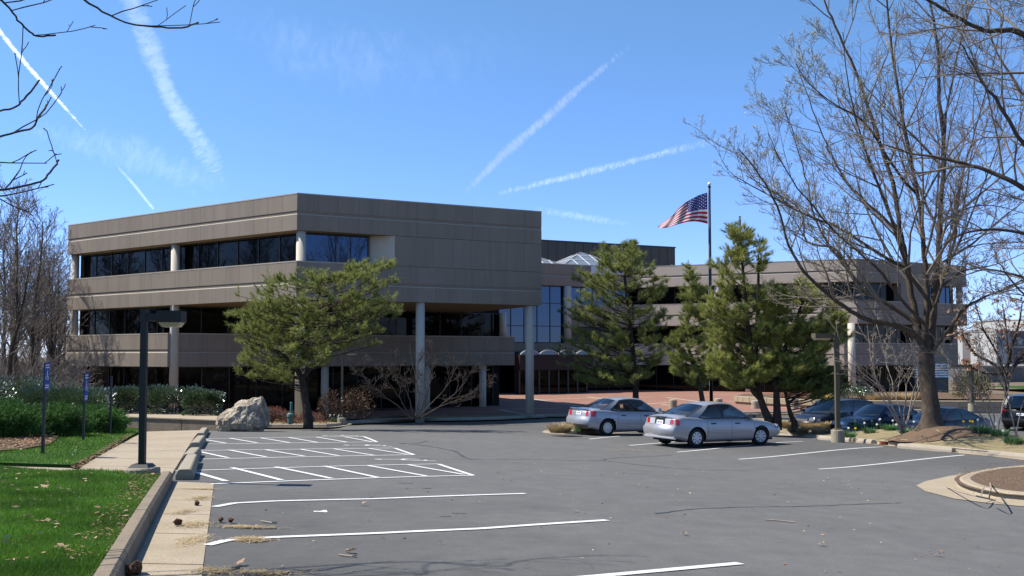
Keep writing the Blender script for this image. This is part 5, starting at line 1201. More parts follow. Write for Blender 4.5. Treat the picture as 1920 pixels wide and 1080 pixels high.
M_yel = mat('yellow_petals', (.75,.50,.03), .6, .2); M_whp = mat('white_petals', (.75,.72,.62), .6, .2)
M_litter = leafmat('brown_litter', (.16,.08,.04), (.40,.27,.17), .8, .15, .1)

def tubes(polys, k):
    """list of (pts (n,3), radii (n)) -> V, F arrays; batches by length"""
    Vs = []; Fs = []; base = 0; groups = {}
    for p, r in polys: groups.setdefault(len(p), []).append((p, r))
    for n, lst in groups.items():
        P = np.array([p for p, r in lst], float); R = np.array([r for p, r in lst], float); m = len(lst)
        T = np.empty_like(P); T[:,1:-1] = P[:,2:]-P[:,:-2]; T[:,0] = P[:,1]-P[:,0]; T[:,-1] = P[:,-1]-P[:,-2]
        T /= np.linalg.norm(T, axis=2, keepdims=True)+1e-9
        ref = np.where(np.abs(T[:,:1,2:3]) < .85, np.array([0,0,1.0]), np.array([1.0,.1,0])); ref = np.broadcast_to(ref, P.shape)
        A = np.cross(T, ref); A /= np.linalg.norm(A, axis=2, keepdims=True)+1e-9; B = np.cross(T, A)
        th = 2*np.pi*np.arange(k)/k
        V = P[:,:,None,:] + (A[:,:,None,:]*np.cos(th)[:,None]+B[:,:,None,:]*np.sin(th)[:,None])*R[:,:,None,None]
        idx = base + np.arange(m*n*k).reshape(m,n,k); a = idx[:,:-1]; b = idx[:,1:]
        q = np.stack([a, b, np.roll(b,-1,2), np.roll(a,-1,2)], -1).reshape(-1,4); Vs.append(V.reshape(-1,3)); Fs.append(q); base += m*n*k
    return np.concatenate(Vs), np.concatenate(Fs)
class Grow:
    def __init__(s, seed, up=.15, wob=.12): s.r = random.Random(seed); s.out = {}; s.tips = []; s.up = up; s.wob = wob
    def add(s, lvl, pts, rad): s.out.setdefault(lvl, []).append((np.array([tuple(p) for p in pts]), np.array(rad)))
    def perp(s, d, ang):
        r = s.r; v = Vector((r.gauss(0,1), r.gauss(0,1), r.gauss(0,1))); v = (v - d*v.dot(d)).normalized(); return (d*math.cos(ang)+v*math.sin(ang)).normalized()
    def branch(s, p, d, L, r0, lvl, spec):
        """spec[lvl] = dict(seg, n, ang, ratio, up, wob, t0)"""
        S = spec[lvl]; n = S['seg']; pts = [p]; rad = [r0]; dd = d.copy(); q = p.copy()
        for i in range(n):
            w = S.get('wob', s.wob); dd = (dd + Vector((s.r.gauss(0,w), s.r.gauss(0,w), s.r.gauss(0,w)+S.get('up', s.up)))).normalized(); q = q + dd*(L/n); pts.append(q.copy()); rad.append(r0*(1-.8*(i+1)/n)+.0015)
        s.add(lvl, pts, rad)
        if lvl+1 < len(spec): s.kids(pts, rad, L, lvl, spec)
        else: s.tips.append((pts[-1], dd)); 
        if S.get('tipat'): s.tips += [(pts[k], (pts[k]-pts[k-1]).normalized()) for k in range(1, len(pts))]
    def kids(s, pts, rad, L, lvl, spec, n=None, t0=None):
        S = spec[lvl+1]; n = n or S['n']; n = max(1, round(n*s.r.uniform(.75,1.25))); t0 = S.get('t0',.25) if t0 is None else t0; m = len(pts)-1
        for k in range(n):
            t = t0+(1-t0)*(k+s.r.random())/n; t = min(t, .985); i = min(int(t*m), m-1); f = t*m-i; p = pts[i].lerp(pts[i+1], f); d = (pts[i+1]-pts[i]).normalized(); r = rad[i]*(1-f)+rad[i+1]*f
            ang = math.radians(S['ang'])*s.r.uniform(.6,1.35); cd = s.perp(d, ang)
            if cd.z < -.25 and S.get('nodown',True): cd.z *= -.4; cd.normalize()
            cl = L*S['ratio']*(1.12-.62*t)*s.r.uniform(.6,1.25); s.branch(p, cd, cl, max(min(r*.62, .011*cl+.002), .0025), lvl+1, spec)
    def limb(s, pts, r0, r1, lvl, spec, n=None, t0=.2):
        pts = smooth_line(pts, 4); rad = [r0+(r1-r0)*(i/(len(pts)-1))**.85 for i in range(len(pts))]; jt = min(.015, r0*.35); pts = [p+Vector((s.r.gauss(0,jt),s.r.gauss(0,jt),0)) if 0 < i < len(pts)-1 else p for i, p in enumerate(pts)]
        s.add(lvl, pts, rad); L = sum((pts[i+1]-pts[i]).length for i in range(len(pts)-1)); s.kids(pts, rad, L, lvl, spec, n, t0); s.tips.append((pts[-1], (pts[-1]-pts[-2]).normalized())); return pts
    def mesh(s, name, m, origin, lv, sides, thin=1.0):
        Vs = []; Fs = []; b = 0
        for l, k in zip(lv, sides):
            if l in s.out:
                V, F_ = tubes([(p, np.maximum(r, thin)) for p, r in s.out[l]], k); Vs.append(V); Fs.append(F_+b); b += len(V)
        return npmesh(name, np.concatenate(Vs)-np.array(origin), [np.concatenate(Fs)], m, smooth=True)
def cards(P, size, seed, aspect=.5, up=None, mode='leaf'):
    """random leaf quads (kite) at points P"""
    r = np.random.default_rng(seed); n = len(P); d = r.normal(size=(n,3)); 
    if up is not None: d[:,2] = np.abs(d[:,2])+up
    d /= np.linalg.norm(d,axis=1,keepdims=True); a = r.normal(size=(n,3)); a -= d*np.sum(a*d,1,keepdims=True); a /= np.linalg.norm(a,axis=1,keepdims=True)
    s = (size*r.uniform(.6,1.35,n))[:,None]; n_ = np.cross(d,a)
    V = np.stack([P, P+d*s*.5+a*s*aspect*.5+n_*s*.08, P+d*s, P+d*s*.5-a*s*aspect*.5+n_*s*.08],1).reshape(-1,3); i = np.arange(n)*4
    return V, np.stack([i,i+1,i+2,i+3],1)
def tufts(P, D, ln, per, w, seed, spread=.9):
    """needle tufts: thin triangles fanned about direction D"""
    r = np.random.default_rng(seed); P = np.repeat(np.asarray(P,float), per, 0); D = np.repeat(np.asarray(D,float), per, 0); n = len(P)
    d = D*1.0 + r.normal(size=(n,3))*spread*.62; d /= np.linalg.norm(d,axis=1,keepdims=True); a = np.cross(d, r.normal(size=(n,3))); a /= np.linalg.norm(a,axis=1,keepdims=True)
    l = (ln*r.uniform(.65,1.25,n))[:,None]; base = P + D*(r.uniform(-.06,.05,n)[:,None]); V = np.stack([base-a*w*.5, base+a*w*.5, base+d*l+r.normal(size=(n,3))*.006],1).reshape(-1,3); i = np.arange(n)*3
    return V, np.stack([i,i+1,i+2],1)
def join(lst):
    V = []; F3 = []; F4 = []; b = 0
    for v, f in lst:
        V.append(v); (F3 if f.shape[1]==3 else F4).append(f+b); b += len(v)
    return np.concatenate(V), [np.concatenate(x) for x in (F4, F3) if x]
def trunk_mesh(pts, rad, m, origin, k=12, knob=.05):
    P = smooth_line(pts, 4); R = np.interp(np.linspace(0,1,len(P)), np.linspace(0,1,len(rad)), rad); b = MB(); b.tube(P, list(R), k); b.smooth = True
    from mathutils import noise as nz
    b.v = [tuple(Vector(v)+Vector(nz.noise_vector(Vector(v)*2.2))*knob*R[0]) for v in b.v]
    return b.mesh('trunk', m, origin)

# ---- pines
def pine(px_base, Y, trunk_px, sil, nl, label, seed, rt=.13, dep=.8, needle=None, nlen=.17, name='pine_tree', shoots=11, extra=(), lift=.20, thin_above=None):
    r = random.Random(seed); base = at(*px_base, Y); g = Grow(seed, .06, .10); T = [at(x,y,Y+dz) for x,y,dz in trunk_px]; T = smooth_line(T, 5)
    root = empty(name, base, label, 'tree', 'young pines around the car park')
    link('trunk', trunk_mesh([T[0]-Vector((0,0,.4))]+T, [rt*1.35,rt*1.05]+[rt*(1-.75*i/6) for i in range(1,7)], M_pbark, base, 10), root)
    for ex in extra:
        E = smooth_line([at(x,y,Y+dz) for x,y,dz in ex], 4); link('limb', trunk_mesh(E, [rt*.7,rt*.5,rt*.25], M_pbark, base, 8), root)
    xs = [p[0] for p in sil]; ys = [p[1] for p in sil]; cx = (min(xs)+max(xs))/2; wx = (max(xs)-min(xs))/2; tips = []; cnt = 0; tries = 0
    zt = max(t.z for t in T)
    # clumps first, so gaps stay between them
    cl = []
    while len(cl) < nl and tries < 20000:
        tries += 1; x = r.uniform(min(xs),max(xs)); y = r.uniform(min(ys),max(ys))
        if not bool(inside(sil, np.array([x]), np.array([y]))[0]): continue
        if r.random() < .35 and dist_edge(sil, np.array([x]), np.array([y]))[0] > 28: continue
        if thin_above and y < thin_above and r.random() < .62: continue
        hw_ = wx/1800*Y*dep*math.sqrt(max(.05, 1-((x-cx)/wx)**2)); cl.append(at(x,y,Y+r.uniform(-hw_,hw_)))
    cl = cl[:int(len(cl)*.86)]
    for c in cl:
        hd = math.hypot(c.x-base.x, c.y-base.y); zz = c.z - (lift+.18*r.random())*hd - .12; zz = min(max(zz, T[0].z+(zt-T[0].z)*.16), zt-.05)
        s = min(T, key=lambda t: abs(t.z-zz)+.02*(Vector((t.x,t.y))-Vector((c.x,c.y))).length)
        L = (c-s).length
        if L < .15: continue
        mid = s.lerp(c,.5)+Vector((r.gauss(0,.05)*L, r.gauss(0,.05)*L, -.06*L+.03)); 
        P = smooth_line([s, mid, c], 4); n = len(P); R0 = .006+.008*L; g.add(0, P, [R0*(1-.75*i/(n-1)) for i in range(n)])
        dd = (P[-1]-P[-3]).normalized(); tips.append((c, dd))
        for k in range(shoots):
            t = r.uniform(.40,1.0)**.7; i = min(int(t*(n-1)), n-2); p = P[i].lerp(P[i+1], t*(n-1)-i); d2 = g.perp(dd, math.radians(r.uniform(25,80))); d2.z = abs(d2.z)*.6+.15; d2.normalize(); l2 = r.uniform(.14,.42)
            q = p+d2*l2*.6+Vector((0,0,.01)); e = q+(d2+Vector((0,0,.35))).normalized()*l2*.4; g.add(1, [p,q,e], [.006,.005,.003]); ed = (e-q).normalized()
            tips.append((e, ed)); tips.append((p.lerp(q,.7), (d2+Vector((0,0,.3))).normalized()))
            if r.random() < .5: tips.append((q, (g.perp(d2,.8)+Vector((0,0,.4))).normalized()))
    V, F_ = tufts([tuple(p) for p, d in tips], [tuple(d) for p, d in tips], nlen, 26, .0150, seed)
    link('needles', npmesh('needles', V-np.array(base), [F_], needle or M_needle), root)
    link('branches', g.mesh('branches', M_pbark, base, [0,1], [5,3], .004), root); return root
S1 = [(418,578),(432,555),(450,545),(478,548),(492,530),(520,522),(545,512),(570,525),(588,506),(615,508),(642,512),(660,498),(690,494),(712,484),(738,490),(728,512),(742,530),(776,540),(766,560),(735,556),(752,572),(755,598),(735,606),(712,600),(720,640),(700,655),(662,652),(640,672),(612,690),(590,684),(565,704),(530,712),(498,700),(470,716),(447,700),(440,682),(462,664),(440,648),(456,632),(432,614),(446,600),(424,594)]
pine((578,784), 38.5, [(578,784,0),(575,766,0),(571,742,.1),(566,712,0),(556,690,0),(549,672,0),(558,646,.1),(575,622,0),(590,585,.1),(600,550,0),(612,520,0)], S1, 215, 'wide irregular pine in the planting bed in front of the near block', 11, rt=.15, dep=.75, needle=M_needle, extra=[[(566,712,0),(590,680,.3),(625,640,.5)],[(556,690,0),(520,660,-.4),(470,640,-.6)]], lift=.06)
S2 = [(1118,462),(1136,450),(1150,462),(1168,448),(1182,455),(1192,428),(1198,445),(1192,468),(1215,478),(1222,500),(1230,482),(1232,508),(1252,520),(1248,540),(1262,548),(1240,570),(1252,590),(1262,610),(1240,625),(1262,650),(1242,668),(1250,700),(1232,722),(1200,716),(1180,734),(1150,722),(1112,712),(1080,722),(1064,706),(1036,694),(1052,680),(1034,650),(1058,640),(1070,622),(1046,600),(1040,560),(1058,566),(1090,560),(1070,530),(1056,512),(1062,498),(1096,510),(1110,500)]
pine((1192,776), 61.5, [(1192,776,0),(1192,740,0),(1190,700,0),(1186,650,.2),(1180,600,0),(1174,550,0),(1170,500,0),(1168,456,0)], S2, 260, 'tall pine with a pointed top rising behind the bluish silver saloon', 12, rt=.19, dep=.8, nlen=.24, needle=M_needle, shoots=11)
S3a = [(1290,492),(1298,505),(1312,520),(1325,540),(1320,575),(1334,600),(1340,650),(1352,690),(1340,730),(1310,735),(1285,722),(1262,700),(1250,650),(1262,600),(1280,580),(1275,545),(1288,520)]
pine((1318,775), 58, [(1320,775,0),(1317,750,0),(1312,725,0),(1304,690,0),(1293,660,0),(1286,625,.2),(1295,580,0),(1298,530,0),(1292,498,0)], S3a, 135, 'slender leaning pine just left of the flagpole', 13, rt=.15, nlen=.22, needle=M_needle)
S3b = [(1388,396),(1398,420),(1405,445),(1420,400),(1430,440),(1440,465),(1436,500),(1452,520),(1470,560),(1465,600),(1478,640),(1462,690),(1436,716),(1405,722),(1375,732),(1345,715),(1325,690),(1338,640),(1318,600),(1325,560),(1345,520),(1332,495),(1345,470),(1336,440),(1356,455),(1370,425)]
pine((1441,786), 40.5, [(1441,786,0),(1431,762,0),(1424,738,0),(1418,705,.1),(1410,660,0),(1402,600,0),(1396,540,0),(1390,470,0),(1387,405,0)], S3b, 235, 'tallest pine behind the flagpole with two pointed tops', 14, rt=.14, dep=.7, nlen=.19, needle=M_needle3, thin_above=560, lift=.32, extra=[[(1427,750,0),(1412,735,-.2),(1400,712,-.4),(1385,690,-.6)],[(1416,700,0),(1420,600,.3),(1422,520,.5),(1422,480,.5)]])
S3c = [(1450,540),(1480,520),(1510,530),(1540,545),(1568,570),(1590,600),(1600,630),(1580,650),(1560,640),(1545,670),(1510,700),(1475,712),(1440,700),(1430,650),(1438,600)]
pine((1457,788), 40.5, [(1457,788,0),(1457,765,0),(1456,735,0),(1462,700,.2),(1470,660,.2),(1485,620,0),(1500,580,0),(1512,550,0)], S3c, 165, 'dense spreading pine with an upright dark trunk behind the silver saloon', 15, rt=.15, dep=.7, nlen=.19, needle=M_needle3)
S3d = [(1462,690),(1500,676),(1540,672),(1575,690),(1592,712),(1585,732),(1555,742),(1515,728),(1480,738),(1455,728)]
pine((1489,791), 40.5, [(1489,791,0),(1482,776,0),(1478,760,0),(1474,742,0),(1472,728,0),(1486,712,0),(1505,700,0)], S3d, 80, 'low pine with a bent pale trunk at the left end of the dark cars', 16, rt=.10, dep=.8, nlen=.16, needle=M_needle2, extra=[[(1477,758,0),(1492,745,0),(1508,735,0)]])

# ---- big bare tree on the island
SP = [None, dict(seg=6,n=11,ang=40,ratio=.36,up=.075,t0=.15,wob=.09), dict(seg=4,n=6,ang=38,ratio=.48,up=.07,wob=.12), dict(seg=3,n=5,ang=38,ratio=.52,up=.07,wob=.13), dict(seg=2,n=3,ang=40,ratio=.6,up=.07,wob=.13)]
SP[0] = dict(seg=5,n=1,ang=30,ratio=1)
TY = 31.8
def L3(Y0, seq, dz0, dz1, ov=None):
    n = len(seq); return [at(x,y,Y0+dz0+(dz1-dz0)*i/(n-1)) for i, (x,y) in enumerate(seq)]
g = Grow(21, .08, .1); g.r.seed(21)
big = empty('bare_tree', (TREE_XY.x, TREE_XY.y, gz(*TREE_XY)+.55), 'large bare tree with many ascending limbs on the mulch mound', 'tree')
limbs = [
 ([(1745,655),(1749,590),(1756,512),(1760,464),(1763,393),(1770,300),(1761,189),(1757,79),(1743,0),(1735,-80)],0,.3,.15,.03,14),
 ([(1732,640),(1738,575),(1737,524),(1731,464),(1723,377),(1700,260),(1675,110),(1662,0),(1650,-70)],-.1,-.8,.12,.025,13),
 ([(1728,640),(1714,584),(1704,524),(1695,464),(1687,427),(1673,343),(1647,260),(1634,220),(1605,135),(1565,47),(1546,0),(1530,-50)],.1,.9,.13,.025,14),
 ([(1734,655),(1715,628),(1680,610),(1632,601),(1596,584),(1560,558),(1507,510),(1480,460),(1457,387),(1425,330),(1385,280)],-.1,-1.8,.12,.02,15),
 ([(1722,610),(1704,596),(1660,568),(1620,546),(1603,524),(1582,488),(1560,464),(1513,453),(1500,393),(1450,360),(1400,330)],.1,1.6,.10,.018,13),
 ([(1603,526),(1574,483),(1553,460),(1527,403),(1510,330),(1490,260),(1472,200)],.8,1.2,.06,.014,10),
 ([(1703,507),(1650,477),(1573,427),(1527,410),(1473,383),(1407,347),(1378,330)],.3,-1.2,.07,.012,11),
 ([(1693,450),(1660,410),(1627,383),(1590,343),(1553,280),(1549,268),(1524,205),(1500,140),(1490,110)],.5,2.2,.06,.012,11),
 ([(1720,365),(1673,310),(1634,245),(1600,215),(1565,195),(1517,157),(1492,120)],-.4,-1.8,.055,.012,10),
 ([(1748,665),(1753,650),(1777,621),(1791,601),(1813,575),(1849,556),(1873,546),(1920,524),(1990,490)],-.1,-1.0,.085,.02,11),
 ([(1757,543),(1801,510),(1825,504),(1870,495),(1930,470)],.2,1.5,.05,.012,9),
 ([(1757,467),(1775,425),(1807,393),(1860,385),(1920,400)],.2,-1.4,.05,.012,9),
 ([(1765,300),(1780,180),(1804,69),(1830,-20)],.3,1.2,.055,.012,10),
 ([(1738,560),(1700,500),(1668,400),(1640,330),(1610,240),(1590,150),(1580,60)],-.3,-2.4,.07,.012,12),
 ([(1750,560),(1785,470),(1800,350),(1830,240),(1860,130),(1880,20)],.3,2.6,.07,.012,12),
 ([(1745,600),(1770,520),(1800,450),(1850,330),(1890,220)],-.3,-2.6,.06,.012,11),
 ([(1735,610),(1690,560),(1640,500),(1560,430),(1480,330),(1440,250)],-.4,-3.0,.065,.012,12)]
for seq, z0, z1, r0, r1, n in limbs:
    g.limb(L3(TY, seq, z0, z1), r0*.95, r1*.8, 0, SP, n+3, .15)
tb_ = [at(x,y,TY) for x,y in ((1746,806),(1745,795),(1744,770),(1742,740),(1738,700),(1736,670),(1735,640),(1735,615))]
link('trunk', trunk_mesh(tb_, [.52,.40,.31,.275,.26,.25,.24,.19,.12], M_bark, big.location, 18, .10), big)
# second stem of the fork
link('limb', g.mesh('limb', M_bark, big.location, [0], [9], .012), big)
link('branches', g.mesh('branches', M_twig, big.location, [1,2], [5,4], .0055), big); link('twigs', g.mesh('twigs', M_twig, big.location, [3,4], [3,3], .0042), big)
tp = np.array([tuple(p) for p, d in g.tips]); sel = (tp[:,0]/tp[:,1] < .42)&(tp[:,2] > 5.5); tp = tp[sel]; tp = tp[rng.random(len(tp)) < .5]; tp = np.repeat(tp,2,0)+rng.normal(size=(len(tp)*2,3))*.06
V, F_ = cards(tp, .036, 5, .6); link('buds', npmesh('buds', V-np.array(big.location), [F_], M_bud), big)
print('big tree', len(g.tips))

# ---- tree beyond the right edge whose boughs reach into the view
def edge_tree(base, label, seqs, spec, seed, tr, m1, m2, thin=.0045, trunk=True):
    g = Grow(seed, .05, .11); root = empty('bare_tree', base, label, 'tree')
    for pts, r0, r1, n in seqs: g.limb(pts, r0, r1, 0, spec, n, .15)
    if trunk: link('trunk', trunk_mesh(tr[0], tr[1], m1, base, 14, .08), root)
    link('limb', g.mesh('limb', m1, base, [0], [8], .008), root); link('twigs', g.mesh('twigs', m2, base, [1,2,3,4], [5,4,3,3], thin), root); return g, root
SPr = [SP[0], dict(seg=5,n=9,ang=45,ratio=.42,up=.03,t0=.15,wob=.12), dict(seg=4,n=6,ang=42,ratio=.5,up=.04,wob=.14), dict(seg=3,n=4,ang=44,ratio=.55,up=.04,wob=.16), dict(seg=2,n=2,ang=45,ratio=.6,up=.04,wob=.15)]
RY = 20.5; rb = at(2130, 900, RY); rb.z = gz(rb.x, rb.y)+.1
def RL(seq, a, b): return L3(RY, seq, a, b)
tr_pts = [rb, rb+Vector((-.05,0,2)), rb+Vector((.02,.1,4.5)), rb+Vector((-.1,.1,7)), rb+Vector((-.05,0,10))]
edge_tree(rb, 'bare tree just outside the right edge with boughs reaching into the sky', [
 (RL([(2125,270),(2010,150),(1920,66),(1880,57),(1845,57),(1800,35),(1738,0),(1690,-25)],0,-.4),.09,.022,12),
 (RL([(2120,480),(2000,390),(1920,353),(1860,323),(1807,307),(1750,294),(1707,287),(1650,270)],0,.9),.08,.014,12),
 (RL([(2125,420),(2000,330),(1925,275),(1864,183),(1835,140),(1800,80)],0,-.8),.07,.012,11),
 (RL([(2125,200),(2020,80),(1960,20),(1900,-60)],0,.3),.07,.02,10), (RL([(2128,560),(2010,470),(1930,440),(1860,430),(1800,440),(1770,460)],0,-1.0),.06,.010,10),
 (RL([(2128,600),(2000,540),(1920,520),(1850,505),(1800,520)],0,1.2),.05,.010,9), (RL([(2120,330),(2000,230),(1930,190),(1870,100),(1850,20)],0,1.6),.06,.012,10),
 (RL([(2128,640),(2020,600),(1930,560),(1880,500)],0,-.6),.05,.010,8)], SPr, 33, (tr_pts, [.36,.25,.2,.15,.08]), M_bark, M_twig)
# ---- tree left of the frame: twigs hang into the top left corner, its shade falls on the lot
LYB = Vector((-8.2,5.6,gz(-8.2,5.6)))
SPl = [SP[0], dict(seg=5,n=6,ang=38,ratio=.15,up=.05,t0=.45,wob=.10), dict(seg=3,n=2,ang=40,ratio=.40,up=.06,wob=.12), dict(seg=2,n=1,ang=40,ratio=.45,up=.07,wob=.10)]
def LL_(seq, Y0, a, b): return L3(Y0, seq, a, b)
trl = [LYB-Vector((0,0,.2)), LYB+Vector((.05,0,1.5)), LYB+Vector((0,.1,3)), LYB+Vector((.1,0,5)), LYB+Vector((.1,.1,8.5))]
up_ = lambda h: LYB+Vector((.05,.05,h))
edge_tree(LYB, 'bare tree just outside the left edge with twigs hanging into the corner of the sky', [
 ([up_(4.2)]+LL_([(-160,-60),(110,-30),(158,0),(205,28),(245,45),(290,50),(340,52),(372,42)],8.6,-.6,.3),.016,.003,5),
 ([up_(3.8)]+LL_([(-150,-30),(-20,-8),(12,10),(35,38),(55,60),(72,68),(104,66)],8.0,-.5,.2),.014,.0025,3),
 ([up_(2.6)]+LL_([(-200,300),(-40,265),(0,256),(38,246),(60,240),(75,215),(88,196)],7.6,-.5,.2),.014,.0025,3),
 ([up_(2.5)]+LL_([(-200,260),(-30,220),(0,208),(30,200),(50,180),(74,150)],7.9,-.5,.2),.012,.003,2),
 ([up_(2.0)]+LL_([(-200,380),(-40,362),(0,356),(50,348),(80,338),(98,318),(110,300)],7.6,-.5,.2),.016,.003,3),
 ([up_(4.5), LYB+Vector((2.5,.8,7.0)), LYB+Vector((5,2.0,8.6)), LYB+Vector((8,2.8,9.6)), LYB+Vector((11,3.0,10.6))],.10,.012,26),
 ([up_(4.8), LYB+Vector((2.0,1.6,7.4)), LYB+Vector((4,3.0,9.4)), LYB+Vector((6.5,3.9,11.2))],.09,.012,22),
 ([up_(5.0), LYB+Vector((1.5,-1.8,7)), LYB+Vector((3.2,-2.8,8.8)), LYB+Vector((5.0,-3.0,10.6))],.09,.01,20),
 ([up_(3.6), LYB+Vector((-1.2,1.8,5.2)), LYB+Vector((-2.0,3.6,6.2))],.07,.01,8), ([up_(5.5), LYB+Vector((-1.8,-1.0,7.2)), LYB+Vector((-3.0,-2.4,9.2))],.08,.01,8),
 ([up_(6.5), LYB+Vector((.6,.4,8.8)), LYB+Vector((.8,.2,11))],.08,.01,8)], SPl, 44, (trl, [.26,.19,.16,.13,.05]), M_bark, M_twig_d, .004)
# ---- another one behind the camera on the left (only its shade is seen on the lot)
# ---- woods on the left
def wood_proto(seed, H, spread):
    g = Grow(seed, .10, .10); sp = [SP[0], dict(seg=5,n=20,ang=38,ratio=.34,up=.10,t0=.22,wob=.10), dict(seg=4,n=7,ang=38,ratio=.48,up=.08,wob=.13), dict(seg=3,n=5,ang=42,ratio=.5,up=.07,wob=.15)]
    pts = [Vector((0,0,0))]; 
    for i in range(6): pts.append(pts[-1]+Vector((g.r.gauss(0,.12),g.r.gauss(0,.12),H/6)))
    g.limb(pts, H*.016, .02, 0, sp, 22, .2)
    if spread:
        for k in range(2): 
            p = pts[2]; d = Vector((g.r.uniform(-1,1),g.r.uniform(-1,1),0)); g.limb([p,p+d*.8+Vector((0,0,H*.2)),p+d*1.6+Vector((0,0,H*.45))], H*.009, .015, 0, sp, 12, .15)
    return g.mesh('trunk', M_bark, (0,0,0), [0], [7], .012), g.mesh('crown', M_twig_g, (0,0,0), [1,2,3], [4,3,3], .011)
PR = [wood_proto(50,12.5,True), wood_proto(51,13.5,False), wood_proto(52,11.5,True)]
wl_spots = []
wp = [(14,57,0,1.0),(62,60,1,1.02),(96,66,2,1.0),(36,70,1,1.1),(112,74,0,.95),(-30,55,2,1.05),(75,80,2,1.1),(5,78,1,1.15),(50,88,0,1.2),(104,90,1,1.05),(-60,64,0,1.1),(25,96,2,1.25),(90,100,0,1.2),(-10,104,1,1.3),(122,108,2,1.1),(62,112,1,1.25)]
WLAB = ['bare forked tree near the left edge behind the big holly mass','bare slim tree a third of the way from the left edge to the office block','forked bare tree close to the left end of the office block','tall straight bare tree just right of the leftmost ones','bare tree touching the left end of the office block','bare woodland tree cut off by the left edge, nearest one','forked bare tree in the second row left of the office block','straight bare tree in the second row at the left edge','bare tree in the third row in the middle of the wood','bare tree in the third row beside the office block roof','bare tree cut off by the left edge, second row','forked bare tree far back near the left edge','bare tree far back beside the office block','straight bare tree far back at the left edge','forked bare tree showing over the end of the office roof','straight bare tree farthest back in the middle of the wood']
names_w = ['leftmost','slim','forked','tall straight','pale','leaning','grey','thin','dense','narrow','low','far','faint','farthest','small','upright']
for i, (px, Y, k, sc_) in enumerate(wp):
    p = at(px, 700, Y); p.z = gz(p.x,p.y)-.1; r_ = empty('woodland_tree', p, WLAB[i], 'tree', 'bare trees of the wood on the left'); r_.scale = (sc_,sc_,sc_*random.uniform(.88,1.04)); r_.rotation_euler = (random.uniform(-.04,.04),random.uniform(-.04,.04),random.uniform(0,6.28))
    link('trunk', PR[k][0], r_); link('crown', PR[k][1], r_)
# trees left of the frame: they are what the window bands mirror and what shades the wall end
for i, (x, y, k, sc_) in enumerate([(-38.5,62.5,0,.98),(-41,67,2,1.05),(-40,56,1,.95),(-44,60,2,1.0),(-48,68,0,1.1),(-47,52,1,1.05),(-52,60,0,1.1),(-56,68,2,1.15),(-53,46,2,1.1),(-60,54,1,1.2),(-62,64,0,1.2),(-60,40,0,1.1),(-68,48,2,1.2),(-70,60,1,1.25),(-56,34,1,1.0),(-66,32,0,1.15)]):
    r_ = empty('woodland_tree', (x,y,gz(x,y)-.1), 'leafless woodland tree outside the left edge, mirrored in the window bands', 'tree', 'bare trees of the wood on the left'); r_.scale = (sc_,)*3; r_.rotation_euler = (0,0,random.uniform(0,6.28)); link('trunk', PR[k][0], r_); link('crown', PR[k][1], r_)
# undergrowth of the wood: a tangle of thin stems nobody could count
def thicket():
    g = Grow(60,.1,.12); sp = [dict(seg=4,n=1,ang=20,ratio=1,up=.05,wob=.16), dict(seg=3,n=7,ang=38,ratio=.5,up=.06,wob=.16), dict(seg=2,n=4,ang=40,ratio=.5,up=.05,wob=.15)]
    for i in range(560):
        px = random.uniform(-160,150); Y = random.uniform(52,100); p = at(px,700,Y); p.z = gz(p.x,p.y); g.branch(p, Vector((random.gauss(0,.3),random.gauss(0,.3),1)).normalized(), random.uniform(1.4,4.6), .022, 0, sp)
    o = link('undergrowth', g.mesh('undergrowth', M_twig_g, (0,0,0), [0,1,2], [4,3,3], .011)); tag(o, 'grey tangle of bare undergrowth at the foot of the wood', 'undergrowth', kind='stuff')
thicket()
lit_ = [(p.x,p.y) for p in (at(-700,700,46),at(150,700,46),at(140,700,66),at(118,700,120),at(-700,700,120))]
# ---- hedge and shrubs on the left
def leafy(name, label, cat, pts_fn, n, size, m, base, aspect=.5, seed=1, stems=None, up=None, group=None, partname='leaves'):
    P = pts_fn(n, np.random.default_rng(seed)); V, F_ = cards(P, size, seed, aspect, up); root = empty(name, base, label, cat, group)
    link(partname, npmesh(partname, V-np.array(base), [F_], m), root)
    if stems: link('stems', stems.mesh('stems', M_twig_d, base, [0,1,2], [4,3,3], .006), root)
    return root
def ellipsoid_pts(c, rx, ry, rz, bump=.18, fill=.35, sq=.6):
    def f(n, r):
        d = r.normal(size=(n,3)); d[:,2] = np.abs(d[:,2])*1.0-.15; d /= np.linalg.norm(d,axis=1,keepdims=True); d = np.sign(d)*np.abs(d)**sq; k = 1-fill*r.random(n)**1.6
        b = 1+bump*np.sin(d[:,0]*5+c[0])*np.sin(d[:,1]*6+1)*np.cos(d[:,2]*5+2)+r.normal(size=n)*.04; return np.array(c)+d*np.array([rx,ry,rz])*(k*b)[:,None]
    return f
def stems_for(c, rx, rz, n, seed):
    g = Grow(seed,.05,.14); sp = [dict(seg=3,n=1,ang=20,ratio=1,up=.05,wob=.16), dict(seg=3,n=4,ang=35,ratio=.5,up=.05,wob=.14)]
    for i in range(n): g.branch(Vector((c[0]+g.r.uniform(-rx,rx)*.7,c[1]+g.r.uniform(-.3,.3),c[2])), Vector((g.r.gauss(0,.45),g.r.gauss(0,.3),1)).normalized(), rz*.9, .022, 0, sp)
    return g
hz = WT-.02
k = 0
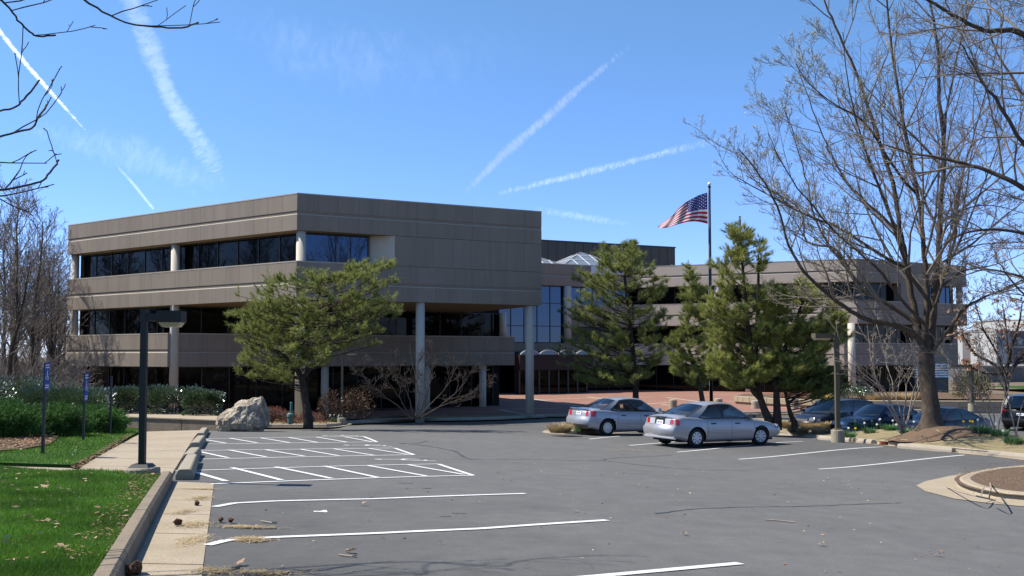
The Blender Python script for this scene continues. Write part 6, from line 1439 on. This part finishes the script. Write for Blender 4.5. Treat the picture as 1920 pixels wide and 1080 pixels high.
for px, w_, top, Y, lab in ((205,84,730,40.5,'glossy holly bush of the hedge, left of the near lamp post'),(272,84,727,40.2,'glossy holly bush of the hedge directly behind the near lamp post'),(335,90,728,39.8,'glossy holly bush of the hedge right of the near lamp post'),(382,50,736,39.0,'glossy holly bush at the right end of the hedge')):
    c = at(px, 775, Y); c.z = hz; rz = at(px,top,Y).z-hz; rx = w_/1800*Y*.62; k += 1
    leafy('holly_bush', lab, 'bush', ellipsoid_pts((c.x,c.y,hz+rz*.22), rx, .75, rz*.80, .10, .4, .5), 5200, .10, M_holly, c, .5, 70+k, stems_for(c, rx, rz, 9, 80+k), up=.2, group='clipped holly hedge above the low wall')
for px, w_, top, Y, lab in ((20,150,712,40,'big glossy holly mass at the left edge'),(100,110,726,39,'glossy holly bush behind the nearest parking sign'),(150,90,735,38.5,'glossy holly bush behind the second parking sign'),(-80,160,708,38,'holly mass cut off by the left edge')):
    c = at(px, 785, Y); c.z = gz(c.x,c.y)-.1; rz = at(px,top,Y).z-c.z; rx = w_/1800*Y*.6; k += 1
    leafy('holly_bush', lab, 'bush', ellipsoid_pts((c.x,c.y,c.z+rz*.25), rx, 1.2, rz*.78, .14, .4, .6), 7500, .10, M_holly, c, .5, 70+k, None, up=.2, group='unclipped hollies at the left edge')
for px, w_, top, yb_, lab in ((50,130,762,820,'broad dark juniper in front of the hollies, nearest the mulch'),(140,105,764,814,'juniper behind the second parking sign'),(-60,150,756,826,'juniper cut off by the left edge')):
    c = G(px, yb_, .05); rz = (at(px,top,c.y+.8).z-c.z)*1.0; rx = w_/1800*c.y*.62; k += 1
    P = ellipsoid_pts((c.x,c.y+.9,c.z+rz*.2), rx, 1.0, rz*.80, .22, .45, .8)(5200, np.random.default_rng(70+k)); D = P-np.array([c.x,c.y+.9,c.z-.4]); D /= np.linalg.norm(D,axis=1,keepdims=True); D = D+np.array([0,0,.3])
    V, F_ = tufts(P, D, .10, 7, .018, 70+k, 1.9); root = empty('juniper_bush', c, lab, 'bush', 'spreading junipers on the left lawn'); link('foliage', npmesh('foliage', V-np.array(c), [F_], M_junip), root); link('stems', stems_for((c.x,c.y+.9,c.z), rx, rz*.8, 22, 90+k).mesh('stems', M_twig_d, c, [0,1], [4,3], .008), root)
# ================================================================== FLOWERS, SHRUBS, GRASS, LITTER
def surf_isl(x, y): return gz(x,y)+.12+float(isl_h(np.array([x]),np.array([y]))[0])
def surf_bed(x, y): return gz(x,y)+.13+float(bed_h(np.array([x]),np.array([y]))[0])
def shrub(name, label, base, seqs, spec, seed, m, r0=.035, thin=.006, cat='shrub', extra=None, lv=([0,1,2,3],[6,4,3,3]), group=None):
    g = Grow(seed,.05,.12); root = empty(name, base, label, cat, group)
    for pts, n in seqs: g.limb(pts, r0, r0*.22, 0, spec, n, .3)
    link('stem', g.mesh('stem', m, base, [0], [7], .01), root); link('twigs', g.mesh('twigs', m, base, [1,2,3], [4,3,3], thin), root); return g, root
# multi stemmed pale shrub trees on the island
SPm = [SP[0], dict(seg=4,n=8,ang=35,ratio=.40,up=.06,t0=.3,wob=.12), dict(seg=3,n=5,ang=38,ratio=.5,up=.05,wob=.14), dict(seg=2,n=3,ang=40,ratio=.55,up=.04,wob=.14)]
MY = 33.2; mb = at(1692,812,MY); mb.z = surf_isl(mb.x, mb.y)
def ML(seq, a, b, Y=MY): return L3(Y, seq, a, b)
shrub('multi_stem_tree', 'pale multi stemmed shrub tree among daffodils left of the big bare tree', mb, [
 (ML([(1690,810),(1681,780),(1664,740),(1650,720),(1618,690),(1575,640),(1568,600)],0,-.5),8),(ML([(1690,810),(1686,790),(1668,755),(1655,735),(1640,700),(1632,660),(1626,610)],0,.5),8),
 (ML([(1692,810),(1688,770),(1676,735),(1668,700),(1655,650),(1640,590)],.1,.8),8),(ML([(1693,810),(1697,760),(1701,720),(1715,690),(1722,660),(1718,610)],0,-.6),8),
 (ML([(1695,810),(1706,765),(1715,725),(1735,690),(1750,650)],0,.4),7),(ML([(1696,808),(1712,760),(1726,715),(1718,680),(1700,640),(1690,600)],-.1,-.9),7),(ML([(1690,808),(1670,770),(1640,730),(1610,715),(1580,700)],-.1,-.2),7)],
 SPm, 101, M_sbark, .030, group='pale multi stemmed shrub trees on the island')
mb2 = at(1868,812,32); mb2.z = surf_isl(mb2.x, mb2.y)
shrub('multi_stem_tree', 'pale multi stemmed shrub tree right of the big bare tree, its stems leaning left', mb2, [
 (ML([(1868,815),(1852,770),(1830,730),(1800,700),(1780,670),(1740,620)],0,-.5,32),8),(ML([(1868,815),(1862,770),(1850,735),(1835,700),(1838,650),(1830,600)],0,.5,32),8),
 (ML([(1866,815),(1845,785),(1815,745),(1795,705),(1770,660)],.2,.6,32),8),(ML([(1870,815),(1880,760),(1893,720),(1900,660),(1890,610)],0,-.4,32),7),(ML([(1905,818),(1895,770),(1885,735),(1870,700),(1850,640)],0,.5,32),7),
 (ML([(1905,818),(1915,765),(1930,720),(1935,650)],0,-.5,32),7)], SPm, 102, M_sbark, .028, group='pale multi stemmed shrub trees on the island')
# twisted leafless shrub in the shade of the near block
SPs = [SP[0], dict(seg=4,n=13,ang=38,ratio=.40,up=.05,t0=.3,wob=.22), dict(seg=3,n=8,ang=40,ratio=.5,up=.07,wob=.24), dict(seg=3,n=4,ang=42,ratio=.55,up=.06,wob=.24)]
NY = 53.5; nb = at(780,788,NY)
shrub('bare_shrub', 'twisted leafless shrub in front of the shaded ground floor windows', nb, [
 (ML([(770,786),(745,760),(722,745),(700,725),(684,705),(672,690)],0,-.5,NY),9),(ML([(772,786),(755,755),(735,725),(715,700),(705,680)],0,.6,NY),9),(ML([(775,786),(768,750),(757,720),(745,690),(735,665)],0,-.8,NY),9),
 (ML([(778,786),(785,750),(782,720),(775,690),(770,655)],0,.8,NY),9),(ML([(780,786),(795,755),(805,725),(812,690),(808,655)],0,-.7,NY),9),(ML([(782,786),(805,760),(830,735),(848,705),(852,670)],0,.5,NY),9),
 (ML([(784,786),(815,768),(845,745),(870,720),(885,695),(896,680)],0,-.3,NY),9),(ML([(784,786),(820,765),(858,750),(885,735),(905,715)],0,.8,NY),7)], SPs, 103, mat('grey_brown_twigs', (.085,.068,.058), .9, .1), .042, .007)
# brown leaved tree beyond the dark saloon, and low shrub beside the far lamp
OY = 47; ob = at(1884,800,OY); ob.z = gz(ob.x,ob.y)
g, oak = shrub('brown_leaved_tree', 'small tree still holding brown leaves beyond the dark cars at the right', ob, [
 (ML([(1884,800),(1886,745),(1888,715),(1880,690),(1868,660),(1845,620),(1835,590),(1828,565)],0,-.4,OY),12),(ML([(1887,720),(1890,680),(1888,640),(1885,600),(1880,570)],0,.6,OY),12),(ML([(1888,715),(1900,690),(1920,660),(1945,630),(1960,590)],0,-.6,OY),11),
 (ML([(1884,700),(1858,680),(1830,665),(1812,640),(1800,615)],.1,.8,OY),11),(ML([(1889,700),(1910,680),(1940,672),(1975,655)],0,.8,OY),9),(ML([(1880,700),(1850,700),(1825,690),(1808,675)],0,-.9,OY),8),(ML([(1888,690),(1900,640),(1912,600),(1918,565)],0,-1.2,OY),10)],
 [SP[0], dict(seg=4,n=9,ang=42,ratio=.36,up=.05,t0=.25,wob=.14), dict(seg=3,n=5,ang=42,ratio=.5,up=.04,wob=.16), dict(seg=2,n=3,ang=44,ratio=.55,up=.03,wob=.16)], 104, M_twig_d, .10, .009, cat='tree')
tp = np.array([tuple(p) for p, d in g.tips]); tp = tp[rng.random(len(tp)) < .55]; V, F_ = cards(tp, .17, 9, .55); link('leaves', npmesh('leaves', V-np.array(ob), [F_], M_oakleaf), oak)
def bush(px, pyb, top, w_, Y, label, m, n, size, seed, name='shrub', z=None, asp=.5, ry=1.0, cat='shrub', sq=.8, group=None):
    c = at(px, pyb, Y); 
    if z is not None: c.z = z
    rz = at(px,top,Y).z-c.z; return leafy(name, label, cat, ellipsoid_pts((c.x,c.y,c.z+rz*.25), w_/1800*Y*.5, ry, rz*.75, .22, .55, sq), n, size, m, c, asp, seed, stems_for(c, w_/1800*Y*.4, rz*.8, 12, seed), group=group)
M_olive = leafmat('olive_twiggy_leaves', (.07,.075,.03), (.17,.15,.075), .6, .2, .25)
bush(1822,752,690,62,72,'rounded olive brown shrub beside the far lamp post',M_olive,3800,.13,111)
bush(1600,752,722,72,72,'low dark green mound behind the seat wall right of the pines',M_holly,3800,.12,112)
bush(1545,757,735,60,74,'twiggy brown shrub behind the seat wall with yellow flowers beside it',M_olive,1600,.10,113)
bush(1490,756,730,60,76,'brown leafless mound behind the seat wall between the pine trunks',M_redtw,1400,.10,114)
# reddish weeping shrub, nandinas and groundcover in the planting bed
def bedpt(px, py): p = G(px, py, .2); p.z = surf_bed(p.x, p.y); return p
def weeping(px, py, w_, top, label, seed, m=M_redtw, n=240):
    b_ = bedpt(px, py); rz = at(px, top, b_.y).z-b_.z; rx = w_/1800*b_.y*.5; r = random.Random(seed); polys = []
    for i in range(n):
        a = r.uniform(0,6.28); R_ = r.uniform(.3,1); e = Vector((math.cos(a)*rx*R_, math.sin(a)*rx*.8*R_, 0)); h = rz*math.sqrt(max(0,1-.55*R_*R_))*r.uniform(.8,1.05)
        P = [Vector((0,0,0)), e*.3+Vector((0,0,h*.8)), e*.65+Vector((0,0,h)), e*.9+Vector((0,0,h*.7)), e*1.0+Vector((0,0,h*.3))]; polys.append((np.array([tuple(q) for q in P]), np.array([.012,.008,.006,.004,.003])))
    V, F_ = tubes(polys, 3); root = empty('weeping_shrub', b_, label, 'shrub', 'red brown shrubs of the planting bed'); link('twigs', npmesh('twigs', V, [F_], mat('red_brown_twigs', (.10,.07,.055))), root)
    rr = np.random.default_rng(seed); P = np.concatenate([p[0][1:] for p in polys]); P = np.repeat(P,5,0)+rr.normal(size=(len(P)*5,3))*.05; V, F_ = cards(P, .075, seed, .35); link('leaves', npmesh('leaves', V, [F_], m), root)
weeping(510,796,84,765,'low weeping red brown shrub to the right of the boulder',121)
weeping(585,795,70,775,'flat reddish shrub under the wide pine',122,n=160)
weeping(445,770,70,742,'reddish brown shrub behind the boulder, nearest the hedge end',123,n=200)
weeping(540,793,40,772,'small pinkish brown shrub left of the sunlit column',124,n=110)
bush(616,786,733,38,43,'upright nandina left of the slim lamp post',leafmat('nandina_leaves',(.04,.035,.015),(.11,.05,.03),.5,.3,.25),1000,.09,131,name='nandina',ry=.5)
bush(668,784,730,58,43.5,'upright nandina with red berries right of the slim lamp post',MATS.get('nandina') or leafmat('nandina_leaves',(.04,.04,.015),(.12,.045,.025),.5,.3,.25),1300,.09,132,name='nandina',ry=.5)
# grass tufts
def grass_tuft(b_, r_, h, n, m, label, seed, group, name='grass_tuft', cat='grass tuft', kind=None, wid=.010):
    rr = np.random.default_rng(seed); a = rr.uniform(0,6.28,n); R_ = r_*np.sqrt(rr.random(n))*.45; P = np.stack([R_*np.cos(a),R_*np.sin(a),np.zeros(n)],1)
    D = np.stack([np.cos(a)*.75+rr.normal(size=n)*.25,np.sin(a)*.75+rr.normal(size=n)*.25,np.abs(rr.normal(1.0,.25,n))],1); D /= np.linalg.norm(D,axis=1,keepdims=True); L_ = (h*rr.uniform(.7,1.2,n))[:,None]
    s = np.cross(D,[0,0,1.0]); s /= np.linalg.norm(s,axis=1,keepdims=True); s = s*wid; mid = P+D*L_*.6; tip = P+D*L_*1.0+np.array([0,0,-1.0])*L_*.12+D*np.array([1,1,0])*L_*.15
    V = np.stack([P-s,P+s,mid+s*.7,mid-s*.7,tip],1).reshape(-1,3); i = np.arange(n)*5; F4 = np.stack([i,i+1,i+2,i+3],1); F3 = np.stack([i+3,i+2,i+4],1)
    o = link(name, npmesh(name, V, [F4,F3], m), None, b_); tag(o, label, cat, group, kind); return o
k = 0
for px, py, r_, h, lab in ((1497,808,.5,.42,'round straw tuft at the front wheel of the silver saloon'),(1478,803,.4,.36,'straw tuft nearest the bent pine trunk'),(1520,806,.5,.36,'straw tuft between the first tuft and the lamp post'),(1538,810,.45,.32,'straw tuft left of the lamp footing, second from it'),(1553,808,.4,.34,'straw tuft touching the lamp footing'),(1050,808,.5,.42,'clipped straw tuft on the nose of the island behind the bluish saloon')):
    b_ = G(px, py, .25) if px > 1100 else G(px, 811, .12); b_.z = surf_isl(b_.x,b_.y) if px > 1100 else b_.z; k += 1; grass_tuft(b_, r_*1.5, h, 900, M_drygr, lab, 200+k, 'straw coloured grass tufts on the island')
for px, lab in ((1640,'straw tuft behind the seat wall, leftmost of five'),(1662,'second straw tuft behind the seat wall'),(1686,'third straw tuft behind the seat wall'),(1708,'fourth straw tuft behind the seat wall'),(1728,'straw tuft behind the seat wall nearest the big trunk')):
    b_ = at(px, 752, 71); k += 1; grass_tuft(b_, 1.3, .75, 500, M_drygr, lab, 200+k, 'straw coloured grass tufts behind the seat wall', wid=.02)
# planting bed behind the seat wall
bp = GXY((1380,752),(1437,755),(1560,757),(1750,759),(1990,760)) + [(44,82),(38,90.5),(30,86),(20,83)]
drape('wall_planting_bed', bp, M_mulch, .45, 2.0)
# daffodils: clumps, each a plant
def daffodil(b_, r_, n, nf, seed, lab, yellow=.5):
    root = empty('daffodil_clump', b_, lab, 'flowers', 'daffodil clumps on the island'); rr = np.random.default_rng(seed)
    o = grass_tuft(b_, r_*1.3, .30, n, M_daff, None, seed, None, name='leaves', cat=None, wid=.012); o.parent = root; o.location = (0,0,0)
    for i in range(nf):
        x, y, h = rr.uniform(-r_,r_), rr.uniform(-r_,r_)*.7, rr.uniform(.30,.42); b = MB(); mm = M_yel if rr.random() < yellow else M_whp; d = Vector((-.5,-.8,.1)).normalized(); c = Vector((x,y,h)); a = d.cross(Vector((0,0,1))).normalized(); u = a.cross(d)
        vs = [c]+[c+(a*math.cos(t)+u*math.sin(t))*(.05 if j%2==0 else .028) for j, t in enumerate(np.linspace(0,2*math.pi,13)[:-1])]; b.add(vs, [(0,1+j,1+(j+1)%12) for j in range(12)]); b.tube([c,c+d*.03],[.014,.02],6); b.tube([Vector((x,y,0)),c],.004,3); b.build('flower', mm, root, world=False)
sd = 300
for px, py, r_, n, nf, yl_, lab in ((1592,808,.35,160,3,.9,'daffodil clump just right of the lamp post'),(1612,806,.4,200,2,.8,'daffodil clump below the grille of the navy saloon'),(1630,808,.35,170,2,.2,'white daffodil clump, third from the lamp post'),(1650,807,.45,260,2,.3,'dense leafy daffodil clump left of the pale stems'),(1668,809,.4,230,2,.1,'daffodil clump at the foot of the pale stems'),(1700,812,.35,150,3,.0,'daffodil clump between the pale stems and the big trunk'),
    (1795,812,.35,150,2,.2,'white daffodil clump right of the big trunk'),(1812,815,.4,200,3,1,'yellow daffodil clump right of the mulch mound'),(1840,820,.4,200,1,.5,'daffodil clump below the dark saloon windows'),(1875,822,.4,200,2,.3,'daffodil clump at the leaning pale stems'),(1900,826,.4,220,1,.5,'daffodil clump at the right edge')):
    b_ = G(px, py, .4); b_.z = surf_isl(b_.x,b_.y); sd += 1; daffodil(b_, r_, n, nf, sd, lab, yl_)
p = G(1085,809,.12); daffodil(p, .25, 90, 1, 330, 'small daffodil clump on the island nose behind the bluish saloon', 1)
for px, lab in ((618,'daffodil clump left of the slim lamp post'),(632,'daffodil clump touching the slim lamp post')): b_ = bedpt(px, 790); sd += 1; daffodil(b_, .4, 200, 5, sd, lab, .1)
for px in (1540,1553): b_ = at(px, 752, 70); sd += 1; daffodil(b_, .5, 90, 9, sd, 'yellow flowers behind the seat wall '+('left' if px==1540 else 'right')+' of the twiggy shrub gap', 1)

# lawn blades: dense where the camera stands close
def blades(name, poly, fn_dens, n, h, m, seed, hz=.10, w=.004, label='short green lawn grass'):
    rr = np.random.default_rng(seed); xs = [p[0] for p in poly]; ys = [p[1] for p in poly]; P = []
    tot = 0
    while tot < n:
        x = rr.uniform(min(xs),max(xs),n*3); y = rr.uniform(min(ys),max(ys),n*3); ok = inside(poly,x,y); x, y = x[ok], y[ok]
        fx = 960+x/np.maximum(y,.1)*1800; vis = (fx > -60)&(y > 4.0)&(rr.random(len(x)) < fn_dens(x,y)); x, y = x[vis], y[vis]; P.append(np.stack([x,y],1)); tot += len(x)
    P = np.concatenate(P)[:n]; z = ground_z(P[:,0],P[:,1])+hz-.005; P = np.column_stack([P,z]); D = rr.normal(size=(n,3))*.42; D[:,2] = 1; D[:,0] += .1; D /= np.linalg.norm(D,axis=1,keepdims=True)
    clump = .7+.5*np.sin(P[:,0]*3.1+np.sin(P[:,1]*2.3)*2)*np.sin(P[:,1]*3.7); L_ = (h*rr.uniform(.5,1.25,n)*np.clip(clump,.6,1.3))[:,None]; s = np.cross(D, rr.normal(size=(n,3))); s /= np.linalg.norm(s,axis=1,keepdims=True); ws = (w*(1+P[:,1]*.10))[:,None]
    V = np.stack([P-s*ws*.5,P+s*ws*.5,P+D*L_+rr.normal(size=(n,3))*.012],1).reshape(-1,3); i = np.arange(n)*3; o = link(name, npmesh(name, V, [np.stack([i,i+1,i+2],1)], m)); tag(o, label, 'grass', kind='stuff')
blades('lawn_grass', P_lawn1, lambda x,y: np.clip(6.0/y,0,1)**1.6, 260000, .055, M_gr, 401, .10, .0040, 'short green grass of the near lawn')
blades('lawn_grass', P_lawn2, lambda x,y: np.ones_like(x), 110000, .06, M_gr, 402, .06, .0045, 'short green grass of the lawn beyond the side path')
# dead leaves
M_leafd = leafmat('fallen_leaves', (.20,.10,.05), (.52,.38,.26), .8, .2, .15)
def litter(n, seed, place_fn, size, name, label, m=None, asp=.6, hz=.0, single=False):
    rr = np.random.default_rng(seed); P = place_fn(rr, n); V, F_ = cards(P, size, seed, asp); 
    V = V.reshape(-1,4,3); c = P[:,None,:]; V = c+(V-c)*np.array([1,1,.35]); V[:,:,2] += .012; o = link(name, npmesh(name, V.reshape(-1,3), [F_], m or M_leafd)); tag(o, label, 'leaves', kind='stuff')
def on_poly(poly, hz, extra=None):
    def f(rr, n):
        xs = [p[0] for p in poly]; ys = [p[1] for p in poly]; out = np.zeros((0,2))
        while len(out) < n:
            x = rr.uniform(min(xs),max(xs),n*4); y = rr.uniform(min(ys),max(ys),n*4); ok = inside(poly,x,y)&(y>3.5)&(rr.random(n*4) < (extra(x,y) if extra else 1)); out = np.concatenate([out, np.stack([x[ok],y[ok]],1)])
        out = out[:n]; return np.column_stack([out, ground_z(out[:,0],out[:,1])+hz])
    return f
litter(420, 501, on_poly([p for p in P_lawn1 if p[0] > -13], .135), .065, 'lawn_leaves', 'brown dead leaves scattered on the near lawn')
litter(500, 502, on_poly(P_lawn2, .10), .07, 'lawn_leaves', 'brown dead leaves on the far lawn')
litter(170, 503, on_poly([tuple(G(x,y).xy) for x,y in ((380,1080),(400,920),(1000,870),(1700,900),(1900,1080))], .002), .05, 'lot_leaves', 'dead leaves blown over the asphalt')
edge_strip = [tuple(kA+Vector((-.55,0))), tuple(kB+Vector((-.45,0))), tuple(kC+Vector((-.45,0))), tuple(kC+Vector((-.14,0))), tuple(kB+Vector((-.14,0))), tuple(kA+Vector((-.14,0)))]
litter(900, 504, on_poly(edge_strip, .12), .03, 'kerb_litter', 'brown debris along the back of the near kerb', M_litter)
litter(1500, 505, on_poly(GXY((150,890),(175,868),(225,838),(285,806),(268,808),(205,838),(160,866),(130,886)), .07), .035, 'path_edge_litter', 'brown leaf debris along the edge of the walkway', M_litter)
litter(5200, 506, on_poly(P_isl, .33, lambda x,y: np.clip(dist_edge(P_isl,x,y)/1.5,0,1)), .05, 'island_litter', 'straw and leaf litter over the island', leafmat('straw_litter',(.20,.13,.06),(.42,.32,.18),.9,.1,.1), .25)
litter(9000, 507, on_poly(P_bed, .26, lambda x,y: (dist_edge(P_bed,x,y)>.35)*1.0), .07, 'bed_litter', 'red brown leaf litter of the planting bed', leafmat('red_litter',(.11,.04,.025),(.26,.13,.08),.9,.1,.1), .4)
litter(5200, 508, on_poly([tuple(p) for p in c2s if p[0] < 16], .24), .035, 'mulch_chips', 'bark chips on the near right island', leafmat('bark_chips',(.08,.045,.03),(.30,.22,.16),.9,.1,.05), .4)
litter(2400, 509, on_poly(GXY((0,822),(60,822),(108,828),(92,840),(40,850),(0,853)), .12), .06, 'mulch_leaves', 'leaf litter on the mulch bed of the left lawn', M_litter)
# pine straw drifts by the gutter: thin needles lying flat
def straw(n, px, py, rx, ry, seed, label, ln=.09):
    rr = np.random.default_rng(seed); c = G(px,py); P = np.stack([c.x+rr.normal(size=n)*rx, c.y+rr.normal(size=n)*ry],1); z = ground_z(P[:,0],P[:,1])+.006+rr.random(n)*.015; P = np.column_stack([P,z]); a = rr.uniform(0,6.28,n); d = np.stack([np.cos(a),np.sin(a),rr.normal(size=n)*.1],1)*(ln*rr.uniform(.5,1.2,n))[:,None]; s = np.stack([-np.sin(a),np.cos(a),np.zeros(n)],1)*.0022
    V = np.stack([P-d*.5-s,P-d*.5+s,P+d*.5+s,P+d*.5-s],1).reshape(-1,3); i = np.arange(n)*4; o = link('pine_straw', npmesh('pine_straw', V, [np.stack([i,i+1,i+2,i+3],1)], M_drygr)); tag(o, label, 'pine needles', kind='stuff')
for a in ((200,375,935,.07,.12,601,'pine straw drift in the gutter beside the second bay line'),(260,366,985,.09,.15,602,'pine straw along the seam of gutter and asphalt'),(330,466,990,.13,.035,603,'pine straw patch above the lowest full bay line'),(420,472,1013,.08,.06,604,'pine straw lying over the end of a bay line'),(220,362,1015,.07,.15,605,'pine straw in the gutter near the lowest bay line'),(220,500,1076,.14,.05,606,'pine straw patch at the bottom edge'),(140,345,962,.05,.15,607,'thin pine straw on the gutter pan'),(180,400,1072,.07,.07,608,'pine straw at the bottom left of the asphalt'),(220,375,918,.12,.04,609,'debris at the end of the gutter by the wheel stop'),(260,1190,845,.5,.2,610,'faint straw near the silver saloon')): straw(*a)
def cone(px, py, s, label):
    p = G(px,py,.01); b = MB(); rr = random.Random(px); b.lathe([(.004,-.5*s),(.3*s,-.4*s),(.42*s,-.1*s),(.34*s,.25*s),(.12*s,.5*s),(.01,.55*s)], 8); me = b.mesh('pine_cone', mat('pine_cone_brown',(.085,.045,.028),.9,.1))
    for v in me.vertices: v.co *= 1+rr.uniform(-.22,.22)
    o = link('pine_cone', me, None, p+Vector((0,0,.35*s)), (math.radians(75),0,rr.uniform(0,6))); tag(o, label, 'pine cone', 'pine cones fallen by the gutter')
for px, py, s, lab in ((333,985,.085,'pine cone in the middle of the gutter pan'),(369,947,.07,'dark pine cone at the gutter seam'),(414,978,.06,'left one of two pine cones on the asphalt'),(433,979,.06,'right one of two pine cones on the asphalt'),(255,1075,.12,'large broken pine cone against the near kerb'),(243,1078,.1,'pine cone half under the near kerb at the bottom edge')): cone(px,py,s,lab)
def stick(pts, r_, label):
    P = [G(x,y,.012) for x,y in pts]; b = MB(); b.tube(smooth_line(P,3), r_, 5); o = b.build('fallen_twig', M_sbark); tag(o, label, 'twig', 'twigs fallen on the lot')
stick([(1435,974),(1460,976),(1490,979)], .008, 'thin straight twig lying mid lot'); stick([(490,977),(510,980),(518,978)], .008, 'short dark twig above the lowest bay line'); stick([(432,1066),(450,1062)], .01, 'pale twig at the bottom left of the asphalt'); stick([(636,1040),(660,1043),(668,1041)], .007,'twig among the tree shade at the bottom')
def vine(pts, r_, label):
    P = [G(x,y,o_) for x,y,o_ in pts]; b = MB(); b.tube(smooth_line(P,4), r_, 5); o = b.build('fallen_branch', M_sbark); tag(o, label, 'branch', 'fallen branches by the near right island')
vine([(1775,913,.03),(1800,922,.12),(1830,930,.18),(1860,937,.05),(1885,944,.02)], .012, 'long bent branch draped over the near right kerb'); vine([(1856,905,.12),(1858,915,.35),(1854,935,.14)], .012, 'upright broken branch on the near right island'); vine([(1840,922,.16),(1846,912,.22),(1838,932,.1)], .008, 'small curled twig beside the upright branch')
# a few big leaves lying separately on lawn and asphalt
def leafobj(px, py, s, hz, label):
    p = G(px,py,hz+.02); rr = random.Random(px*7+py); b = MB(); n = 11; vs = [Vector((0,0,.01))]
    for i in range(n): a = 2*math.pi*i/n; r_ = s*(1 if i%2==0 else .45)*rr.uniform(.8,1.1); vs.append(Vector((r_*math.cos(a),r_*.7*math.sin(a),rr.uniform(0,.6)*s*.6)))
    b.add(vs, [(0,1+i,1+(i+1)%n) for i in range(n)]); o = link('fallen_leaf', b.mesh('fallen_leaf', M_leafd), None, p, (rr.uniform(-.3,.3),rr.uniform(-.3,.3),rr.uniform(0,6))); tag(o, label, 'leaf', 'large fallen leaves')
for px, py, s, hz, lab in ((83,914,.09,.10,'torn brown leaf high on the near lawn'),(113,917,.08,.10,'pale brown leaf beside the torn one'),(121,962,.06,.1,'small orange leaf on the near lawn'),(75,978,.07,.1,'tan leaf left of centre on the near lawn'),(50,968,.07,.1,'curled leaf near the left edge of the lawn'),(115,1030,.09,.1,'dark brown leaf in the hollow of the lawn'),(22,1052,.06,.1,'pale leaf at the bottom left corner'),(248,913,.05,.1,'leaf below the lamp footing'),
    (450,1056,.07,0,'large tan leaf on the asphalt at the bottom left'),(657,1033,.07,0,'brown leaf below the lowest full bay line'),(692,929,.06,0,'curled leaf above the upper bay line'),(680,945,.06,0,'leaf just below the upper bay line'),(1540,1020,.055,0,'yellowish leaf low on the right of the lot'),(1283,1000,.055,0,'brown leaf in the middle of the lot'),(1077,957,.05,0,'leaf above the end of a bay line'),(545,930,.04,0,'small leaf left on the upper bay'),(1760,1040,.045,0,'leaf near the bottom right corner')): leafobj(px,py,s,hz,lab)
# paint spatter and wear on the asphalt
b = MB()
for i in range(9): c = G(600+random.uniform(-9,14), 958.5+random.uniform(-1.5,2)); n = 7; b.add([(c.x+random.uniform(.5,1)*.035*math.cos(t),c.y+random.uniform(.5,1)*.04*math.sin(t),gz(c.x,c.y)+.005) for t in np.linspace(0,6.28,n+1)[:-1]], [tuple(range(n))])
tag(b.build('paint_spatter', M_paint), kind='structure')

# tree belt behind the camera: never in view, but the lower window bands mirror it as in the photograph
src = [o for o in bpy.data.objects if o.name == 'pine_tree'][0]
for i in range(22):
    x = 24+i*5.2+random.uniform(-1.5,1.5); y = -18-.25*i+random.uniform(-6,6); c = src.copy(); COL.objects.link(c); c.location = (x,y,gz(x,y)); sc_ = random.uniform(1.25,1.7); c.scale = (sc_*1.15,sc_*1.15,sc_); c.rotation_euler = (0,0,random.uniform(0,6.28)); c['group'] = 'pine belt behind the camera'; c['label'] = 'pine of the belt outside the view that the lower windows mirror'
    for ch in src.children: d = ch.copy(); COL.objects.link(d); d.parent = c
for i in range(14):
    x = 10+i*9+random.uniform(-2,2); y = -34+random.uniform(-5,5); r_ = empty('woodland_tree', (x,y,gz(x,y)-.1), 'bare tree of the belt outside the view that the lower windows mirror', 'tree', 'pine belt behind the camera'); r_.scale = (1.0,1.0,.95); r_.rotation_euler = (0,0,random.uniform(0,6.28))
    link('trunk', PR[i%3][0], r_); link('crown', PR[i%3][1], r_)
# oil stains and tyre wear in the bays
M_oil = mat('oil_stain', (.095,.091,.084), .7, .3, noise=[(5,.9,(.118,.113,.105))])
for px, py, r_ in ((760,905,.16),(800,915,.10),(1480,855,.15),(1650,862,.14),(860,962,.10),(835,968,.07)):
    c = G(px,py); rr = random.Random(px); n = 18; b = MB(); vs = [(c.x+r_*rr.uniform(.55,1.05)*math.cos(t),c.y+r_*rr.uniform(.55,1.05)*math.sin(t)) for t in np.linspace(0,6.283,n+1)[:-1]]
    b.add([(x,y,gz(x,y)+.0035) for x,y in vs], [tuple(range(n))]); tag(b.build('oil_stain', M_oil), kind='structure')
